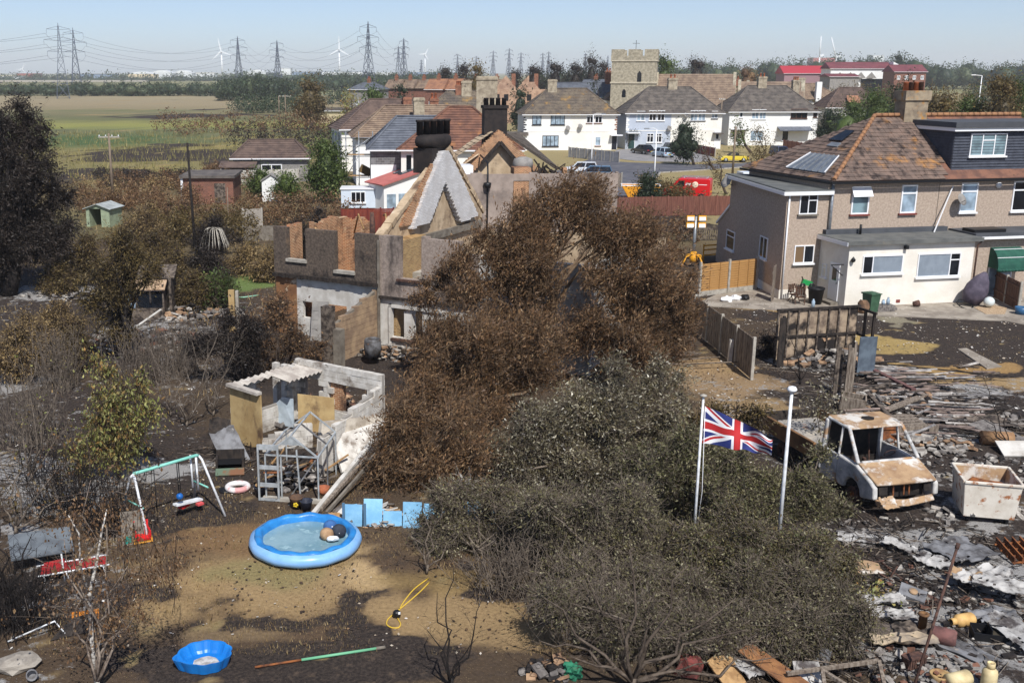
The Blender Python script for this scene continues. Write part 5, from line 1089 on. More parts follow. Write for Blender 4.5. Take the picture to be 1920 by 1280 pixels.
def slopetiles(A,B_,tops,stuffname=None,limit=300,lift=.035):
 u=(B_-A).normalized(); nrm=Vector((0,0,0)); P=tops
 for i in range(len(P)): nrm+=P[i].cross(P[(i+1)%len(P)])
 nrm.normalize(); nrm=nrm if nrm.z>0 else -nrm; v=nrm.cross(u); v=v if v.z>0 else -v
 poly=[((p-A).dot(u),(p-A).dot(v)) for p in P]; rn=random.Random(5); tw,th=.345,.345; ms=[]
 for k in range(3): q=MB(); q.box(-tw/2+.006,tw/2-.006,-.02,th+.05,0,.022+.004*k); ms.append(q.mesh('tile',mTile))
 vmax=max(p[1] for p in poly); us=[p[0] for p in poly]; cnt=0; rest=MB()
 base_m=Matrix(((u.x,v.x,nrm.x,0),(u.y,v.y,nrm.y,0),(u.z,v.z,nrm.z,0),(0,0,0,1)))
 for k in range(int(vmax/th)):
  for i in range(int((max(us)-min(us))/tw)+1):
   uu,vv=min(us)+(i+.5+.0*(k%2))*tw,(k+.5)*th
   if not ingx(uu,vv,poly) or not ingx(uu,vv-th*.4,poly): continue
   p=A+u*uu+v*(k*th)+nrm*(lift+.004)
   mxx=MT(p) @ base_m @ MR(R(-4.5+rn.uniform(-.8,.8)),4,'X') @ MR(R(rn.uniform(-1.2,1.2)),4,'Z')
   if cnt<limit and not stuffname:
    o=link('tile',ms[rn.randrange(3)],roof); o.matrix_local=mxx; cnt+=1
   else: rest.box(-tw/2+.006,tw/2-.006,-.02,th+.05,0,.024,mx=mxx)
 if rest.v: tag(rest.build('tiles',mTile,roof),kind='stuff')
xd=hf(1778,330,-.35)[0]
slopetiles(Pa,Pb,[Pa,Vector((xd,-.35,ET)),Vector((rx1,D/2,RZh)),Pr0]); slopetiles(Pc,Pa,[Pc,Pa,Pr0],stuffname=True)
rd=MB()
for a,b in ((Pa,Pr0),(Pr0,Pr1)):
 n_=int((b-a).length/.4)
 for i in range(n_): rd.tube([a.lerp(b,i/n_)+Vector((0,0,.1)),a.lerp(b,(i+.93)/n_)+Vector((0,0,.1))],.13,6)
rd.build('ridge_tiles',mLich,roof); MB().bar(Pa+Vector((-.2,-.08,-.08)),(XR,-.43,ET-.08),.13,.13).bar(Pa+Vector((-.2,-.08,-.08)),Pc+Vector((-.1,0,-.08)),.13,.13).build('gutter',mBlack,mh)
def onleft(s,t):  # point on the left hip slope,s along the eave from the front corner,t up it
 a=Pa.lerp(Pc,s); return a.lerp(Pr0,t)
mSolar=mat('solar glazing',S(120,126,132),S(96,102,110),1.2,rough=.15,spec=.6)
def patch(name,s0,s1,t0,t1,m,up=.12):
 q=[onleft(s,t)+Vector((-.05,0,up)) for s,t in ((s0,t0),(s1,t0),(s1,t1),(s0,t1))]; return MB().slab(q[::-1],.06).build(name,m,roof)
pn=patch('solar_panel',.12,.55,.07,.33,mSolar)
for i in range(7):
 s=.12+.43*i/6; a,b=onleft(s,.07),onleft(.12+(.55-.12)*i/6*1.0,.33); MB().bar(a+Vector((-.05,0,.15)),b+Vector((-.05,0,.15)),.05,.05).build('glazing_bar',mUpvc if i in (0,6) else mSteel,pn)
patch('roof_light',.32,.62,.55,.72,mGlassDark,.16); patch('lead_flashing',.30,.5,.47,.53,mSteel,.1)
cx=hf(1706,225,D/2)[0]; ck=MB().box(cx-.75,cx+.75,D/2-.5,D/2+.5,RZh-.6,RZh+.95).box(cx-.85,cx+.85,D/2-.6,D/2+.6,RZh+.95,RZh+1.5).build('chimney',mat('lichened stack',S(164,148,124),S(130,116,98),2,bump=.4,over=[(S(186,130,58),1.2,.52,.66),(S(84,76,68),2,.6,.72)]),mh)
for i in range(4): MB().lathe([(0,0),(.16,0),(.14,.45),(.18,.48),(.1,.5)],10,(cx-.5+i*.33,D/2,RZh+1.5)).build('pot',[mPot,mRustDark][i%2],ck)
dx0,dz1=hf(1792,244,.35)[0],hz(1792,240,.35); zb=ET+.28; dm=MB().prism([(dx0,.35),(XR,.35),(XR,6),(dx0-.1,6)],zb,dz1).build('dormer',mHung,mh); hg=MB(); K=15
for k in range(K):
 z=zb+(dz1-.12-zb)*k/K; e=(dz1-zb)/K; hg.slab([(dx0-.02,.28,z),(XR,.28,z),(XR,.335,z+e),(dx0-.02,.335,z+e)],.02); hg.slab([(dx0-.07,.3,z),(dx0-.012,.3,z+e),(dx0-.012,5.9,z+e),(dx0-.07,5.9,z)],.02)
hg.build('hung_tile_courses',mHung,dm); MB().box(dx0-.3,XR,-.05,6.4,dz1+.02,dz1+.32).build('dormer_roof',mFeltD,dm); MB().box(dx0-.26,XR,.05,6.3,dz1-.18,dz1+.019).build('fascia',mUpvc,dm)
hwin((1816,250,1889,293),.3,dm,split=3,top=[1],glass=mGlassFrost)
ext=hf(1582,558,0); d_=ray(1582,558); tt=-CH/d_.z; pE=d_*tt; eoff=(Vector((pE.x,pE.y,0))-H0); eo=min(eoff.dot(hN),-2.7); exx=hf(1584,556,eo)[0]; exr=hf(1816,552,eo)[0]; exl=hf(1540,546,0)[0]; EH=hz(1591,459,eo)
MB().prism([(exx,eo),(exr,eo),(exr,-.002),(exx-.05,-.002)],-.2,EH).build('extension_wall',mExtW,mh); MB().prism([(exx-.3,eo-.3),(exr+.3,eo-.3),(exr+.3,-.005),(exx-.3,-.005)],EH+.002,EH+.2).build('flat_roof',mFelt,mh); MB().box(exx-.33,exx-.29,eo-.3,-.01,EH-.05,EH+.16).build('fascia',mUpvc,mh); MB().box(exx,exr,-.35,-.01,EH+.2,EH+.45).build('lead_flashing',mFeltD,mh)
hwin((1615,477,1694,514),eo-.01,nx=[.25],glass=[mGlassDark,mBlind]); hwin((1717,473,1802,520),eo-.01,nx=[.76],top=[1],glass=[mBlind,mGlassDark])
sw=thing('side_wall',None,None); sw.parent=mh; sw.location=(exx,-.01,0); sw.rotation_euler=(0,0,R(-90)); door(sw,1.2,.22,.8,2.0,y=-.02,glass=True); window(sw,.35,1.3,.45,.75,y=-.02,split=1,top=True,glass=mGlassDark); MB().box(1.1,2.2,-.5,-.05,0,.18).build('step',mConcDark,sw)
br=MB().bar((2.3,-.02,2.3),(2.3,-.75,2.3),.05).bar((2.3,-.02,1.7),(2.3,-.7,2.25),.04); br.build('bracket',mBlack,sw)
lx,lz=hf(1697,463,eo); MB().cbox((lx,eo-.12,lz),(.18,.2,.2)).build('wall_light',mBlack,mh); lx,lz=hf(1597,487,eo); MB().lathe([(0,-.14),(.1,-.08),(.13,.02),(.03,.16),(0,.2)],10,(lx,eo-.14,lz)).build('hanging_bell',mBlack,mh); lx,lz=hf(1609,376,-.1); MB().tube([(lx,-.6,EH+.2),(lx,-.6,EH+.75)],.07,8).build('vent_pipe',mBlack,mh)
lx,lz=hf(1685,551,eo); MB().box(lx-.12,lx+.12,eo-.02,eo,.15,.32).build('air_brick',mSillR,mh); lx,lz=hf(1822,480,eo); MB().tube([(exr+.1,eo-.1,.1),(exr+.1,eo-.1,EH-.3),(exr+.25,eo-.2,EH)],.05,7).build('drainpipe',mRustDark,mh)
a,c=hf(1750,428,-.6),hf(1787,349,-.1); MB().bar((a[0],-.7,EH+.2),(c[0],-.1,c[1]),.05).build('leaning_pole',mUpvc,mh)
for px,py,o,r in ((1792,374,0,.38),(1371,346,None,.42)):
 if o is None: q=lf(px+4,py); d0=dish(lw,.5,FT-.35,-.05,.42)
 else: q=hf(px,py); dish(mh,q[0],q[1],-.02,.36)
q=hf(1871,347); MB().lathe([(0,0),(.16,.02),(.18,.1),(0,.14)],12,mx=MT((q[0],-.01,q[1])) @ MR(R(90),4,'X')).build('alarm_box',mUpvc,mh)
MB().box(exr+.32,XR,eo+.8,-.003,-.2,EH+.08).build('extension_wall',mDash,mh); MB().box(exr+.31,XR,eo+.4,-.006,EH+.09,EH+.3).build('flat_roof',mFeltD,mh); MB().box(exr+.6,XR,eo+.36,eo+.4,EH-.02,EH+.12).build('fascia',mUpvc,mh)
q=hf(1848,428,-1.6); MB().box(q[0]-1.0,q[0]+1.0,-2.0,-1.0,EH+.3,EH+.48).build('roof_light',mBlack,mh)
a,c=hf(1852,500,eo+.8),hf(1912,462,eo+.8); mAwn=mat('green canvas',S(44,92,76),S(36,78,66),3); aw=MB(); K=8; pr=[(math.cos(R(90)*k/K),math.sin(R(90)*k/K)) for k in range(K+1)]
yo=eo+.8
for k in range(K): aw.slab([(a[0],yo-pr[k][0]*.8,c[1]-1.1+pr[k][1]*1.1),(c[0],yo-pr[k][0]*.8,c[1]-1.1+pr[k][1]*1.1),(c[0],yo-pr[k+1][0]*.8,c[1]-1.1+pr[k+1][1]*1.1),(a[0],yo-pr[k+1][0]*.8,c[1]-1.1+pr[k+1][1]*1.1)],.02)
aw.prism([(yo-p_[0]*.8,c[1]-1.1+p_[1]*1.1) for p_ in pr]+[(yo,c[1]-1.1)],a[0],a[0]+.02,mx=Matrix(((0,0,1,0),(1,0,0,0),(0,1,0,0),(0,0,0,1)))); o=aw.build('awning',mAwn,mh)
for i in range(9): MB().lathe([(0,0),(.16,0),(.12,-.14),(0,-.18)],6,(a[0]+(c[0]-a[0])*(i+.5)/9,yo-.8,c[1]-1.1)).build('scallop',mAwn,o) if i%1==0 else 0
for k in (3,6): MB().bar((a[0],yo-pr[k][0]*.815,c[1]-1.1+pr[k][1]*1.115),(c[0],yo-pr[k][0]*.815,c[1]-1.1+pr[k][1]*1.115),.03).build('piping',mUpvc,o)
window(mh,a[0]+.05,.1,1.5,c[1]-1.2,y=yo-.01,split=2,glass=mGlassNet,sill=False);
# ---- things on the patio
mGold=mat('golden lap panel',S(176,134,82),S(150,110,62),3,bump=.4,bscale=30,over=[(S(128,88,46),1.6,.6,.75)],stretch=(.5,.5,6)); a,c=at(1311,556),at(1417,543); L_=(c-a).length; gfn=thing('fence','golden brown lap panel fence with concrete posts left of the patio','fence',a,math.atan2(c.y-a.y,c.x-a.x))
for i in range(2):
 pn=MB().box(L_*i/2+.08,L_*(i+1)/2-.08,.03,.05,.3,1.85).build('fence_panel',mGold,gfn); sm_=None
 for k in range(11):
  q=MB().slab([(-L_/4+.09,.0,0),(L_/4-.09,.0,.0),(L_/4-.09,.03,.155),(-L_/4+.09,.03,.155)],.012).mesh('slat',mGold) if sm_ is None else sm_; sm_=q; link('slat',q,pn,(L_*(i+.5)/2,-.005,.3+k*.14))
 MB().box(L_*i/2+.08,L_*(i+1)/2-.08,.0,.06,0,.3).build('gravel_board',mConc,gfn)
 for x in (.33,.67): MB().box(L_*(i+x)/2-.02,L_*(i+x)/2+.02,-.03,-.006,.3,1.85).build('batten',mGold,pn)
for i in range(3): MB().box(L_*i/2-.07,L_*i/2+.07,-.03,.09,0,1.98).build('post',mConc,gfn)
q=at(1446,566); gt=thing('garden_gate','grey boarded gate standing ajar at the house corner','gate',q,R(62))
for i in range(5): MB().box(i*.17-.1,i*.17+.065,-.015,.015,.06,2.0).build('board',mTimberGrey,gt)
for z in (.4,1.6): MB().box(-.1,.75,.016,.05,z,z+.1).build('ledge',mTimberGrey,gt)
def ch_(px,py,rz,lab):
 t=thing('folding_chair',lab,'chair',at(px,py),rz,'folding chairs on the patio'); mW=mat('dark chair wood',S(92,66,50),S(74,52,42),6)
 for k in range(5): MB().box(-.22,.22,-.2+k*.085,-.13+k*.085,.42,.445).build('seat_slat',mW,t)
 for k in range(4): o=MB().box(-.22+k*.12,-.14+k*.12,.2,.225,.5,.98).build('back_slat',mW,t)
 for s in (-.24,.24): MB().bar((s,-.25,0),(s,.22,1.0),.04,.04).build('leg',mW,t); MB().bar((s,.25,0),(s,-.2,.5),.04,.04).build('leg',mW,t); MB().box(s-.03,s+.03,-.25,.2,.6,.63).build('armrest',mW,t)
ch_(1487,566,.5,'brown slatted folding chair against the plinth, nearest the gate'); ch_(1499,571,-.3,'brown slatted folding chair standing in front of the other one')
def binlathe(name,lab,cat,px,py,prof,m,n=16): q=at(px,py); return tag(MB().lathe(prof,n).build(name,m,loc=(q.x,q.y,.03)),lab,cat)
binlathe('planter_tub','black plastic tub by the extension door','tub',1528,570,[(0,0),(.33,0),(.42,.8),(.46,.82),(.46,.9),(.40,.9),(.34,.3),(0,.3)],mBlack)
binlathe('water_bottle','clear plastic water bottle standing beside the black tub','bottle',1524,577,[(0,0),(.1,0),(.1,.32),(.04,.42),(.04,.46),(0,.46)],mGlassNet,8)
q=at(1512,564); t=thing('ride_on_toy','green plastic toy hanging on the wall above the black tub','toy',(q.x,q.y+.2,0)); mGr=mat('toy green',S(40,148,78),rough=.4); MB().cbox((0,0,1.0),(.55,.25,.28),ry=.3).build('body',mGr,t)
for s in (-.25,.25): MB().lathe([(.05,-.04),(.16,-.04),(.16,.04),(.05,.04)],12,mx=MT((s,-.1,.84)) @ MR(R(90),4,'X')).build('wheel',mBlack,t)
MB().bar((-.2,0,1.1),(-.3,0,1.35),.05).build('handlebar',mBlack,t)
q=at(1631,585); wb=thing('wheelie_bin','green wheelie bin on the patio edge in front of the cream extension','bin',q,.3); mBin=mat('bin green',S(66,98,74),S(56,84,64),4,rough=.5)
v0,v1=[(-.24,-.28),(.24,-.28),(.24,.28),(-.24,.28)],[(-.3,-.36),(.3,-.36),(.3,.36),(-.3,.36)]
MB().add([(x,y,.05) for x,y in v0]+[(x,y,1.0) for x,y in v1],[(0,1,5,4),(1,2,6,5),(2,3,7,6),(3,0,4,7),(3,2,1,0),(4,5,6,7)]).build('body',mBin,wb); MB().prism([(-.34,-.4),(.34,-.4),(.34,.4),(-.34,.4)],1.001,1.05).box(-.3,.3,.4,.46,.95,1.03).blob((0,0,1.06),(.3,.34,.06),1,.02).build('lid',mBin,wb)
for s in (-.27,.27): MB().lathe([(.03,-.03),(.1,-.03),(.1,.03),(.03,.03)],12,mx=MT((s,.32,.1)) @ MR(R(90),4,'Y')).build('wheel',mBlack,wb)
q=at(1617,588); tag(MB().blob((0,0,.35),(.3,.25,.42),5,.18,sub=2).build('rubbish_sack',mat('brown sack',S(128,100,76),S(92,72,58),4,bump=.5),loc=q),'crumpled brown sack slumped against the green wheelie bin','sack')
q=at(1658,586); t=thing('stone_planter','low stone planter block holding glass jars','planter',q,.1)
for r_ in range(3):
 for k in range(5): MB().box(-.6+k*.24+.12*(r_%2),-.6+k*.24+.22+.12*(r_%2),0,.5,r_*.13,r_*.13+.12).build('stone',mRubG,t)
for i,(x,h_) in enumerate(((-.3,.32),(0,.26),(.25,.38))): tag(MB().lathe([(0,0),(.09,0),(.1,h_*.6),(.05,h_*.8),(.06,h_)],10).build('glass_jar',mGlassNet,loc=(q.x+x,q.y+.25,.4)),('squat glass jar at the left of the stone planter','shortest glass jar in the middle of the stone planter','tall glass jar at the right of the stone planter')[i],'jar','jars on the planter')
q=at(1822,573); t=thing('covered_swing_chair','hanging chair wrapped in a dark purple grey cover, by the fence','chair',q,.2); mb=MB().lathe([(0,0),(.45,.02),(.68,.5),(.66,.95),(.42,1.5),(.12,1.85),(0,1.9)],18,mx=MR(R(24),4,'Y') @ MT((-.2,0,.05)) @ Matrix.Diagonal((.95,.8,1,1)))
mb.build('cover',mat('purple grey cover',S(92,84,96),S(70,64,76),2.5,bump=.8,bscale=7),t); MB().lathe([(.42,0),(.46,.03),(.42,.06),(.38,.03)],24,closed=True,mx=MT((-.7,-.3,.15)) @ MR(R(25),4,'X')).build('base_ring',mBlack,t); MB().bar((-1.1,-.3,.15),(-.3,-.3,.15),.04).build('base_bar',mBlack,t)
q=at(1853,578); tag(MB().lathe([(.28*math.sin(R(k*15)),.28-.28*math.cos(R(k*15))) for k in range(13)],20).build('sphere_ornament',mat('pale globe',S(206,214,212),rough=.4),loc=(q.x,q.y,.08)),'pale globe ornament standing on gravel by the short fence','ornament')
tag(sheet('gravel_bed',[(1826,578),(1852,572),(1888,578),(1884,590),(1848,590)],mat('tan gravel',S(196,172,140),S(150,124,98),14,bump=.6,coords='World'),.055),kind='structure')
panelfence('fence','short brown fence with concrete posts between the two back gardens',at(1858,556),at(1908,584),1.55,2,mat('brown fence stain',S(118,88,72),S(94,70,58),3,bump=.3,stretch=(3,3,.4)),mConc,rails=True,boards=12)
q=at(1712,576); tag(MB().lathe([(0,0),(.14,0),(.18,.3),(.15,.3),(.12,.05)],12,mx=MT((0,0,.18)) @ MR(R(80),4,'Y')).build('flower_pot',mRustDark,loc=q),'small dark pot lying on its side in the middle of the patio','pot')
q=at(1914,590); tag(MB().lathe([(0,0),(.25,0),(.34,.42),(.3,.42),(.22,.1)],14).build('flower_pot',mat('blue pot',S(52,92,128),rough=.4),loc=q),'blue flower pot at the right edge by the short fence','pot')
for i,(px,py,lab) in enumerate(((1362,566,'white plastic bag lying by the golden fence foot'),(1380,564,'second white bag, nearer the gate'),(1396,563,'black bin bag on the patio by the golden fence'))): q=at(px,py); tag(MB().blob((0,0,.14),(.3,.22,.2),i+40,.25,sub=2).build('plastic_bag',mUpvc if i<2 else mBlack,loc=q),lab,'bag')
# ================================================================ STREET THINGS
def car(lab,px,py,rz,body,L=4.2,W=1.75,H=1.45,kind='hatch',cat='car',name='parked_car',plate=None,Y=None):
 p=at(px,py); t=thing(name,lab,cat,p,rz,'vehicles parked by the road'); m=body; h=H
 low=[(-.5,.32),(-.5,.62),(-.47,.86 if kind != 'saloon' else .80),(-.3,.9),(.22,.9),(.44,.76),(.5,.58),(.5,.3)]
 def shell(prof,half,top,m_,nm,z0=0):
  mb=MB(); n=len(prof); vs=[(x*L,-half,z) for x,z in prof]+[(x*L,half,z) for x,z in prof]; fs=[tuple(range(n)),tuple(range(n,2*n))[::-1]]+[(i,i+n,(i+1)%n+n,(i+1)%n) for i in range(n)]
  return mb.add(vs,fs).build(nm,m_,t)
 b=shell(low,W/2,0,m,'body')
 cab={'hatch': ((-.47,.2),(-.40,.12)),'saloon': ((-.32,.2),(-.2,.06)),'estate': ((-.48,.22),(-.43,.1))}.get(kind,((-.47,.2),(-.4,.12)))
 if kind != 'open':
  (a0,a1),(b0,b1)=cab; w0,w1=W/2-.04,W/2-.2; v=[(a0*L,-w0,.9),(a1*L,-w0,.9),(a1*L,w0,.9),(a0*L,w0,.9),(b0*L,-w1,h-.03),(b1*L,-w1,h-.03),(b1*L,w1,h-.03),(b0*L,w1,h-.03)]
  MB().add(v,[(0,1,5,4),(1,2,6,5),(2,3,7,6),(3,0,4,7)]).build('glazing',mGlassDark,t); mb=MB().slab([v[4],v[5],v[6],v[7]],-.05)
  for i in range(4): mb.bar(Vector(v[i]),Vector(v[i+4]),.07)
  mid=[(v[0][k]+v[1][k])/2 for k in range(3)],[(v[4][k]+v[5][k])/2 for k in range(3)]; mb.bar(mid[0],mid[1],.08); mb.bar((mid[0][0],-mid[0][1],mid[0][2]),(mid[1][0],-mid[1][1],mid[1][2]),.08); mb.build('roof',m,t)
 else:
  v=[(.22*L,-W/2+.08,.9),(.22*L,W/2-.08,.9),(.1*L,W/2-.2,1.32),(.1*L,-W/2+.2,1.32)]; MB().slab(v,.03).build('windscreen',mGlassDark,t); MB().box(-.3*L,.12*L,-W/2+.15,W/2-.15,.88,.93).build('cockpit',mBlack,t)
  for s in (-.4,.4): MB().cbox((-.12*L,s,1.0),(.2,.5,.5),ry=-.2).build('seat',mBlack,t)
 for x in (-.31,.32):
  for s in (-1,1):
   w=MB().lathe([(0,-.1),(.31,-.1),(.33,-.05),(.33,.05),(.31,.1),(0,.1)],14,mx=MT((x*L,s*(W/2-.08),.33)) @ MR(R(90),4,'X')).build('wheel',mBlack,t); MB().lathe([(0,-.012),(.2,-.012),(.21,0),(0,0)],10,mx=MT((x*L,s*(W/2+.022),.33)) @ MR(R(90),4,'X')).build('rim',mSteel,w)
 for s in (-1,1): MB().box(L*.5-.12,L*.5+.01,s*W*.36-.15,s*W*.36+.15,.6,.74).build('headlight',mGlassNet,t); MB().box(-L*.5-.01,-L*.5+.08,s*W*.39-.13,s*W*.39+.13,.66,.8).build('tail_light',mat('tail red',S(170,30,36),rough=.3),t)
 MB().box(-L*.5-.03,-L*.5-.005,-.26,.26,.48,.6).build('number_plate',mat('plate yellow',S(226,190,40)),t); MB().box(L*.5+.005,L*.5+.03,-.26,.26,.4,.52).build('number_plate',mUpvc,t)
 bevel(b,.09,3); return t
mk=lambda nm,c: mat(nm,S(*c),rough=.3,spec=.6)
car('black saloon parked outside the blue grey house',1206,289,R(112),mk('car black',(26,26,34)),L=4.7,kind='saloon'); car('dark hatchback behind the silver hatchback, half hidden by the street tree',1256,285,R(95),mk('car dark',(34,38,46))); car('silver blue hatchback parked on the driveway',1242,295,R(110),mk('car silver',(170,190,206)),L=3.8)
car('yellow open top car parked beyond the telegraph pole',1375,304,R(176),mk('car yellow',(222,196,60)),L=3.9,kind='open'); car('dark blue car facing us by the curved brown fence',1463,295,R(-80),mk('car navy',(36,52,92)),kind='estate',H=1.6); car('blue car parked behind the second ruin, only its roof showing',1112,335,R(172),mk('car blue',(74,108,138)),kind='estate',H=1.5,L=4.5); car('white car beside the blue one, behind the second ruin',1088,326,R(170),mk('car white',(216,220,224)),kind='estate')
car('teal hatchback with its roof showing over the scorched shrubs',1139,434,R(-70),mk('car teal',(44,88,104)),L=3.8)
p=at(1290,372); vn=thing('red_van','bright red van with a roof ladder rack and round white emblem on its side','van',p,R(158),'vehicles parked by the road'); mRed=mk('van red',(206,26,32))
b=MB(); pr=[(-2.2,.35),(-2.2,1.95),(-2.1,2.05),(.9,2.05),(1.55,1.25),(2.3,1.05),(2.4,.35)]; n=len(pr); b.add([(x,-.95,z) for x,z in pr]+[(x,.95,z) for x,z in pr],[tuple(range(n)),tuple(range(n,2*n))[::-1]]+[(i,i+n,(i+1)%n+n,(i+1)%n) for i in range(n)]); b.build('body',mRed,vn)
MB().slab([(.98,-.8,1.95),(1.5,-.85,1.3),(1.5,.85,1.3),(.98,.8,1.95)],-.02).build('windscreen',mGlassDark,vn)
for s in (-1,1):
 sd_=.953*s; MB().slab([(.3,sd_,1.3),(1.2,sd_,1.3),(.85,sd_,1.85),(.3,sd_,1.85)],.012*s).build('side_window',mGlassDark,vn)
 MB().lathe([(0,0),(.3,0),(.3,.012),(0,.012)],16,mx=MT((-.75,sd_+.002*s,1.5)) @ MR(R(-90*s),4,'X')).build('emblem',mat('emblem pale',S(238,214,190)),vn)
 for i in range(4): MB().box(-.3+i*.13,-.2+i*.13,min(sd_,sd_+.008*s),max(sd_,sd_+.008*s),1.4,1.62).build('lettering',mUpvc,vn)
 MB().box(-1.9,-1.1,min(sd_,sd_+.008*s),max(sd_,sd_+.008*s),1.47,1.53).build('lettering',mUpvc,vn)
 for x in (-1.4,1.5): MB().lathe([(0,-.1),(.32,-.1),(.34,0),(.32,.1),(0,.1)],14,mx=MT((x,s*.88,.34)) @ MR(R(90),4,'X')).build('wheel',mBlack,vn)
MB().box(-2.23,-2.2,-.28,.28,.7,.82).build('number_plate',mat('plate yellow',S(226,190,40)),vn)
for y in (-.6,.6): MB().bar((-2,y,2.2),(.8,y,2.2),.07).build('roof_rack',mSteel,vn)
for x in (-1.8,-.8,.4): MB().bar((x,-.7,2.12),(x,.7,2.12),.06).build('rack_bar',mUpvc,vn)
tag(MB().box(-1.6,1.6,-.9,.9,.6,2.05).box(1.6,2.2,-.85,.85,.6,1.25).build('white_van',mk('van white',(226,232,238)),loc=at(1412,358),rz=.1),'white van with only its roof showing above the flat roof corner','van')
bevel(vn,.05)
def skipbox(px,py,rz,lab):
 t=thing('skip',lab,'skip',at(px,py),rz,None); mY=mat('skip yellow',S(226,158,36),S(200,134,30),3,rough=.5,over=[(S(120,84,52),2.5,.64,.74)]); pts=[(-1.9,1.35),(-1.1,0),(1.1,0),(1.9,1.35)]
 for s in (-.85,.85): MB().prism(pts,0,.05,mx=Matrix(((1,0,0,0),(0,0,-1,s),(0,1,0,0),(0,0,0,1)))).build('side_plate',mY,t)
 MB().slab([(-1.9,-.85,1.35),(-1.1,-.85,0),(-1.1,.85,0),(-1.9,.85,1.35)],.04).slab([(1.1,-.85,0),(1.9,-.85,1.35),(1.9,.85,1.35),(1.1,.85,0)],.04).build('end_plate',mY,t); r=MB()
 for s in (-.87,.85): r.bar((-1.95,s,1.36),(1.95,s,1.36),.09)
 for s in (-1.9,1.9): r.bar((s,-.9,1.36),(s,.9,1.36),.09)
 r.build('rim',mUpvc,t)
 for x in (-.6,.6): MB().bar((x,-.92,.05),(x,-.92,1.3),.1).build('rib',mY,t)
 MB().box(-1.1,1.1,-.8,.8,.6,.75).build('load',mRubW,t)
skipbox(1200,372,R(-8),'yellow skip with a white rim behind the round dark green bush')
def lamp(px,py,h,lab,arm=1.0,d=-1):
 q=at(px,py); h=atY(px,h,q.y).z; t=thing('street_lamp',lab,'lamp post',q,0,'street lamps'); MB().tube([(0,0,0),(0,0,1.2),(0,0,h)],[.11,.08,.05],8).build('post',mUpvc,t); MB().tube([(0,0,h),(d*.4*arm,0,h+.15),(d*arm,0,h+.12)],.04,6).build('arm',mUpvc,t); MB().cbox((d*(arm+.25),0,h+.1),(.6,.22,.14)).build('lantern',mSteel,t)
lamp(1227,328,243,'white street lamp at the edge of the dry grass'); lamp(1109,304,215,'white street lamp before the cream house with red quoins',1.2,1); lamp(1548,265,220,'thin white street lamp by the shrubs right of the white houses',.3)
t=thing('street_lamp','tall white street lamp against the brown trees at the right','lamp post',(at(1831,225).x,at(1831,225).y,0),0,'street lamps'); MB().tube([(0,0,0),(0,0,11.4)],[.16,.1],8).build('post',mUpvc,t); MB().tube([(0,0,11.4),(-2.0,0,11.6)],.09,6).build('arm',mUpvc,t); MB().cbox((-2.3,0,11.6),(1.2,.4,.2)).build('lantern',mUpvc,t)
mPole=mat('pole timber',S(138,122,104),S(112,98,84),4,bump=.3,stretch=(3,3,.3))
def pole(px,py,h,lab,cross=0,r=.13,m=None,lean=0):
 q=at(px,py); h=atY(px,h,q.y).z if h>20 else h; t=thing('telegraph_pole',lab,'pole',q,0,'telegraph poles'); MB().tube([(0,0,0),(lean,0,h)],[r,r*.75],8).build('pole',m or mPole,t)
 if cross:
  MB().bar((lean-cross,0,h-.35),(lean+cross,0,h-.35),.1,.12).build('crossarm',mConc,t)
  for k in range(4): MB().lathe([(0,0),(.05,0),(.05,.12),(0,.14)],8,(lean-cross*.9+k*cross*.6,0,h-.29)).build('insulator',mUpvc,t)
 return t
pole(213,386,250,'tall pale telegraph pole with a crossarm at the marsh edge',1.0); pole(370,520,268,'thin black burnt pole among the scorched shrubs, left of the ruin',0,.09,mBarkChar,-.2); pole(536,232,178,'distant telegraph pole with a crossarm beyond the brambles',1.5,.16); pole(524,230,180,'shorter distant pole just left of the crossarm pole',0,.13); pole(1373,332,237,'dark telegraph pole standing on the dry grass beside the yellow car',0,.15); pole(1348,275,183,'telegraph pole between the cream and white houses',.5,.13); pole(430,450,4,'thin pale stake in the garden left of the ruin',0,.05)
mFenceB=mat('maroon brown fence',S(128,84,70),S(104,66,56),2,bump=.3,stretch=(3,3,.4)); panelfence('fence','long maroon brown board fence behind the scorched shrubs',at(1098,408),at(1372,404),1.75,9,mFenceB,mFenceB,boards=14)
panelfence('fence','grey slab fence in front of the cream house',at(1066,295),at(1160,305),1.5,6,mat('grey slab fence',S(150,150,152),S(132,132,134),2,bump=.2),mConc,boards=3); panelfence('fence','dark red fence behind the street tree',at(1305,288),at(1340,295),1.4,4,mat('dark red fence',S(124,62,54)),mConc,boards=4); panelfence('fence','curved pinkish brown fence by the dark blue car',at(1468,280),at(1518,288),1.5,6,mat('pinkish fence',S(156,110,94),S(138,96,84),2),mFenceB,boards=5); panelfence('fence','weathered brown fence panels beside the second ruin',at(1062,348),at(1165,352),1.6,5,mTimberGrey,mConc,boards=8)
pk_=thing('picket_fence','black picket fence behind the yellow lighting tower','fence',at(1272,452),R(4)); pm_=MB().prism([(-.05,0),(.05,0),(.05,.95),(0,1.05),(-.05,.95)],-.012,.012,mx=M_XZ).mesh('picket',mCharGrey)
for i in range(28): link('picket',pm_,pk_,(i*.17,0,.05))
for z in (.3,.8): MB().box(-.1,4.7,.015,.05,z,z+.08).build('rail',mCharGrey,pk_)
p=at(1299,500); lt=thing('lighting_tower','yellow wheeled lighting tower with four floodlights, left of the pebbledashed house','lighting tower',p); mYl=mat('plant yellow',S(226,160,40),rough=.5)
MB().tube([(0,0,.3),(0,0,3.3)],[.12,.09],8).build('mast',mSteel,lt); MB().lathe([(0,.3),(.25,.3),(.3,.6),(.18,1.0),(0,1.0)],10).build('hub',mYl,lt)
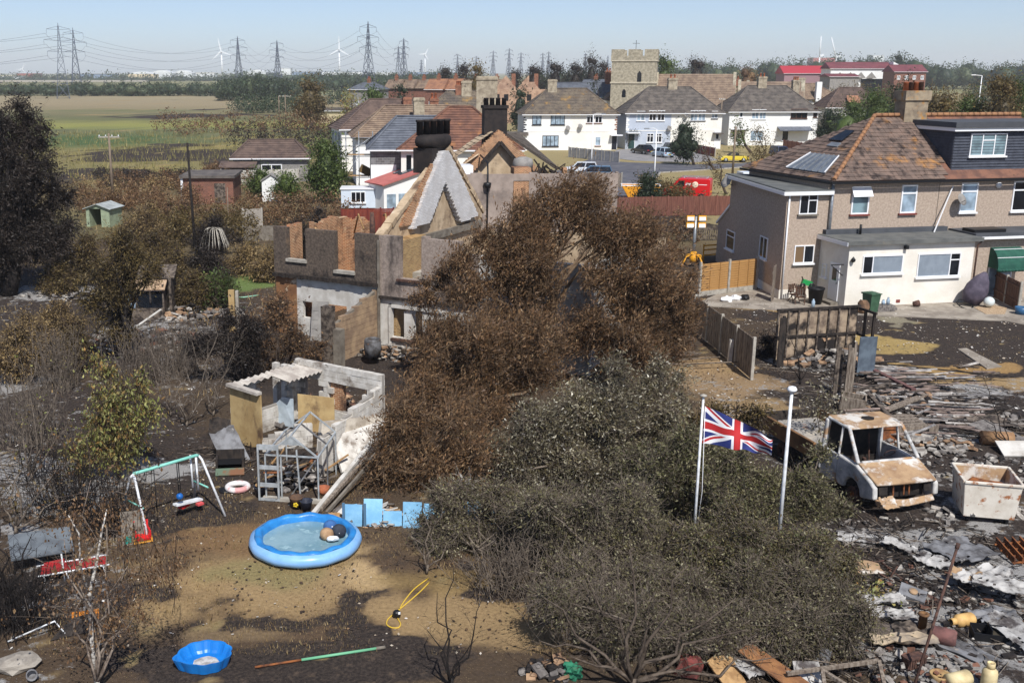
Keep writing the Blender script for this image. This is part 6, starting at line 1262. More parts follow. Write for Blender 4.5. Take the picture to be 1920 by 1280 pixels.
for a in range(4):
 c_,s_=math.cos(a*1.57+.5),math.sin(a*1.57+.5); MB().tube([(c_*.2,s_*.2,.8),(c_*.6,s_*.6,.7),(c_*1.0,s_*1.0,.1)],.06,6).build('leg',mYl,lt)
for i,(x,z) in enumerate(((-.38,3.2),(.38,3.2),(-.38,2.75),(.38,2.75))): o=MB().cbox((x,-.1,z),(.5,.22,.34),rx=-.2).build('floodlight',mYl,lt); MB().cbox((x,-.22,z-.02),(.42,.02,.24),rx=-.2).build('lens',mUpvc,o)
bx=thing('site_barrier','row of orange barrier rails behind the golden fence','barrier',at(1318,488));
for z in (.35,.7,1.0): MB().bar((0,0,z),(2.4,.6,z+.1),.09).build('rail',mYl,bx)
for x in (0,1.2,2.4): MB().bar((x,x*.25,0),(x,x*.25,1.1),.08).build('post',mYl,bx)
q=at(1125,452); tag(MB().slab([(-1.2,-.5,.6),(1.3,-.6,.4),(1.4,.7,.9),(-1.1,.7,1.0)],.3).build('crushed_sheet',mat('scorched bonnet',S(150,152,158),S(120,116,116),2,rough=.5),loc=q),'dented grey metal sheet in front of the teal hatchback','debris')
# ================================================================ THE GARDEN
def obj(name,label,cat,mb,mats,px=None,py=None,rz=0,h=0.0,rot=None,group=None,loc=None):
 o=mb.build(name,mats); o.location=loc if loc is not None else at(px,py)+Vector((0,0,h)); o.rotation_euler=rot or (0,0,rz); return tag(o,label,cat,group)
q=at(573,1024); pool=thing('paddling_pool','round blue inflatable pool with murky water on the scorched lawn','paddling pool',(q.x,q.y,0)); mPl=mat('pale blue vinyl',S(140,186,232),S(126,174,224),2,rough=.35,spec=.5,bump=.15,bscale=6); mPd=mat('bright blue vinyl',S(50,136,204),S(42,118,184),3,rough=.35,spec=.5,bump=.4,bscale=9)
prof=[(1.06,.02),(1.32,.0),(1.47,.10),(1.52,.24),(1.47,.38),(1.36,.45)]; wob=lambda vs,a: [(x*(1+a*math.sin(math.atan2(y,x)*9)+a*.6*math.sin(math.atan2(y,x)*17+1)),y*(1+a*math.sin(math.atan2(y,x)*9)),z+a*2*math.sin(math.atan2(y,x)*13)) for x,y,z in vs]
b=MB().lathe(prof,72); b.v=wob(b.v,.004); b.build('wall',mPl,pool); b=MB().lathe([(1.36,.45),(1.33,.49),(1.27,.51),(1.2,.49),(1.17,.42),(1.14,.25),(1.06,.02)],72); b.v=wob(b.v,.012); b.build('rim',mPd,pool)
MB().lathe([(0,.27),(.4,.27),(.8,.268),(1.17,.27)],48).build('water',mat('murky water',S(138,168,178),S(112,146,158),1.3,rough=.12,spec=.6,bump=.3,bscale=14,over=[(S(160,190,196),3,.56,.7)]),pool)
obj('beach_ball','large tan ball floating at the right side of the round pool','ball',MB().blob((0,0,0),(.19,.19,.18),1,.015,sub=3,sm=True),mat('tan ball',S(178,146,112),S(150,118,88),5),loc=(q.x+.58,q.y-.02,.37)); o=obj('beach_ball','dark charcoal ball with white patches, right of the tan one in the pool','ball',MB().blob((0,0,0),(.2,.2,.19),2,.015,sub=3,sm=True),mat('dark ball',S(60,66,76),S(46,50,60),3,over=[(S(210,212,214),2.2,.64,.68)]),loc=(q.x+.9,q.y+.12,.40)); obj('beach_ball','blue and white ball behind the tan one in the pool','ball',MB().blob((0,0,0),(.19,.19,.18),3,.015,sub=3,sm=True),mat('blue ball',S(66,108,160),S(54,92,146),3,over=[(S(220,224,228),3,.62,.66)]),loc=(q.x+.64,q.y+.42,.40))
obj('pool_float','small white crumpled float beside the balls in the pool','float',MB().blob((0,0,0),(.16,.1,.08),4,.2,sub=2),mUpvc,loc=(q.x+.75,q.y-.22,.33))
pool.scale=(1,1,.84)
q=at(386,1244); mSh=mat('shell blue plastic',S(30,128,210),S(26,114,192),3,rough=.35,spec=.5); b=MB(); n=48; R_=lambda a,k: (.46+.035*abs(math.sin(a*5)))*k*(1.0+.22*max(0,math.cos(a-3.5))**14)
rings=[(.0,.05),(.45,.045),(.74,.05),(.84,.10),(1.0,.26),(1.08,.27),(1.05,.22),(.90,.0),(0,0)]; vs=[]; fs=[]
for k,z in rings:
 for j in range(n): a=2*math.pi*j/n; r=R_(a,k); vs.append((r*math.cos(a)*1.1,r*math.sin(a),z))
for i in range(len(rings)-1):
 for j in range(n): fs.append((i*n+j,i*n+(j+1)%n,(i+1)*n+(j+1)%n,(i+1)*n+j))
b.add(vs,fs,0,False); obj('shell_pool','small bright blue shell shaped paddling pool on the burnt lawn','paddling pool',b,mSh,loc=(q.x,q.y,.01),rz=.1); obj('pool_litter','pale dried sludge in the bottom of the shell pool','debris',MB().blob((0,0,0),(.24,.2,.015),3,.3,sub=2),mAsh,loc=(q.x+.02,q.y-.02,.06))
mSw=mat('white swing tube',S(232,234,236),S(206,206,204),6,rough=.5,over=[(S(120,100,84),3,.66,.74)]); mTq=mat('turquoise tube',S(140,206,190),S(120,188,172),3,rough=.4)
bl_,br2=at(250,888,1.75),at(372,852,1.75); sw_=thing('swing_set','white and turquoise swing frame with its swings half burnt away','swing set',(bl_.x,bl_.y,0),math.atan2(br2.y-bl_.y,br2.x-bl_.x)); L=(br2-bl_).length
MB().tube([(0,0,1.75),(L*.96,0,1.75),(L,0,1.72)],.045,10).build('crossbar',mTq,sw_)
for x,s in ((0,-1),(0,1),(L,-1),(L,1)): MB().tube([(x,0,1.73),(x+(.03 if x else -.03),s*.12,1.62),(x+(.28 if x else -.12),s*.78,0)],.036,8).build('leg',mSw,sw_)
for x,s in ((0,1),(L,1)): MB().tube([(x,-.4,.86),(x,.4,.86)],.025,6).build('brace',mTq,sw_)
for x,y in ((L*.62,-.1),(L*.72,.15),(L*.92,-.12),(L*.92,.16),(L*.3,0)): MB().tube([(x,y,1.74),(x+.03,y,.75 if x>L*.5 else .3)],.014 if x<L*.8 else .03,6).build('hanger',mSw if x>L*.8 else mBlack,sw_)
MB().cbox((L*.8,.02,.42),(.95,.2,.05),rz=.1,ry=.12).build('seesaw_seat',mSw,sw_); MB().blob((L*.64,-.1,.72),(.1,.1,.1),1,.02,sub=3,sm=True).build('swing_ball',mat('royal blue',S(32,96,168),rough=.4),sw_); MB().cbox((L*.76,.1,.30),(.34,.18,.06),rz=.3).build('swing_seat',mat('toy red',S(200,36,36),rough=.4),sw_); MB().cbox((L*.95,-.1,.3),(.2,.14,.06)).build('swing_seat',mat('toy pink',S(206,84,84),rough=.4),sw_)
t=thing('toy_seat','red and yellow toy swing seat fallen at the foot of the swing frame','toy',at(268,1017),.4); MB().cbox((0,0,.2),(.4,.34,.06),rx=.2).cbox((0,.17,.38),(.4,.05,.4),rx=-.25).cbox((-.19,0,.3),(.05,.3,.14)).cbox((.19,0,.3),(.05,.3,.14)).build('seat',mat('toy red',S(200,36,36)),t); MB().cbox((0,-.05,.1),(.5,.16,.1)).build('base',mat('toy yellow',S(214,150,62),rough=.4),t); MB().cbox((-.38,.1,.12),(.2,.16,.2)).build('base',mat('toy teal',S(40,140,126),rough=.4),t)
obj('scorched_board','grey scorched board leaning in the twigs beside the toy seat','board',MB().box(-.3,.3,0,.04,0,.9),mConcDark,251,1020,rot=(-.35,0,.3))
b=MB().lathe([(.30+.095*math.cos(R(k*30)),.1+.09*math.sin(R(k*30))) for k in range(12)],36,closed=True); obj('inflatable_ring','white and pink swimming ring lying on the burnt ground','ring',b,mat('ring vinyl',S(228,222,218),S(206,150,146),1.6,lo=.5,hi=.6,rough=.5,over=[(S(150,136,128),2.5,.66,.75)]),446,918)
obj('plastic_disc','flat black round lid beside the swimming ring','lid',MB().lathe([(0,.1),(.22,.06),(.25,0),(0,0)],16),mBlack,424,920)
t=thing('burnt_chest','charred open chest with a scorched green front edge','chest',at(432,886),.12); MB().box(-.45,.45,-.1,.5,0,.12).box(-.45,-.38,-.1,.5,.12,.5).box(.38,.45,-.1,.5,.12,.5).box(-.45,.45,.44,.5,.12,.62).build('body',mChar,t); MB().slab([(-.45,-.35,.06),(.45,-.35,.06),(.45,-.1,.2),(-.45,-.1,.2)],.04).build('front_flap',mat('scorched green',S(92,108,90),S(120,84,60),2,lo=.45,hi=.6),t); MB().box(-.4,.4,-.05,.4,.3,.33).build('shelf',mBlack,t)
def crumple(name,label,cat,px,py,w,l,m,seed,amp=.18,rz=0,h=.1,nx=14,ny=14,group=None,loc=None,tilt=(0,0)):
 x,y=np.meshgrid(np.linspace(-.5,.5,nx),np.linspace(-.5,.5,ny)); rs=np.random.RandomState(seed); u=vnoise(x*4+seed*3.3,y*4+9,seed,4,.6); v=np.abs(vnoise(x*3+50+seed,y*3,seed+8,3)-.5)*2
 z=h+amp*(u-.35)+amp*.9*(1-v)*.6; X=x*w*(1+.2*(vnoise(x*3,y*3+7,seed+2)-.5))+.18*w*(vnoise(x*5,y*2+seed,seed+4)-.5); Y=y*l+.22*l*(vnoise(x*3+seed,y*4,seed+6)-.5)
 V=np.stack([X,Y,z],-1).reshape(-1,3); i=np.arange(nx*ny).reshape(ny,nx); F=np.stack([i[:-1,:-1],i[:-1,1:],i[1:,1:],i[1:,:-1]],-1).reshape(-1,4); keep=rs.rand(len(F))>.04; F=F[keep]
 V2=np.concatenate([V,V-[0,0,.015]]); F2=np.concatenate([F,F[:,::-1]+len(V)]); o=link(name,fastmesh(name,V2,F2,[m])); o.location=loc or at(px,py); o.rotation_euler=(tilt[0],tilt[1],rz); return tag(o,label,cat,group)
mSheetG=mat('burnt grey sheet',S(132,132,134),S(84,82,82),2.2,bump=.4,rough=.7,over=[(S(180,176,170),2.4,.6,.74),(S(56,50,48),1.6,.6,.72)]); mSheetW=mat('ash white sheet',S(190,187,182),S(128,124,120),2.2,bump=.6,bscale=22,rough=.85,over=[(S(78,72,70),2.4,.5,.62),(S(176,148,118),1.5,.66,.76)])
crumple('bent_sheet','grey bent metal sheet leaning at the beige board wall','metal sheet',425,850,.9,1.3,mSheetG,3,.2,.5,.55,tilt=(.9,-.2)); crumple('bent_sheet','black curled sheet left of the grey bent one','metal sheet',405,825,.7,1.2,mChar,5,.25,.2,.5,tilt=(1.0,.2))
mPotC=mat('dark glazed pot',S(50,54,66),S(38,40,50),4,rough=.4); pp=[(0,0),(.13,0),(.19,.3),(.21,.33),(.17,.33),(.14,.1),(0,.08)]
o=obj('flower_pot','dark flower pot with a yellow flower mark, in front of the greenhouse','pot',MB().lathe([(r*1.1,z*1.1) for r,z in pp],18),mat('terracotta dark pot',S(110,82,60),S(50,46,48),2),556,952)
for i in range(5): MB().lathe([(0,0),(.035,0),(.035,.01),(0,.01)],8,mx=MT((.045*math.cos(i*1.257),-.2,.18+.045*math.sin(i*1.257))) @ MR(R(84),4,'X')).build('flower_mark',mat('flower yellow',S(222,190,50)),o)
obj('flower_pot','plain dark flower pot right beside the flower marked one','pot',MB().lathe(pp,18),mPotC,574,957); obj('flower_pot','terracotta bowl pot at the greenhouse corner under the beams','pot',MB().lathe([(0,0),(.1,0),(.17,.12),(.15,.15),(.19,.24),(.15,.24),(0,.1)],18),mPot,607,926); obj('flower_pot','dark blue pot with pale plant remains, left of the greenhouse','pot',MB().lathe(pp,18).blob((0,0,.36),(.14,.14,.06),2,.3,1,sub=2),[mPotC,mTimberTan],488,930)
ga,gb_=at(500,936),at(598,942); gh=thing('greenhouse','bare aluminium greenhouse frame with no glass, full of burnt rubbish','greenhouse',ga,math.atan2(gb_.y-ga.y,gb_.x-ga.x)); W_=(gb_-ga).length; mAl=mat('aluminium',S(196,200,200),S(164,168,168),4,rough=.4,metal=.3,over=[(S(110,104,98),3,.64,.74)]); HE,HR,DP=1.42,2.05,2.3
MB().box(-.1,W_+.1,-.12,.08,0,.1).build('base',mConc,gh); bars=[((0,0,0),(0,0,HE)),((W_,0,0),(W_,0,HE)),((0,0,HE),(W_/2,0,HR)),((W_,0,HE),(W_/2,0,HR)),((W_/2,0,HR),(W_/2,DP,HR)),((0,0,HE),(0,DP,HE)),((W_,0,HE),(W_,DP,HE)),((W_,DP,0),(W_,DP,HE)),((0,DP,0),(0,DP,HE)),((0,DP,HE),(W_/2,DP,HR)),((W_,DP,HE),(W_/2,DP,HR)),((0,0,HE),(W_,0,HE)),((W_*.3,0,0),(W_*.3,0,HE)),((W_*.66,0,.0),(W_*.6,0,HE+.2)),((W_*.4,.1,0),(W_*.95,.02,HE-.1)),((W_,DP*.5,0),(W_,DP*.5,HE)),((W_,DP*.5,HE),(W_/2,DP*.5,HR)),((0,DP*.5,HE),(W_/2,DP*.5,HR))]
for i,(a,c) in enumerate(bars): MB().bar(a,c,.05,.04).build('glazing_bar',mAl if i<14 else mSheetG,gh)
o=MB().slab([(W_/2-.38,-.01,HR-.3),(W_/2+.3,-.01,HR-.28),(W_/2,-.01,HR-.02)],.02).build('gable_panel',mAl,gh); dr_=thing('sliding_door',None,None); dr_.parent=gh; dr_.location=(-.18,-.12,.02)
for b_ in (((0,0,0),(0,0,1.75)),((.6,0,0),(.6,0,1.75))): MB().bar(*b_,.06,.05).build('stile',mAl,dr_)
for z,hh in ((1.68,.16),(1.05,.12),(.5,.12),(.04,.08)): MB().box(.03,.57,-.02,.02,z-hh/2,z+hh/2).build('rail',mAl,dr_)
gc=at(556,905); rubble('burnt_rubbish',556,905,.95,.8,.5,150,[mRubD,mRubG,mRubD,mRubW],11,(.06,.26)); rn=random.Random(12)
for i in range(16): p=Vector((gc.x+rn.uniform(-1,.9),gc.y+rn.uniform(-.6,1.0),rn.uniform(.1,.5))); d=Vector((rn.uniform(.5,1.1),rn.uniform(-.2,.7),rn.uniform(0,.55))); tag(MB().bar(p,p+d,.06,.04).build('charred_stick',(mTimberTan,mChar,mCharGrey,mRust)[i%4]),'broken scorched stick in the heap inside the greenhouse frame','stick','sticks in the greenhouse heap')
p,q=at(478,1253),at(722,1217); gp_=thing('washing_line_pole','long green painted pole with a rusty end lying on the ground','pole',p); d=q-p; MB().tube([Vector((0,0,.05))+d*.35,Vector((0,0,.06))+d*.93],.032,8).build('tube',mat('green tube',S(112,176,136),rough=.5),gp_); MB().tube([(0,0,.04),Vector((0,0,.05))+d*.36],.026,8).build('rusty_end',mRust,gp_); MB().tube([Vector((0,0,.06))+d*.93,Vector((0,0,.06))+d],.04,8).build('cap',mConcDark,gp_)
mYh=mat('hose yellow',S(214,178,66),rough=.5); hp=[at(*c)+Vector((0,0,.02)) for c in ((803,1085),(775,1105),(752,1135),(744,1158),(752,1170),(748,1178),(735,1178),(724,1172),(726,1162),(740,1150),(765,1130),(790,1108),(805,1092))]; hs_=thing('garden_hose','yellow garden hose looped on the dry grass with a black sprinkler','hose',hp[3]); sp=[]
for i in range(len(hp)-1):
 for k in range(4): sp.append(hp[i].lerp(hp[i+1],k/4)-hp[3])
for _ in range(2): sp=[sp[0]]+[(sp[i-1]+sp[i]*2+sp[i+1])/4 for i in range(1,len(sp)-1)]+[sp[-1]]
MB().tube(sp+[hp[-1]-hp[3]],.016,6).build('tube',mYh,hs_); o=MB().blob((0,0,.09),(.1,.09,.1),2,.1,sub=2).build('sprinkler',mBlack,hs_); MB().cbox((.06,-.06,.14),(.05,.05,.04)).build('label',mUpvc,o)
b=MB().blob((0,0,.12),(.48,.36,.2),12,.16,sub=2); obj('boulder','flat grey boulder at the lower left corner','boulder',b,mat('grey rock',S(166,158,146),S(136,128,118),3,bump=.5,stretch=(1,1,4)),32,1252,rz=.5); obj('metal_pot','small steel pot lying on its side beside the boulder','pot',MB().lathe([(0,0),(.11,0),(.12,.2),(.1,.2),(.09,.03),(0,.03)],16),mSheetG,60,1272,h=.12,rot=(R(70),0,.4))
t=thing('sun_lounger','red fabric sun lounger lying collapsed among the twigs','lounger',at(70,1086),R(20)); mRd=mat('red canvas',S(168,40,40),S(132,32,34),3,bump=.3); L_=1.75
for y in (-.3,.3): MB().tube([(0,y,.22),(L_,y,.26)],.025,6).build('side_rail',mSw,t)
for k in range(9): MB().slab([(.1+k*.18,-.29,.24),(.26+k*.18,-.29,.24),(.26+k*.18,.29,.24),(.1+k*.18,.29,.24)],.02).build('fabric_strip',mRd if k not in (1,2) else mat('navy canvas',S(52,66,96)),t)
MB().cbox((.45,0,.29),(.5,.6,.05),rz=.06,ry=-.06).build('headrest',mRd,t)
for x in (.15,.7,1.6):
 for y in (-.3,.3): MB().tube([(x,y,.24),(x+.05,y,0)],.02,6).build('leg',mSw,t)
MB().tube([(.65,-.32,.0),(.62,-.33,.75)],.022,6).build('bent_leg',mSw,t)
t=thing('garden_table','grey topped garden table tilted among burnt branches','table',at(78,1052),.5); MB().slab([(-.8,-.5,.42),(.75,-.55,.36),(.85,.5,.62),(-.7,.55,.68)],.03).build('tabletop',mat('scorched blue grey top',S(112,118,122),S(88,92,96),2,rough=.4),t)
for x,y,z in ((-.7,-.42,.4),(.66,-.46,.36),(.76,.4,.58),(-.62,.45,.64)): MB().tube([(x,y,z),(x*1.05,y*1.05,0)],.022,6).build('leg',mBlack,t)
t=thing('orange_stool','orange plastic stool behind the birch trunk','stool',at(162,1172),.3); mOr=mat('orange plastic',S(214,132,44),rough=.4)
for k in range(4): MB().box(-.3+k*.16,-.18+k*.16,-.15,.15,.26,.31).build('seat_slat',mOr,t)
for x in (-.26,.26):
 for y in (-.1,.1): MB().bar((x,y,.26),(x,y,0),.06).build('leg',mOr,t)
obj('black_sheet','folded black sheet on the ground left of the orange stool','sheet',MB().slab([(-.4,-.3,.03),(.4,.1,.03),(.45,.35,.4),(-.1,.2,.3)],.03),mChar,135,1190); obj('bent_pipe','short white bent pipe on the burnt ground at the left','pipe',MB().tube([(-.75,-.25,.05),(.2,.12,.35),(.45,.02,.1)],.02,6),mSw,85,1195)
t=thing('burnt_shed','roofless burnt shed with tan felt strips and cracked panes, among the scorched shrubs','shed ruin',at(230,600),R(4)); k=mpp(at(230,600).y); W_=78*k
MB().box(0,W_,0,.08,0,.6).box(0,.08,0,2.2,0,1.8).box(W_-.08,W_,0,2.2,0,1.8).build('wall',mCharGrey,t)
for i in range(3): o=MB().box(.08+i*W_/3,i*W_/3+W_/3-.02,.02,.05,.62,1.5).build('window',mGlassNet if i==0 else mGlassDark,t)
MB().slab([(-.1,-.2,1.62),(W_+.1,-.2,1.62),(W_+.1,.7,1.95),(-.1,.7,1.95)],.06).build('roof',mat('tan felt',S(196,168,138),S(160,132,104),2,bump=.3),t); MB().slab([(W_*.3,1.0,2.0),(W_*1.2,1.0,2.0),(W_*1.2,2.2,2.5),(W_*.3,2.2,2.5)],.08).box(W_*1.08,W_*1.14,.6,2.2,0,2.0).build('back_panel',mCharGrey,t)
rubble('ash_rubble',275,640,3.2,2.2,.3,330,[mRubW,mRubG,mRubD,mRubB],21,(.05,.28)); rubble('ash_rubble',370,590,3.0,1.6,.4,200,[mRubW,mRubG,mRubT,mRubD],22,(.06,.4)); rubble('ash_rubble',140,555,3,1.6,.3,110,[mRubW,mRubG,mRubD],23,(.06,.3))
obj('pink_toy','small round pink toy lying among the ashes at the far left','toy',MB().blob((0,0,.25),(.5,.35,.3),3,.1,sub=2),mat('faded pink',S(190,84,110),rough=.6),118,535); obj('white_plank','white plank leaning on the ash heap in front of the burnt shed','plank',MB().bar((-.8,-.9,.05),(.7,.6,1.0),.12,.04),mPlasterW,272,622)
for i,(px,py,hh,lab) in enumerate(((437,622,2.1,'tan concrete post standing left of the ruin'),(447,615,1.9,'thin grey post right next to the tan concrete one'))): obj('post',lab,'post',MB().box(-.14+.07*i,.14-.07*i,-.12,.12,0,hh),(mBeige,mConc)[i],px,py)
t=thing('wire_fountain','drooping white burnt palm skirt by the garden wall','plant',at(402,480)); b=MB(); rn=random.Random(4)
for i in range(46): a,r=rn.uniform(0,6.28),rn.uniform(.5,1.25); b.tube([(0,0,2.0),(math.cos(a)*r*.6,math.sin(a)*r*.6,2.1-r*.2),(math.cos(a)*r,math.sin(a)*r,1.3-r*.4),(math.cos(a)*r*1.05,math.sin(a)*r*1.05,.6)],.018,3)
b.build('frond',mat('ashen frond',S(206,200,188),S(160,152,138),3),t); MB().tube([(0,0,0),(0,0,2.0)],[.14,.1],7).build('trunk',mBarkChar,t)
t=thing('metal_stool','thin wire stool frame among the ashes','stool',at(312,700))
for x in (-.22,.22):
 for y in (-.18,.18): MB().tube([(x,y,0),(x*.6,y*.6,.8)],.016,5).build('leg',mSheetG,t)
MB().lathe([(.14,.8),(.17,.8),(.17,.83),(.14,.83)],12,closed=True).build('ring',mSheetG,t); obj('green_hose','pale green hose piece on the lawn edge','hose',MB().tube([(-1.4,0,.04),(-.4,.1,.04),(.5,-.1,.04),(1.3,.5,.04)],.04,6),mat('pale green hose',S(150,196,168)),440,558)
# ================================================================ THE YARD ON THE RIGHT
tp=atY(1319,744,25.3); f1=thing('flagpole','white flagpole flying the flag, rising through the olive bushes','flagpole',(tp.x,tp.y,0)); MB().tube([(0,0,0),(0,0,tp.z)],[.04,.028],10).build('pole',mSw,f1); MB().lathe([(0,0),(.09,.02),(.09,.05),(0,.08)],10,(0,0,tp.z)).build('finial',mConc,f1); MB().tube([(.05,-.04,tp.z-.3),(.12,-.04,tp.z-2.5),(.06,-.04,1.2)],.008,4).build('halyard',mUpvc,f1)
t2p=atY(1485,732,26.0); f2_=thing('flagpole','bare white flagpole with a ball top, right of the flag','flagpole',(t2p.x,t2p.y,0)); MB().tube([(0,0,0),(0,0,t2p.z)],[.055,.04],10).build('pole',mSw,f2_); MB().lathe([(.0,-.03),(.1,-.02),(.13,.03),(.09,.1),(0,.12)],14,(0,0,t2p.z)).build('finial',mUpvc,f2_)
nx,nz=150,75; FW,FH=1.8,.98; u,v=np.meshgrid(np.linspace(0,1,nx+1),np.linspace(0,1,nz+1)); yw=.17*np.sin(u*10+v*2.6)*u+.08*np.sin(u*21+1-v*4)*u; zz=(v-.5)*FH*(1-.5*u)-.5*u**1.1+.045*np.sin(u*14+v*4)*u; xx=u*FW*.93
V=np.stack([xx,yw,zz],-1).reshape(-1,3); i=np.arange((nx+1)*(nz+1)).reshape(nz+1,nx+1); F=np.stack([i[:-1,:-1],i[:-1,1:],i[1:,1:],i[1:,:-1]],-1).reshape(-1,4)
uc,vc=((u[:-1,:-1]+u[1:,1:])/2*60-30).ravel(),((v[:-1,:-1]+v[1:,1:])/2*30-15).ravel(); col=np.full(len(uc),2)
d1=(uc*.5-vc)/math.hypot(.5,1); d2=(uc*.5+vc)/math.hypot(.5,1); col[(np.abs(d1)<3) | (np.abs(d2)<3)]=0
hb=np.where(uc<0,1,-1); col[((d1*-hb>0) & (d1*-hb<2) & (uc*vc>0)) | ((d2*hb>0) & (d2*hb<2) & (uc*vc<0))]=1
col[(np.abs(uc)<5) | (np.abs(vc)<5)]=0; col[(np.abs(uc)<3) | (np.abs(vc)<3)]=1
mF=[mat('flag white',S(228,228,230),rough=.8),mat('flag red',S(180,44,46),rough=.8),mat('flag blue',S(44,54,112),rough=.8)]
o=link('flag',fastmesh('flag',V,F,mF,True,col),None,(tp.x+.05,tp.y,tp.z-.72),(0,0,R(-8))); tag(o,'tattered red white and blue union flag streaming from the flagpole','flag')
p=at(1698,964); tr_=thing('burnt_flatbed_truck','burnt-out white flatbed truck with a rusted cab, glassless, facing us','truck',(p.x,p.y,0),R(13))
mBw=mat('burnt white steel',S(214,210,204),S(164,164,162),3,rough=.65,bump=.25,over=[(S(168,126,82),1.3,.54,.66),(S(92,80,74),2.8,.58,.7)]); mBr=mat('burnt rust steel',S(176,146,112),S(146,116,88),2.5,rough=.8,bump=.3,over=[(S(210,204,194),1.3,.47,.6),(S(104,94,92),1.6,.6,.72)]); mInt=mat('burnt interior',S(30,27,26),S(50,44,40),4,bump=.4)
HW=1.08; b=MB(); b.slab([(-.98,.08,.96),(-.4,-.02,1.0),(.4,-.02,1.0),(.98,.08,.96),(1.0,.98,1.31),(-1.0,.98,1.31)],.07).build('bonnet',mBr,tr_)
for s in (-1,1):
 b=MB(); K=7
 arch=[(1.12+.42*math.cos(R(180-k*30)),.36+.42*math.sin(R(180-k*30))) for k in range(K)]; pr=[(.06,.5),(.1,.86),(.3,.98),(.98,1.24),(1.9,1.28),(1.9,.36)]+arch[::-1]+[(.6,.36)]
 n_=len(pr); x0_,x1_=s*(HW-.16),s*HW; b.add([(x0_,y,z) for y,z in pr]+[(x1_,y,z) for y,z in pr],[tuple(range(n_)),tuple(range(n_,2*n_))[::-1]]+[(k,k+n_,(k+1)%n_+n_,(k+1)%n_) for k in range(n_)]).build('wing',mBw,tr_)
 b=MB(); x=s*(HW-.05); d_o=MB().box(x-.04,x+.04,1.92,2.75,.35,1.26).build('door',mBw,tr_); MB().bar((x*.98,.98,1.28),(x*.86,1.72,2.12),.11,.1).build('pillar',mBw,tr_); MB().bar((x,1.9,1.26),(x*.88,1.98,2.12),.07).build('pillar',mBw,tr_); MB().bar((x,2.75,.5),(x*.88,2.72,2.12),.16).build('pillar',mBw,tr_); MB().bar((x*.87,1.7,2.12),(x*.87,2.75,2.14),.1).build('roof_rail',mBw,tr_)
 MB().slab([(s*.62,.1,.62),(s*.86,.12,.6),(s*.88,.2,.92),(s*.6,.14,.9)],.03).build('headlamp_socket',mInt,tr_)
 w=MB().lathe([(.12,-.09),(.24,-.1),(.27,-.06),(.2,0),(.27,.06),(.24,.1),(.12,.09)],16,mx=MT((s*.93,1.12,.27)) @ MR(R(90),4,'Y')).build('wheel',mRustDark,tr_); MB().lathe([(0,0),(.12,.02),(.12,-.02)],10,mx=MT((s*.98,1.12,.27)) @ MR(R(90),4,'Y')).build('hub',mRust,w)
 MB().lathe([(.1,-.1),(.26,-.1),(.28,0),(.26,.1),(.1,.1)],14,mx=MT((s*.9,5.0,.27)) @ MR(R(90),4,'Y')).build('wheel',mRustDark,tr_)
rf=MB().slab([(-.86,1.66,2.12),(.86,1.66,2.12),(.92,2.0,2.2),(.9,2.78,2.2),(-.9,2.78,2.2),(-.92,2.0,2.2)],.05).build('roof',mBr,tr_); MB().prism([(.22*math.cos(k),.18*math.sin(k)) for k in (0,1,2.1,3.1,4.2,5.2)],2.19,2.215,mx=MT((.1,2.25,0))).build('roof_hatch',mInt,rf)
MB().bar((-.88,1.0,1.3),(.88,1.0,1.3),.1,.08).build('scuttle',mBw,tr_); b=MB().box(-.9,.9,2.72,2.78,.5,2.1).box(-.95,.95,1.2,2.7,.4,.55); b.build('bulkhead',mInt,tr_); MB().box(-.85,.85,1.05,1.35,.95,1.2).build('dashboard',mSheetG,tr_)
for x in (-.5,.0,.5): MB().bar((x,2.5,.6),(x,2.65,1.55),.05).build('seat_frame',mRustDark,tr_)
MB().lathe([(.17,0),(.19,.015),(.17,.03),(.15,.015)],16,closed=True,mx=MT((.42,1.5,1.3)) @ MR(R(-50),4,'X')).build('steering_wheel',mRustDark,tr_)
MB().box(-.75,.75,.3,.9,.42,.9).build('engine',mInt,tr_)
for x in (-.05,.12,-.4): MB().bar((x,.12,.55),(x,.16,.95),.05).build('grille_bar',mRust,tr_)
MB().slab([(-.95,.02,.34),(.0,-.08,.30),(.95,.02,.36),(.95,.16,.5),(0,.06,.46),(-.95,.16,.5)],.06).build('bumper',mBr,tr_); MB().bar((-.8,.14,.97),(.8,.14,.97),.05).build('slam_panel',mRust,tr_); crumple('torn_panel',None,None,0,0,.5,.4,mBr,9,.15,.2,.4).parent=tr_
bd=bpy.data.objects[[o.name for o in tr_.children if o.name.startswith('torn_panel')][0]]; bd.location=(-.75,.1,.1); bd.rotation_euler=(.6,0,0)
BB=MB().box(-1.12,1.12,2.95,6.3,.78,.86).build('bed',mat('burnt bed boards',S(186,176,160),S(140,138,136),1.6,bump=.3,over=[(S(160,104,62),1.2,.58,.7)]),tr_); mRs=mat('rust side board',S(140,104,70),S(104,78,56),2,bump=.3)
MB().box(-1.16,-1.12,2.95,6.3,.7,1.2).box(-1.2,-1.1,2.95,6.3,1.18,1.26).build('side_board',mRs,tr_); MB().box(1.12,1.16,2.95,6.3,.7,1.2).build('side_board',mRs,tr_); MB().box(-1.12,1.12,6.26,6.32,.7,1.2).build('tailboard',mChar,tr_); MB().box(-.5,-.4,2.6,6.2,.45,.75).box(.4,.5,2.6,6.2,.45,.75).build('chassis',mRustDark,tr_)
obj('rusty_beam','long orange rusted beam lying behind the truck cab','beam',MB().box(-1.1,1.1,-.08,.08,.5,.78).box(-1.1,1.1,-.03,.03,0,.5),mRust,1622,830,rz=.04)
bevel(tr_,.035)
for o_ in tr_.children:
 if o_.name.startswith(('pillar','wing','roof')): o_.modifiers['bevel'].width=.06; o_.modifiers['bevel'].segments=3
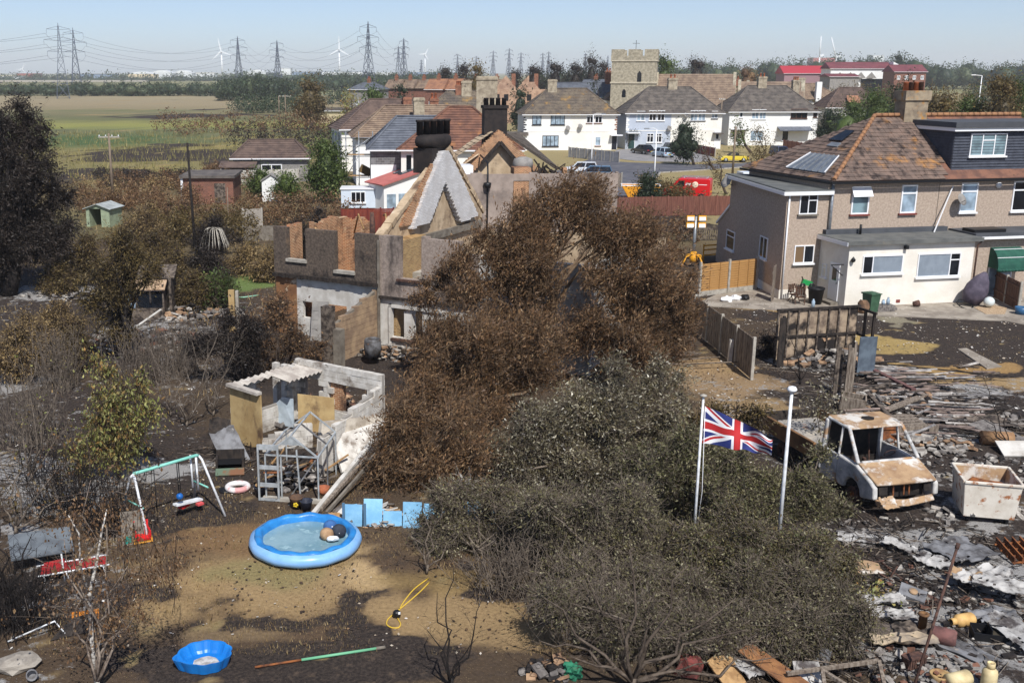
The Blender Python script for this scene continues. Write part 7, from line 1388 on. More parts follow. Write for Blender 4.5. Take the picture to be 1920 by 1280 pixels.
q=at(1853,984); tb=thing('trolley_bin','large white metal skip bin streaked with rust, right of the burnt truck','bin',q,R(-14)); mBin2=mat('rusting white enamel',S(222,214,200),S(204,194,178),2,rough=.6,over=[(S(160,104,66),3.0,.54,.64),(S(120,88,66),1.0,.58,.74)])
x0_,x1_,y0_,y1_=-.72,.72,0,1.5; lo_=[(-.66,.06),(.66,.06),(.66,1.42),(-.66,1.42)]; hi_=[(x0_-.03,y0_),(x1_+.03,y0_),(x1_+.03,y1_),(x0_-.03,y1_)]
for k,mm in ((0,mBin2),(1,mBr),(2,mBr),(3,mBin2)):
 a,c,e,g_=(*lo_[k],.18),(*lo_[(k+1)%4],.18),(*hi_[(k+1)%4],1.22),(*hi_[k],1.22); MB().slab([a,c,e,g_],.04).build('side_panel',mm,tb)
MB().box(-.64,.64,.1,1.4,.18,.22).build('floor',mRust,tb); r=MB()
for k in range(4): r.bar((*hi_[k],1.23),(*hi_[(k+1)%4],1.23),.08)
r.build('rim',mBin2,tb); MB().blob((0,.8,.75),(.6,.6,.25),3,.3,sub=2).build('rust_heap',mRust,tb)
for x in (-.5,.5):
 for y in (.2,1.25): MB().lathe([(0,-.04),(.09,-.04),(.09,.04),(0,.04)],10,mx=MT((x,y,.09)) @ MR(R(90),4,'Y')).build('wheel',mBlack,tb)
bevel(tb,.02)
def sticks(name,px,py,rx,ry,n,m,seed,L=(.25,1.1),h=.25,r=.012):
 c=at(px,py); rs=np.random.RandomState(seed); a=rs.rand(n)*6.28; q=np.sqrt(rs.rand(n)); A=np.stack([c.x+rx*q*np.cos(a),c.y+ry*q*np.sin(a),.03+h*rs.rand(n)*(1-q)],-1); b=rs.rand(n)*6.28; l=rs.uniform(*L,n); B_=A+np.stack([l*np.cos(b),l*np.sin(b),rs.normal(size=n)*.08*l+.02],-1); B_[:,2]=np.maximum(B_[:,2],.03); w=r*(.5+1.2*rs.rand(n)); return tag(link(name,twigmesh(A,B_,w,w*.8,m,name)),kind='stuff')
for i,a in enumerate(((1700,755,4.2,3.0,260),(1560,690,2.6,1.6,150),(1780,1120,3.2,3.0,260),(1690,1010,2.6,1.4,110),(1850,800,3,1.6,160),(640,800,2.2,1.8,130),(290,640,4,3,220),(60,900,4,3,180),(720,660,2.6,1.2,120),(1500,1240,2.4,.8,120),(450,850,1.6,1.4,80))):
 sticks('charred_sticks',*a,mChar,200+i); sticks('ashen_sticks',*a[:4],a[4]//2,mTimberGrey,300+i)
a,c=at(1452,682),at(1602,672); cs=thing('charred_shed','charred stud wall of a burnt shed, the only side still standing','shed ruin',a,math.atan2(c.y-a.y,c.x-a.x)); L_=(c-a).length; Hs=2.35; mLin=mat('heat stained lining',S(172,152,128),S(112,96,82),1.6,bump=.3,over=[(S(38,33,31),.8,.44,.58)])
for k in range(8): MB().box(L_*k/8+.04,L_*(k+1)/8-.02,.06,.08,.1+.1*(k%3),Hs).build('lining_board',mLin,cs); MB().box(L_*k/8-.035,L_*k/8+.035,-.02,.058,0,Hs).build('stud',mCharGrey,cs)
for z,m_ in ((Hs,mChar),(1.15,mChar),(.08,mChar)): MB().box(-.05,L_+.05,-.03,.08,z,z+.09).build('rail',m_,cs)
for x,y in ((L_,-.5),(L_,-1.1),(0,-.5)): MB().box(x-.05,x+.05,y,y+.09,0,Hs-.1).build('stud',mChar,cs)
MB().box(L_-.04,L_+.04,-1.2,0,Hs-.1,Hs).box(L_-.04,L_+.04,-1.2,0,1.1,1.18).build('rail',mChar,cs); MB().box(-.25,.05,-.6,-.55,0,2.2).build('charred_board',mChar,cs)
for i,(px,py,w,hh,lab) in enumerate(((1568,742,.32,2.1,'weathered upright board pair, left one of the two'),(1590,748,.34,2.3,'tallest weathered upright board, right one of the two'))):
 q=at(px,py); e=thing('upright_board',lab,'board',q,.1)
 for k in range(3): MB().box(-w/2+k*w/3,-w/2+(k+.9)*w/3,.0,.05+.02*(k%2),0,hh-.12*((k*7+i)%3)).build('plank',mTimberGrey if i else mCharGrey,e)
obj('scorched_sheet','blue grey scorched metal panel standing upright beside the charred shed wall','metal sheet',MB().box(-.38,.38,0,.04,0,1.7),mat('scorched blue steel',S(104,116,126),S(72,80,90),1.5,rough=.5,over=[(S(186,120,52),.9,.62,.72)]),1622,705,rz=.1)
panelfence('fence','weathered grey board fence at the edge of the scorched trees',at(1300,620),at(1408,712),1.75,4,mTimberGrey,mConc,boards=14,rails=False); obj('post','short white concrete post leaning at the grey board fence','post',MB().box(-.08,.08,-.08,.08,0,1.1),mPlasterW,1367,682,rot=(0,.04,.1))
rn=random.Random(31)
for i in range(8): p=at(rn.uniform(1240,1350),rn.uniform(668,694)); obj('branch_pole','bleached pole in the flat stack by the grey fence','pole',MB().tube([(-1.2,-.3+rn.uniform(-.2,.2),.08+.03*i),(1.3,.2+rn.uniform(-.2,.2),.06+.03*i)],.035,5),mBarkGrey,loc=p,group='poles stacked by the grey fence')
mPk=[mat('ashy plank',S(206,200,192),S(140,130,122),3,bump=.4,coords='World'),mat('silvered plank',S(178,174,170),S(116,112,110),3,bump=.4,coords='World',over=[(S(52,46,44),2,.58,.7)]),mCharGrey,mat('pinkish burnt plank',S(176,156,144),S(120,104,96),3,bump=.4,stretch=(.3,3,3)),mChar]
dk=thing('burnt_decking','collapsed burnt decking of ash grey planks stretching from the shed to the dry grass','decking',at(1640,690)); o0=dk.location; pls=[]
for i in range(84):
 f_=i/83; p=at(1625+200*f_+rn.uniform(-14,14),684+118*f_+rn.uniform(-3,3)); d=Vector((math.cos(.02-.2*f_+rn.uniform(-.09,.09)),math.sin(.02-.2*f_+rn.uniform(-.09,.09)),0)); L_=rn.uniform(1.6,2.9); w=rn.uniform(.08,.13); key=rn.randrange(5)
 m_=MB().bar(Vector((0,0,0)),d*L_,w,.03); me=m_.mesh('plank',mPk[key]); link('plank',me,dk,p-o0+Vector((-.9,0,.12+.07*rn.random()+.02*(i%3))),(rn.uniform(-.05,.05),rn.uniform(-.06,.06),0))
for i in range(70):
 p=at(rn.uniform(1580,1830),rn.uniform(690,830)); a=rn.uniform(-1.0,.5); L_=rn.uniform(.6,1.9); p2=Vector((math.cos(a),math.sin(a),rn.uniform(-.02,.22)))*L_; link('plank',MB().bar((0,0,0),p2,rn.uniform(.06,.14),.04).mesh('plank',mPk[rn.randrange(5)]),dk,p-o0+Vector((0,0,.08+.1*rn.random())))
for i,(a,c,m_,w,lab) in enumerate((((1612,690),(1712,742),mat('maroon beam paint',S(120,86,80),S(92,68,66),4),.2,'long maroon painted beam lying across the ash, below the metal panel'),((1596,740),(1668,732),mCharGrey,.22,'thick grey beam crossing below the maroon one'),((1660,778),(1735,752),mTimberGrey,.24,'wide weathered plank propped on the decking heap'),((1625,745),(1672,800),mCharGrey,.16,'charred beam running down towards the truck'),((1650,690),(1900,718),mChar,.05,'thin black pole lying across the dry grass'))):
 p,q=at(*a),at(*c); tag(MB().bar(p+Vector((0,0,.2)),q+Vector((0,0,.26)),w,.1 if w>.1 else .05).build('beam',m_),lab,'beam')
pt=thing('pallet','weathered pallet-like board frame behind the truck cab','pallet',at(1690,815),.12)
for k in range(5): MB().box(-.9+k*.02,1.1,k*.26,k*.26+.2,.22+.02*k,.25+.02*k).build('plank',mTimberGrey,pt)
for x in (-.8,.1,.95): MB().box(x,x+.1,0,1.25,.1,.215).build('bearer',mTimberGrey,pt)
MB().box(-1.0,1.3,-.12,-.02,.05,.34).build('front_board',mTimberGrey,pt)
obj('timber_box','tipped wooden box with grey sides at the end of the upright boards','box',MB().box(-.45,.45,0,.05,0,.55).box(-.45,-.4,.05,.6,0,.55).box(.4,.45,.05,.6,0,.55).box(-.45,.45,.6,.65,0,.5),mTimberGrey,1596,772,rot=(.15,.1,-.35))
rubble('ash_rubble',1560,680,2.2,1.2,.6,200,[mRubT,mRubW,mRubD,mRubG],41,(.08,.42)); rubble('ash_rubble',1690,755,2.6,1.6,.3,340,[mRubW,mRubG,mRubD,mRubT,mRubD],42,(.05,.26)); rubble('ash_rubble',1730,835,1.7,.9,.25,160,[mRubW,mRubW,mRubT,mRubG],43,(.06,.3)); rubble('ash_rubble',1850,790,2.4,.9,.2,150,[mRubW,mRubG,mRubD],44,(.06,.3)); rubble('burnt_heap',1520,668,.9,.7,1.1,70,[mRubT,mRubG,mRubD],45,(.2,.6),flat=.8)
for i,(px,py,m_,w,l,rz,lab) in enumerate(((1868,818,mRubG,.9,1.6,.5,'grey board leaning behind the tan roll'),(1905,850,mPlasterW,1.1,.8,-.1,'white square board lying at the right edge by the tan roll'),(1850,800,mCharGrey,1.3,.7,.1,'dark board standing behind the grey one'))): obj('loose_board',lab,'board',MB().slab([(-w/2,-l/2,.05),(w/2,-l/2,.1),(w/2,l/2,.34),(-w/2,l/2,.3)],.05),m_,px,py,rz=rz)
obj('felt_roll','tan roll of felt lying on the ashes at the right','roll',MB().lathe([(0,0),(.05,0),(.06,.02),(.22,.02),(.24,.0),(.24,1.0),(0,1.0)],18),mat('tan roll',S(164,128,92),S(130,98,72),3,bump=.3),1838,832,h=.24,rot=(R(90),0,R(80)))
for i,(px,py,w,l,m_,rz,h_,lab) in enumerate(((1622,1010,1.5,.8,mSheetW,-.3,.03,'flat pale ash covered sheet left of the torn silver one, before the truck'),(1685,1033,.85,.45,mSheetW,-.8,.05,'torn silver sheet lying alone before the truck bumper'),(1800,1045,1.4,1.3,mSheetG,.3,.1,'crumpled grey foil-like sheet under the dark pole'),(1750,1060,.8,.9,mSheetW,.9,.04,'ragged white ash sheet left of the dark pole'),(1840,1105,1.5,.7,mSheetW,.5,.25,'twisted white roofing sheet, nearest the rusty grid'),(1870,1125,1.2,.7,mSheetW,-.4,.3,'buckled white sheet overlapping the twisted one'),(1808,1100,.7,.6,mBr,-.5,.2,'rust edged buckled panel beside the twisted white sheet'),(1860,1165,1.0,.6,mSheetG,.2,.05,'thin grey sheet below the buckled white one'),(1905,1200,.8,1.6,mSheetW,.1,.08,'bright ash white sheet at the right edge below the black tray'),(1650,1140,1.1,.6,mSheetW,.1,.08,'pale folded sheet above the upright rusty tube'),(1655,1165,1.3,.5,mSheetW,-.1,.1,'second pale folded sheet, just below the first'),(1690,1195,1.5,.8,mCharGrey,0,.06,'flat streaked burnt sheet left of the rusty drum'),(1770,1205,.6,2.1,mSheetG,.62,.03,'long narrow blue grey sheet running down to the corner'),(1690,1215,1.4,.35,mat('buff sheet',S(176,158,132),S(120,110,100),2),.05,.12,'buff curved strip above the rusty radiator'),(1830,975,.7,.3,mSheetW,.4,.1,'scrap of white sheet under the trolley bin'))):
 crumple('crumpled_sheet',lab,'metal sheet',px,py,w,l,m_,60+i,(.06 if i in (0,12) else .26),rz,h_,18,18)
p,q=at(1712,1292),atY(1797,1018,at(1712,1292).y+1.2); tag(MB().tube([p,q],.03,8).tube([q-(q-p).normalized()*.12,q],.045,8).build('iron_pole',mRustDark),'long dark iron pole slanting up from the bottom edge','pole')
gy=thing('rusty_grid','stack of rusty orange grid frames at the right edge','frame',at(1905,1050),.1)
for k in range(4):
 for j in range(4): MB().bar((-.25+j*.22,-.3,.05+k*.05),(-.2+j*.22,.6,.2+k*.06),.035).build('bar',mRust,gy)
 MB().bar((-.3,-.28+k*.26,.08+k*.05),(.6,-.26+k*.26,.1+k*.06),.035).build('bar',mRust,gy)
def gasb(name,lab,px,py,m_,rot=None,h=0.0,s=1.0):
 t=thing(name,lab,'gas bottle',at(px,py)+Vector((0,0,h))); t.rotation_euler=rot or (0,0,0); t.scale=(s,)*3
 MB().lathe([(0,0),(.13,.0),(.155,.04),(.155,.36),(.14,.43),(.08,.48),(.05,.5),(0,.5)],18).build('body',m_,t); c_=MB().lathe([(.07,.47),(.085,.47),(.08,.6),(.07,.6)],12,closed=True); c_.build('collar',m_,t); MB().box(-.02,.02,-.02,.02,.48,.57).build('valve',mRustDark,t); return t
mGas=mat('cream cylinder paint',S(222,204,158),S(196,176,132),4,rough=.5,over=[(S(150,110,72),4,.66,.74)]); gasb('gas_cylinder','cream gas cylinder standing upright in the lower right corner',1852,1290,mGas,s=1.0); gasb('gas_cylinder','tan gas cylinder lying beside the black tray',1822,1170,mat('tan cylinder paint',S(216,176,112),S(190,150,92),4,rough=.5),(R(90),0,R(-75)),.15)
obj('barrel','cream barrel lying on its side, left of the standing gas cylinder','barrel',MB().lathe([(0,.03),(.13,.03),(.14,0),(.165,0),(.165,.5),(0,.5)],18),mGas,1812,1282,h=.165,rot=(R(90),0,R(-70)))
t=thing('black_tray','black plastic tray box in front of the tan gas cylinder','tray',at(1855,1196),R(-14)); MB().box(-.36,.36,-.2,.2,0,.03).build('base',mBlack,t)
for b_ in ((-.38,.38,-.22,-.2,0,.2),(-.38,.38,.2,.22,0,.24),(-.38,-.36,-.2,.2,0,.2),(.36,.38,-.2,.2,0,.2),(-.02,.0,-.2,.2,.03,.3)): MB().box(*b_).build('side',mBlack,t)
MB().box(.02,.34,-.18,.18,.12,.16).build('lid',mat('scorched lid',S(84,76,60),S(50,46,40),3),t)
t=thing('wheel_rim','rusty steel wheel rim lying flat, lower right','wheel',at(1762,1276)); MB().lathe([(.06,.1),(.15,.09),(.17,.16),(.2,.18),(.22,.17),(.2,.1),(.2,.04),(.22,.0),(.17,0),(.12,.02),(.06,.06)],24,closed=True).build('rim',mat('buff rust rim',S(178,150,104),S(140,106,72),4,rough=.7),t)
for i in range(6): MB().lathe([(0,0),(.018,0),(.018,.012),(0,.012)],8,(.11*math.cos(i*1.05),.11*math.sin(i*1.05),.093)).build('bolt_hole',mBlack,t)
obj('upright_tube','rusty brown tube standing upright among the pale sheets','tube',MB().lathe([(0,0),(.09,0),(.09,.5),(.12,.5),(.12,.55),(.06,.55),(.06,.1)],14),mat('brown tube',S(130,96,62),S(98,72,52),4,bump=.2),1727,1190)
obj('rusty_drum','purplish rusted drum lying right of the upright tube','drum',MB().lathe([(0,0),(.19,0),(.2,.02),(.19,.2),(.2,.22),(.19,.45),(.15,.5),(0,.5)],18),mat('purple rust',S(128,88,82),S(96,68,64),4,bump=.3),1745,1202,h=.2,rot=(R(90),0,R(60)))
t=thing('rusty_radiator','small ribbed rusty radiator block near the buff strip','radiator',at(1712,1250),.35)
for k in range(8): MB().box(-.25+k*.065,-.205+k*.065,-.1,.1,0,.24).build('rib',mRustDark,t)
MB().box(-.26,.26,-.12,.12,.242,.28).build('top',mRustDark,t); obj('stove_box','grey rusted stove box tipped over, above the drum lid','stove',MB().box(-.3,.3,-.22,.22,0,.26).lathe([(0,0),(.1,0),(.1,.05),(0,.05)],14,(0,0,.261),1),[mSheetG,mBr],1706,1124,rot=(.25,.2,-.5)); obj('drum_lid','round rusted drum lid beside the stove box','lid',MB().lathe([(0,.05),(.22,.05),(.25,.09),(.27,.06),(.25,0),(0,0)],20),mRustDark,1740,1130,rot=(.2,.1,0))
cr=thing('wheelbarrow_frame','bent thin tube frame of a barrow lying left of the ash track','frame',at(1640,1075),-.4)
for a in (((-.5,.5,.1),(.4,-.6,.15)),((0,.55,.2),(.75,-.45,.1)),((-.25,.2,.15),(.2,.35,.25)),((.35,-.3,.1),(.5,-.1,.35))): MB().tube(a,.02,6).build('tube',mRustDark,cr)
MB().blob((-.3,.0,.12),(.5,.4,.16),7,.2,sub=2).build('pan',mBr,cr)
wf_=thing('door_frame_remnant','pale grey timber door frame with a diagonal brace, bottom right','frame',at(1590,1300)); q1_,q2_,q3_,q4_=at(1475,1262,.3),at(1648,1238,.35),at(1662,1300,.2),at(1548,1300,.2); o_=wf_.location; q5_=at(1542,1256,.32)
for a,c in ((q1_,q2_),(q2_,q3_),(q5_,q4_),(q5_,at(1612,1300,.22))): MB().bar(a-o_,c-o_,.075,.07).build('rail',mTimberGrey,wf_)
obj('white_slab','white marbled slab leaning under the timber frame','slab',MB().slab([(-.3,0,0),(.3,0,.05),(.28,.4,.3),(-.25,.45,.28)],.05),mSheetW,1520,1282); obj('rust_panel','orange rusted panel slanting out of the bush at the bottom edge','metal sheet',MB().slab([(-.35,-.9,.1),(.2,-.9,.1),(.2,.5,.45),(-.3,.5,.45)],.03),mat('orange rust panel',S(152,108,70),S(120,82,56),3,bump=.3,over=[(S(206,194,178),1.4,.6,.7)]),1435,1262,rz=.75); obj('grey_trough','dark grey metal trough end behind the timber frame','trough',MB().slab([(-.4,0,0),(.4,0,0),(.4,.1,.35),(-.4,.1,.35)],.04),mSheetG,1518,1238,rz=-.7); obj('tan_board','rounded tan board at the bottom edge under the branches','board',MB().slab([(-.25,-.4,.05),(.25,-.4,.05),(.3,.3,.3),(0,.45,.34),(-.3,.3,.3)],.04),mTimberTan,1362,1272,rz=.3)
for i,(px,py,w,l,lab) in enumerate(((1392,1262,.5,.9,'silver ash sheet left of the orange rust panel'),(1478,1228,.6,.5,'bright white torn sheet above the timber frame'))): crumple('crumpled_sheet',lab,'metal sheet',px,py,w,l,mSheetW,90+i,.2,.5,.1)
obj('green_net','crumpled green netting in the burnt heap at the bottom','netting',MB().blob((0,0,.15),(.2,.17,.22),8,.25,sub=3),mat('green net',S(52,128,96),S(40,104,78),4,bump=.6),1072,1270); obj('red_heap','dull red scorched bundle at the bottom edge','bundle',MB().blob((0,0,.15),(.3,.25,.28),9,.3,sub=2),mat('dull red',S(120,60,54),S(88,50,46),4,bump=.5),1292,1262)
rubble('rubble',1030,1262,.6,.35,.3,60,[mRubT,mRubG,mRubD],51,(.06,.24)); rubble('burnt_debris',1760,1140,3.0,2.6,.12,420,[mRubD,mRubG,mRubW,mRubB,mRubD],52,(.03,.17)); rubble('burnt_debris',1690,1000,2.6,1.2,.08,160,[mRubD,mRubG,mRubW],53,(.03,.14)); rubble('burnt_debris',1720,1260,1.4,.9,.15,200,[mRubD,mRubG,mRubW,mRubB],54,(.03,.16)); rubble('burnt_debris',1830,960,1.6,.6,.15,60,[mRubW,mRubG],55,(.08,.26)); rubble('burnt_debris',1840,880,2.6,1.4,.1,160,[mRubD,mRubG,mRubW],56,(.04,.2))
# ================================================================ TREES, SHRUBS, GROUND COVER
def T(name,label,cat,px,Y,lob,n,size,lm,bark=mBark,r0=.14,seed=1,group=None,**k):
 return tree(name,label,cat,base_of(px,Y),[PL(l[0],l[1],Y+(l[3] if len(l)>3 else 0),l[2],*(l[4:])) for l in lob],n,size,lm,bark,r0,seed,group,**k)
lOliveD=leafmat('dark olive leaves',[S(80,73,52),S(106,99,69),S(66,59,45),S(128,121,84),S(92,88,55),S(172,164,134)],spec=.5)
mTwig=mat('scorched twig bark',S(126,104,80),S(84,68,54),6,bump=.2)
GB='scorched trees in front of the ruin'
W_=dict(wind=(.32,0,.1),grav=.3,out=.45,aspect=.27,sprayr=.62,per=22,frag=5,jag=.7,twig=.006,loose=.34,spread=.3)
T('scorched_tree','tall scorched brown tree in front of the ruin, its top against the sooty wall','tree',985,41,[(925,480,46),(1000,425,60),(1085,405,52),(1118,440,44),(890,545,62),(975,520,66),(935,600,80),(1010,605,46),(1045,372,34),(975,395,30),(1110,372,30),(1140,425,34),(1000,480,60),(1075,350,16,0,1,2),(1020,372,14,0,1,2),(940,425,16,0,1,2),(1115,350,14,.3,1,2)],84000,.13,lBurnt,mTwig,.2,11,GB,shell=.1,**W_)
T('scorched_tree','broad scorched brown tree nearest the lighting tower and grey board fence','tree',1195,41,[(1190,470,58),(1235,500,62),(1255,570,60),(1160,545,52),(1195,600,76),(1270,625,40),(1135,640,70),(1080,640,52),(1225,655,48),(1205,440,34),(1150,460,40),(1130,520,40),(1290,590,30)],76000,.13,lBurnt,mTwig,.2,12,GB,shell=.1,**W_)
T('scorched_tree','lower scorched brown tree between the ruin and the pale leaved bushes','tree',875,36.5,[(860,640,62),(935,670,70),(1010,690,66),(840,730,66),(915,755,72),(790,745,44),(970,640,50)],52000,.125,lBurnt,mTwig,.18,13,GB,shell=.1,**W_)
T('scorched_tree','scorched brown tree leaning over the blue board wall','tree',830,30.6,[(770,830,62),(845,850,70),(730,870,40),(790,905,56),(880,930,60),(760,770,44),(720,800,32),(850,780,50),(700,900,22),(750,945,40),(820,960,44),(900,960,40),(730,860,30)],40000,.105,lBurnt,mTwig,.14,14,GB,shell=.1,**W_)
GO='olive grey bushes in the middle of the picture'; O_=dict(wind=(.25,0,.05),grav=-.05,aspect=.36,sprayr=.34,per=12,frag=3,jag=.45,twig=.005)
T('scorched_bush','large grey olive bush with pale glinting leaves, below the brown trees','bush',1080,31,[(1010,800,70),(1085,765,70),(1165,745,66),(1235,720,42),(1060,860,76),(1150,830,76),(1225,800,62),(960,850,54),(1260,770,36),(1010,900,60),(1110,915,70)],90000,.09,lOlive,mBarkGrey,.12,15,GO,shell=.3,stems=3,**O_)
T('scorched_bush','olive green bush crossed by the left flagpole','bush',1300,28.2,[(1230,890,66),(1300,870,60),(1360,900,62),(1330,960,70),(1250,960,66),(1380,860,34),(1330,850,30),(1400,980,60),(1200,980,54)],64000,.085,leafmat('mixed olive leaves',[S(82,84,52),S(104,100,66),S(66,66,44),S(156,150,116),S(96,88,58),S(66,60,46),S(112,112,66)]),mBarkGrey,.1,16,GO,shell=.3,stems=3,**O_)
T('scorched_bush','olive green bush beside the burnt truck cab','bush',1490,28.6,[(1450,915,46),(1510,905,40),(1530,940,36),(1490,965,56),(1540,985,44),(1440,980,50),(1540,850,16),(1420,1020,50),(1575,950,18)],52000,.085,leafmat('mixed olive leaves',[]),mBarkGrey,.1,17,GO,shell=.3,stems=3,**O_)
T('scorched_bush','dark twiggy bush at the edge of the lawn, left of the pale trunk','bush',900,26.4,[(840,985,50),(905,1000,60),(980,1000,66),(870,1060,40),(940,1060,46),(1040,960,60),(860,930,50),(930,930,54),(800,1000,34)],36000,.065,lOliveD,mBarkGrey,.06,18,GO,frag=3,shell=.1,twig=.006,stems=4,twigfrac=1.0,sprayr=.36,per=8)
T('scorched_bush','bare dark bush over black ground in the lower middle','bush',1140,24.6,[(1060,1010,70),(1140,1020,76),(1230,1030,70),(1110,1110,66),(1200,1120,76),(1290,1110,66),(1140,1190,50),(1250,1200,56),(1330,1180,50),(1010,960,60),(1090,960,60),(1190,960,60)],64000,.068,lOliveD,mBarkGrey,.08,19,GO,shell=.1,stems=4,sprayr=.42,per=8,frag=3,twig=.006)
T('scorched_bush','brown twiggy bush hanging over the sheets in the lower right','bush',1420,24.2,[(1350,1050,70),(1430,1060,66),(1500,1080,60),(1560,1100,50),(1380,1130,66),(1460,1150,60),(1540,1160,46),(1320,1180,50),(1590,1060,40),(1400,1000,60),(1500,1020,56),(1300,1080,60),(1560,1150,44),(1600,1110,34),(1420,1200,50),(1500,1210,44),(1300,1010,50)],76000,.068,leafmat('brown olive mix',[S(82,72,48),S(104,94,60),S(64,56,42),S(102,104,68),S(142,132,98)]),mBarkGrey,.08,20,GO,frag=3,twig=.006,shell=.1,stems=4,sprayr=.36,per=12)
T('scorched_bush','dull olive scrub spreading to the bottom edge, above the timber frame','bush',1400,20.9,[(1060,1150,50),(1130,1170,56),(1210,1170,60),(1290,1180,60),(1370,1180,60),(1450,1180,56),(1530,1190,50),(1590,1180,40),(1620,1150,30),(1250,1230,44),(1340,1235,44),(1430,1230,36),(1160,1220,40),(1100,1105,54,1.6),(1200,1100,56,1.6),(1300,1105,56,1.6),(1400,1110,56,1.6),(1500,1115,50,1.6),(1580,1120,40,1.3)],76000,.06,lOliveD,mBarkGrey,.07,25,GO,frag=3,shell=.05,stems=4,sprayr=.4,per=8,twig=.006,jag=.6)
T('leafy_shrub','yellowish green leafy sprig beside the pale folded sheets','shrub',1610,23.4,[(1620,1140,30),(1650,1180,26),(1600,1190,34),(1640,1120,18),(1580,1215,24)],2600,.1,lYellow,mBarkGrey,.03,21,None,shell=.1,stems=2,aspect=.6)
def limbs(name,label,cat,px,py,tips,r,bark,seed,group=None,sub=5,leaf=None,bm2=None):
 rn=random.Random(seed); b=at(px,py); t=thing(name,label,cat,b,0,group); br=MB(); A=[]; B_=[]
 tr=MB().tube([(0,0,0),(.03,0,.25)],[r*1.3,r],7); tr.build('trunk',bark,t)
 for tp in tips:
  e=atY(tp[0],tp[1],b.y+(tp[2] if len(tp)>2 else 0))-b; pts=wander((0,0,.15),e,6,.09,rn); br.tube(pts,[r*(.8-.11*i) for i in range(7)],6)
  for j in range(sub*3):
   i=rn.randrange(2,6); p=pts[i].lerp(pts[i+1],rn.random()); d=Vector((rn.uniform(-1,1),rn.uniform(-1,1),rn.uniform(-.4,.8))).normalized(); L=rn.uniform(.25,.9)*max(.5,e.length/3.2); m=p+d*L*.5; q=p+(d+Vector((0,0,.2)))*L
   A+=[p,m]; B_+=[m,q]
   for _ in range(3): s=m.lerp(q,rn.random()); dd=(d+Vector((rn.uniform(-1,1),rn.uniform(-1,1),rn.uniform(-.6,.8)))).normalized(); A.append(s); B_.append(s+dd*L*.45)
 bark=bm2 or bark; br.build('branch',bark,t); A=np.array([tuple(v) for v in A]); B_=np.array([tuple(v) for v in B_]); link('twig',twigmesh(A,B_,np.full(len(A),r*.09),np.full(len(A),r*.04),bark,'twig'),t)
 if leaf: rs=np.random.RandomState(seed); k=rs.choice(len(B_),leaf[1]); lob=[(*B_[i],.12,.12,.12) for i in k[:400]]; link('crown',crownmesh(lob,leaf[1],leaf[2],leaf[0],seed,per=4,grav=-.5,aspect=.55),t)
 return t
limbs('bare_tree','bare grey many-limbed tree at the bottom middle','tree',1185,1290,[(1020,1120),(1100,1080),(1180,1030),(1290,1060),(1380,1120),(1460,1230,.3),(1010,1200),(1330,1240),(1240,1140,-.4),(1070,1230,-.3),(1400,1180)],.062,mat('dull limb bark',S(104,92,80),S(70,60,52),6,bump=.3),3)
limbs('bare_tree','slim dark bare sapling on the burnt lawn left of the bottom middle','tree',845,1290,[(820,1110),(850,1060),(905,1120),(800,1180),(890,1200)],.035,mBarkChar,4,sub=3); limbs('bare_shrub','grey bare saplings right of the round pool, behind the yellow hose','shrub',800,1075,[(760,960),(790,930),(830,950),(860,1000),(775,1010)],.03,mBarkGrey,5,sub=3)
tk=tree('birch_tree','thin pale mottled trunk standing before the scorched brown tree','tree',base_of(880,27),[PL(872,900,27,30),PL(862,980,27,26)],400,.09,lBurnt,mat('birch bark',S(206,200,190),S(120,112,104),5,lo=.45,hi=.6,stretch=(1,1,3)),.05,6)
mBirch=MATS['birch bark']; q=at(182,1292); t=limbs('birch_tree','white birch with sparse brown leaves in the lower left','tree',182,1292,[(170,1120),(200,980),(140,960),(120,1010),(270,1120),(230,1010),(170,900),(240,1060,-.3)],.042,mBirch,7,sub=4,leaf=(lBurnt,2200,.07),bm2=mat('birch limb',S(150,136,122),S(96,82,72),5,bump=.2))
st=MB(); W3=lambda px,py,d=0: atY(px,py,q.y+d)-q
st.tube([Vector((0,0,0)),W3(172,1200,.05),W3(168,1110,.1),W3(182,1050,.12),W3(190,1000,.1),W3(200,955,.1)],[.055,.045,.04,.03,.02,.012],8); st.tube([W3(168,1115,.1),W3(150,1060),W3(148,1000),W3(128,965)],[.03,.024,.018,.01],7); st.build('trunk',mBirch,t)
b=MB(); rn=random.Random(9)
for i in range(60):
 s=atY(rn.uniform(190,330),rn.uniform(930,1060),q.y+rn.uniform(-.5,.7))-q; L=rn.uniform(.5,1.3); b.tube([s,s+Vector((rn.uniform(-.1,.15),rn.uniform(-.1,.1),-L*.5)),s+Vector((rn.uniform(-.1,.2),0,-L))],.006,3)
b.build('hanging_twig',mBark,t); link('crown',crownmesh([PL(260,1030,q.y,70),PL(300,1100,q.y,50),PL(200,1000,q.y,50),PL(240,1150,q.y,40)] if False else [tuple((atY(px,py,q.y+d)-q))+(.5,.5,.6) for px,py,d in ((250,1000,.2),(290,1080,0),(200,960,.3),(330,1060,.2),(140,980,.3),(250,1150,-.2))],2600,.055,lBurnt,8,per=5,grav=-.9,shell=.0),t)
T('burnt_tree','huge blackened tree filling the left edge','tree',20,60,[(10,300,62),(60,330,58),(25,400,74),(85,400,46),(20,235,42),(60,265,36),(105,440,36),(70,470,50),(5,480,60),(120,370,22)],90000,.16,lBurntDark,mBarkChar,.4,31,shell=.1,frag=6,jag=.8,aspect=.3,loose=.4,spread=.35,wind=(.2,0,-.1),sprayr=.6)
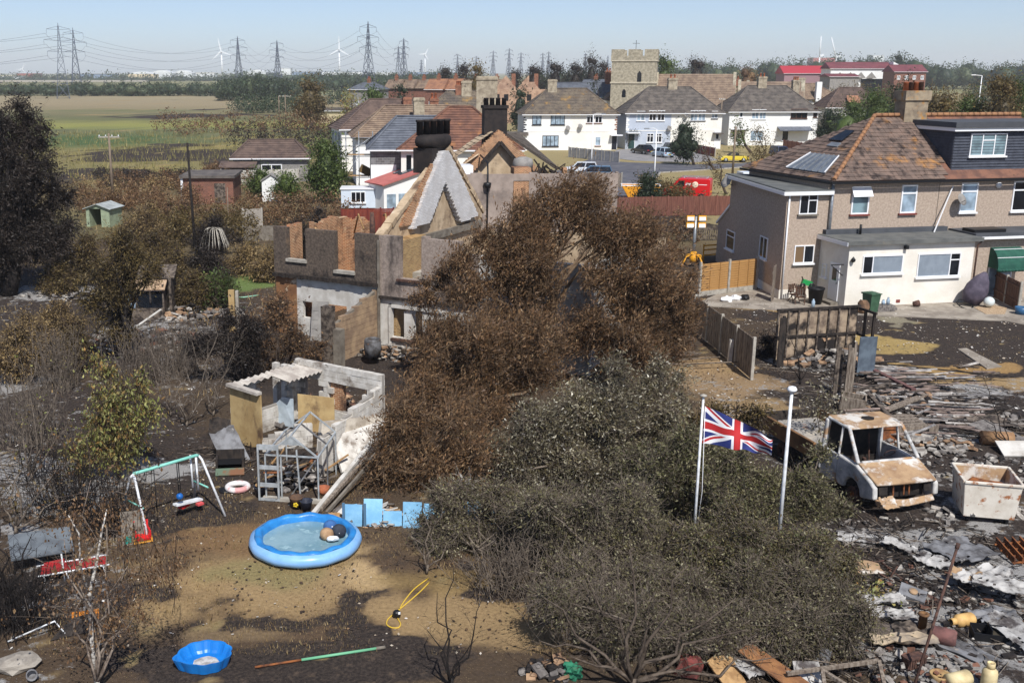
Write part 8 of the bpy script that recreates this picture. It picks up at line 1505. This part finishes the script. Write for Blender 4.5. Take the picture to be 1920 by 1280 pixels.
T('scorched_tree','olive brown scorched tree with a black trunk, left of the burnt shed','tree',236,45.5,[(215,455,34),(200,510,48),(250,490,44),(180,560,40),(230,560,46),(215,620,34),(275,530,30)],24000,.11,lOliveBrown,mBarkChar,.16,32,shell=.05,per=14,frag=5,jag=.6,loose=.35,aspect=.3)
SH='scorched shrubs on the left plots'; i=0
for px,Y,r,sy,m,lab in ((60,44,60,1.2,lTan,'pale tan dried shrub at the left edge, nearest the black tree'),(20,42,60,1.3,lTan,'tan dried shrub low at the left edge'),(130,44,40,1.2,lOliveBrown,'olive green shrub between the tan ones and the black trunk'),(110,49,50,1.0,lTan,'tan shrub behind the olive green one'),(150,66,48,1,lOliveBrown,'dull green shrub below the pale green shed'),(110,60,40,1,lOliveBrown,'dull green shrub under the black tree'),(280,68,52,1,lOliveBrown,'olive shrub right of the pale green shed'),(330,62,48,1,lOliveBrown,'olive shrub just left of the thin black pole'),(385,62,48,1,lBurntDark,'blackened shrub right of the thin black pole'),(410,56,40,1.1,lGreen,'dark green shrub on the edge of the green lawn'),(355,56,44,1.1,lOliveBrown,'shrub right behind the burnt shed'),(270,78,56,.8,lTan,'dry bramble clump behind the pale green shed'),(330,84,50,.8,lBurnt,'brown bramble clump left of the brick outbuilding'),(395,74,50,.9,lBurntDark,'charred shrub in front of the brick outbuilding'),(450,66,40,.9,lTan,'dry stalky shrub left of the grey fence piece'),(500,64,36,1,lTan,'dry tan shrub left of the broken house wing'),(530,70,34,.9,lOliveBrown,'olive shrub below the small white clad shed'),(600,70,60,1.1,lBurntDark,'half charred bushy tree behind the broken house wing'),(560,75,34,1,lOliveBrown,'olive shrub just left of the half charred tree')):
 i+=1; y0=pix((0,Y,0))[1]; cy=y0-r*.75*sy; T('shrub',lab,'shrub',px,Y,[(px,cy,r*.7,0,1,sy),(px-r*.5,cy+r*.2,r*.5,.5,1,sy),(px+r*.5,cy+r*.15,r*.5,-.3,1,sy),(px+r*.1,cy-r*.45*sy,r*.4),(px-r*.2,cy+r*.4,r*.5)],int(7000+r*60),.14 if Y>55 else .1,m,mBark if m is not lBurntDark else mBarkChar,.06,40+i,SH,shell=.05,stems=3,per=10,jag=.6,frag=3,aspect=.35,loose=.4,twig=.008)
T('leafy_tree','small tree with hanging yellow green leaves above the swing','tree',205,31.5,[(215,760,40),(255,735,32),(185,800,40),(240,800,44),(275,775,26),(205,700,22),(170,850,40),(230,850,38),(150,880,26),(180,680,16)],9500,.115,lYellow,mBark,.06,61,shell=.0,per=8,grav=-.8,aspect=.42,jag=.6,frag=2)
for px,py,tips,r,lf_,lab in ((60,900,[(20,700),(70,660),(110,720),(40,780),(130,800),(0,820)],.05,(lYellow,160,.09),'grey bare shrub over the white ash at the left edge'),(30,1000,[(0,850),(60,830),(110,870),(150,930),(-10,920)],.05,(lOliveBrown,200,.09),'bare twisted shrub above the tilted grey table'),(150,960,[(110,820),(170,800),(210,880),(90,880)],.04,(lBurnt,300,.08),'leafless brown sapling under the yellow green tree'),(20,1130,[(0,980),(60,1000),(100,1080),(-20,1060)],.05,None,'black bare shrub in the lower left by the red lounger'),(350,800,[(310,650),(350,620),(390,640),(420,680),(330,700),(400,720)],.04,None,'tan bare stems left of the beige board wall'),(400,780,[(360,640),(400,600),(440,640),(430,690)],.045,None,'tall tan stems right beside the beige board wall'),(320,780,[(280,650),(320,660),(360,690),(300,720)],.035,None,'fine dark stems left of the tan ones'),(240,1010,[(200,900),(240,880),(290,940),(230,950)],.03,(lBurnt,200,.07),'twiggy brown sapling at the foot of the swing frame'),(1545,860,[(1520,760),(1560,720),(1590,790),(1545,740)],.03,(lOlive,900,.1),'wispy willow-like shrub in front of the truck bed'),(1240,700,[(1240,600),(1200,640),(1280,650)],.04,(lBurnt,600,.1),'thin white barked sapling among the brown leaves'),(1500,720,[(1470,600),(1510,610),(1530,660),(1450,640)],.03,None,'bare charred shrub at the charred shed corner'),(1890,840,[(1840,690),(1760,740),(1880,760),(1850,800)],.025,None,'thin black bare branches leaning in at the right')): limbs('bare_shrub',lab,'shrub',px,py,tips,r,mBarkGrey if 'tan' in lab or 'grey' in lab else (mBarkChar if 'black' in lab or 'charred' in lab else mBark),int(px+py),'bare shrubs',sub=6,leaf=lf_)
for px,py,r,h_,lab in ((110,730,.9,2.6,'tangle of grey dead stems above the white ash'),(60,830,1.0,2.4,'web of dead twigs over the ash at the left edge'),(200,1000,.9,1.8,'dark twig tangle behind the birch'),(110,960,1.0,2.0,'dark twig tangle right above the tilted table'),(270,720,.9,2.2,'dead stems behind the yellow green tree'),(30,1180,.8,1.6,'black twig tangle left of the white bent pipe'),(330,700,1.1,2.4,'dense dead stems below the burnt shed'),(470,700,1.2,2.0,'dead brushwood behind the corrugated roof'),(1120,1180,1.2,1.6,'low dead twigs on the black ground in the lower middle'),(960,1110,.9,1.4,'dead twigs at the edge of the tan lawn')):
 b_=at(px,py); rs=np.random.RandomState(px); n_=130; A=rs.normal(size=(n_,3))*[r*.55,r*.4,0]; tp=A+np.stack([rs.normal(size=n_)*.35,rs.normal(size=n_)*.35,h_*rs.uniform(.35,1.05,n_)],-1); md=(A+tp)/2+rs.normal(size=(n_,3))*.07; P=[A,md]; Q=[md,tp]
 for _ in range(4): f_=rs.uniform(.2,1,(n_,1)); s_=md+(tp-md)*f_; P.append(s_); Q.append(s_+rs.normal(size=(n_,3))*[.22,.22,.16]+[0,0,.16])
 P,Q=np.concatenate(P),np.concatenate(Q); t=thing('dead_brush',lab,'brush',b_,0,'dead brush'); m_=mBarkGrey if 'grey' in lab or 'dead' in lab else mBarkChar; link('stem',twigmesh(P[:2*n_],Q[:2*n_],np.full(2*n_,.012),np.full(2*n_,.007),m_,'stem'),t); link('twig',twigmesh(P[2*n_:],Q[2*n_:],np.full(4*n_,.006),np.full(4*n_,.003),m_,'twig'),t)
for i,(px,Y,lob,n,m,lab) in enumerate(((520,43,[(470,610,34),(520,600,44),(560,640,34),(500,655,36),(590,660,26),(545,610,18)],8000,lBurnt,'brown scorched brush left of the sloping block wall'),(440,42,[(400,640,36),(450,640,40),(430,600,26),(470,670,34),(360,650,30)],6000,lBurntDark,'dark scorched brush between the ash heap and the corrugated roof'),(1425,46.5,[(1415,670,32),(1440,640,26),(1410,710,34),(1450,700,30),(1470,730,26)],9000,lBurntDark,'black charred conifer bush left of the charred shed wall'),(1330,30.5,[(1330,800,36),(1400,790,30),(1360,840,40),(1290,830,34)],7000,lYellow if False else lOliveBrown,'olive brown bush behind the flag'),(800,42,[(800,560,30),(820,620,36),(830,520,26),(790,640,30),(800,690,30)],8000,lBurnt,'brown scorched bush against the sooty house corner'))): T('brush',lab,'bush',px,Y,lob,int(n*1.3),.1,m,mBarkChar if m is lBurntDark else mBark,.05,80+i,'scorched brush',shell=.05,stems=4,per=9,jag=.6,frag=3,twig=.007)
def bush(px,Y,top,r,m,lab,n=5000,size=.25,name='tree',sx=1.0,seed=0,trunkless=False,g=None,bark=None):
 y0=pix((0,Y,0))[1]; h_=y0-top; c=top+h_*.45; rr=r; T(name,lab,name if name in ('tree','bush','shrub','hedge') else 'tree',px,Y,[(px,c,rr*.75,0,1,h_*.42/(rr*.75)),(px-rr*.5,c+h_*.12,rr*.5),(px+rr*.5,c+h_*.1,rr*.52),(px-rr*.1,top+rr*.4,rr*.4),(px+rr*.3,top+rr*.55,rr*.36),(px-rr*.3,c+h_*.25,rr*.45),(px+rr*.15,c+h_*.3,rr*.5)],n,size,m,bark or mBark,max(.1,Y*.0012),seed+int(px),g,shell=.25,per=10,jag=.4,twigfrac=.3,core=.62 if n>2000 else 0)
bush(612,104,262,44,lGreen,'fresh green bushy tree beside the scaffold',9000,.26); bush(488,108,314,26,lGreen,'bright green shrub in front of the white panel fence',3500,.22,'shrub'); bush(536,104,322,28,lGreen,'bright green shrub right behind the small white clad shed',3500,.22,'shrub'); bush(582,240,148,34,lOliveBrown,'pale olive tree by the distant telegraph poles',5000,.5); bush(700,210,162,34,lGreen,'green tree left of the brown roofed terrace',4000,.45); bush(752,200,160,20,lDarkGreen,'small dark green tree before the brown roofed terrace',2500,.4); bush(655,205,172,22,lYellow,'yellowish bush beside the dark slate roofed house',2000,.4,'bush'); bush(893,240,120,20,lOliveBrown,'tall pointed brown green conifer among the far roofs',5000,.4); bush(975,215,166,22,lDarkGreen,'dark green tree left of the pale broken gables',2500,.4); bush(1115,200,150,11,lDarkGreen,'slim dark conifer left of the church tower',1500,.35)
DB='dark burnt trees on the skyline'
for k,(px,tp_,r,lab) in enumerate(((835,128,14,'small dark tree on the skyline above the orange tiled terrace'),(868,122,18,'dark tree on the skyline just left of the pointed conifer'),(1000,122,22,'dark burnt tree on the skyline above the broken gables'),(1040,116,24,'broad dark burnt tree on the skyline, middle of the row'),(1078,120,20,'dark burnt tree on the skyline right of the broad one'),(1108,106,20,'tallest dark burnt tree, nearest the church tower'),(1130,118,14,'dark tree touching the church tower'),(965,132,18,'low dark tree on the skyline at the left of the burnt row'),(1305,108,26,'dark tree on the skyline right of the bright green one'),(1400,126,30,'brownish tree behind the tan roofed white house'))): bush(px,320,tp_,r,lBurntDark if k != 9 else lBurnt,lab,9000,.38,g=DB,seed=k,bark=mBarkChar)
bush(1245,262,104,30,lGreen,'round bright green tree right of the church tower',6000,.45); bush(1362,215,156,24,lGreen,'green tree beside the tan roofed white house',3000,.4); bush(1684,640,102,16,lDarkGreen,'dark round tree rising over the red brick school house',2500,.9)
for k,(px,Y,tp_,r,m,lab) in enumerate(((1640,150,168,40,lGreen,'green bushy tree right of the patched roof house'),(1690,130,160,36,lDarkGreen,'dark green tree behind the pebbledashed house chimney'),(1760,128,176,44,lOliveBrown,'olive tree above the dormer roof'),(1820,125,184,40,lGreen,'green tree behind the dormer, below the tall lamp'),(1876,122,142,46,lOliveBrown,'tall olive green tree at the right edge'),(1915,128,150,40,lGreen,'green tree behind the tall olive one at the right edge'),(1560,175,205,34,lDarkGreen,'dark shrub right of the white pair of houses'),(1600,160,190,30,lGreen,'green shrub tree at the end of the house row'))): bush(px,Y,tp_,r,m,lab,15000,.26,g='trees behind the pebbledashed house',seed=k)
for px0,px1,yt,Y,m,s_ in ((1440,1800,166,300,lOliveBrown,1),(1560,1960,150,330,lOliveBrown,2),(1300,1480,158,300,lFarGreen,4),(1820,1960,150,420,lFarGreen,5),(300,640,205,215,lBurnt,6),(430,640,225,165,lBurntDark,7),(200,470,322,112,lBurnt,8),(-40,300,340,104,lTan,9),(440,600,178,330,lFarGreen,10),(600,900,165,420,lFarGreen,11),(1090,1320,400,76,lBurnt,13),(130,360,352,94,lBurnt,14),(360,660,372,84,lBurnt,15),(220,470,388,76,lOliveBrown,16),(180,360,330,118,lBurntDark,18),(380,470,318,122,lBurnt,19)): wood('scrub_undergrowth',px0,px1,yt,Y,Y*.10,9000 if s_<14 else 15000,max(.18,Y*.0017),m,90+s_,.5,22)
bush(1283,148,228,32,lDarkGreen,'bushy street tree in front of the cars',5000,.25); bush(1422,128,236,24,lOliveBrown,'young olive tree on the dry grass by the yellow car',1800,.2); bush(1345,112,290,16,lOliveBrown,'thin sapling on the dry grass left of the telegraph pole',500,.18); bush(1322,140,280,12,lOliveBrown,'second small sapling at the kerb under the street tree',400,.18); bush(1445,140,262,14,lOliveBrown,'third sapling right of the young olive tree',500,.18); bush(1385,170,226,12,lGreen,'spiky green yucca by the orange gate',900,.3)
bush(1214,97,330,25,lDarkGreen,'round dark green bush in front of the yellow skip',6000,.2,'bush'); bush(1099,181,254,10,lGreen,'round clipped bush by the cream house wall',1500,.22,'bush')
def hedge(a,c,h,w,m,lab,n,size):
 a,c=at(*a),at(*c); t=thing('hedge',lab,'hedge',a); d=c-a; K=9; link('foliage',crownmesh([(d.x*i/K,d.y*i/K,h*.5,w,w,h*.5) for i in range(K+1)],n,size,m,5,shell=.4,jag=.15),t); MB().bar((0,0,.1),(d.x,d.y,.1),.1).build('stem',mBark,t)
for a in ((1590,1960,186,150,lGreen,1),(1480,1720,176,215,lOliveBrown,2),(990,1136,122,335,lDarkGreen,3)): wood('tree_belt_woods',a[0],a[1],a[2],a[3],a[3]*.08,16000,a[3]*.0019,a[4],120+a[5],.35,18)
hedge((1205,360),(1288,382),1.7,.7,lOliveBrown,'clipped brown green hedge beside the red van',7000,.2); hedge((1290,398),(1345,398),1.2,.6,lBurnt,'scorched brown hedge behind the maroon fence',4000,.18); hedge((1346,398),(1372,396),1.2,.6,lGreen,'bright green hedge end behind the maroon fence',2500,.18)
def scatter(name,n,x0,x1,y0,y1,size,m,seed,flat=True,h=.02,dens=None):
 rs=np.random.RandomState(seed); x=rs.uniform(x0,x1,n*3); y=rs.uniform(y0,y1,n*3); k=vnoise(x*.5,y*.5,seed,3)>(dens if dens is not None else .45); x,y=x[k][:n],y[k][:n]; m_=len(x); a=rs.rand(m_)*6.28; s=size*(.4+1.1*rs.rand(m_)**2); ax=np.stack([np.cos(a),np.sin(a),rs.uniform(-.3,.3,m_)],-1)*s[:,None]
 if flat: sd=np.stack([-np.sin(a),np.cos(a),rs.uniform(-.5,.5,m_)],-1)*(s*.6)[:,None]; p=np.stack([x,y,np.full(m_,h)+.03*rs.rand(m_)],-1)
 else: sd=np.stack([rs.uniform(-.4,.4,m_),rs.uniform(-.4,.4,m_),np.ones(m_)],-1)*(s*1.6)[:,None]; ax *= .22; p=np.stack([x,y,s*1.2],-1)
 V=np.stack([p-ax,p+sd*(1 if flat else .0)-(0 if flat else sd*0) if flat else p+ax,p+ax if flat else p+sd+ax*.3,p-sd if flat else p+sd-ax*.3],1).reshape(-1,3) if flat else np.stack([p-ax-sd*.75,p+ax-sd*.75,p+ax*.2+sd,p-ax*.2+sd],1).reshape(-1,3)
 return tag(link(name,fastmesh(name,V,np.arange(m_*4).reshape(-1,4),[m])),kind='stuff')
lFleck=leafmat('pale flecks',[S(206,198,182),S(170,150,124),S(226,222,214),S(120,98,76)],trans=.1); lDark=leafmat('dark litter',[S(60,48,40),S(96,74,54),S(44,38,34),S(130,104,76)],trans=.1); lGrass=leafmat('dry grass blades',[S(170,142,96),S(132,108,70),S(196,170,122),S(112,100,60)],trans=.2); lReed=leafmat('reed blades',[S(150,136,84),S(120,116,66),S(164,150,98),S(100,100,60)],trans=.2)
scatter('fallen_leaves',5200,-14,22,21,64,.04,lFleck,1,dens=.5); scatter('fallen_leaves',16000,-14,24,21,60,.045,lDark,2,dens=.52); scatter('ash_flecks',3000,10,34,34,60,.055,lFleck,3); scatter('dry_grass',26000,-9,5,21,33,.024,lGrass,4,False,dens=.5); scatter('dry_grass',5000,14,36,44,52,.022,lGrass,5,False,dens=.6); scatter('reeds',14000,-90,-18,128,230,.2,lReed,6,False,dens=.48); scatter('dry_grass',9000,-40,-8,40,110,.09,lGrass,7,False,dens=.5)
scatter('twig_litter',7000,-14,20,22,58,.045,lDark,8,False,dens=.5)
def depth(o):
 k=0
 while o.parent: o=o.parent; k+=1
 return k
for o in [o for o in SC.objects if depth(o)>=3]:
 s=o.parent
 while depth(s)>1: s.matrix_basis=s.parent.matrix_basis @ s.matrix_basis; s.parent=s.parent.parent
# ================================================================ AIR
hm=bpy.data.materials.new('haze air'); hm.use_nodes=True; n=hm.node_tree; n.nodes.clear()
out=n.nodes.new('ShaderNodeOutputMaterial'); pv=n.nodes.new('ShaderNodeVolumePrincipled')
pv.inputs['Color'].default_value=(.90,.93,1,1); pv.inputs['Density'].default_value=.00016; pv.inputs['Anisotropy'].default_value=0.0
n.links.new(pv.outputs[0],out.inputs['Volume'])
hz=MB().box(-9200,9200,-60,9200,-1.2,140).build('haze',hm); tag(hz,kind='stuff')
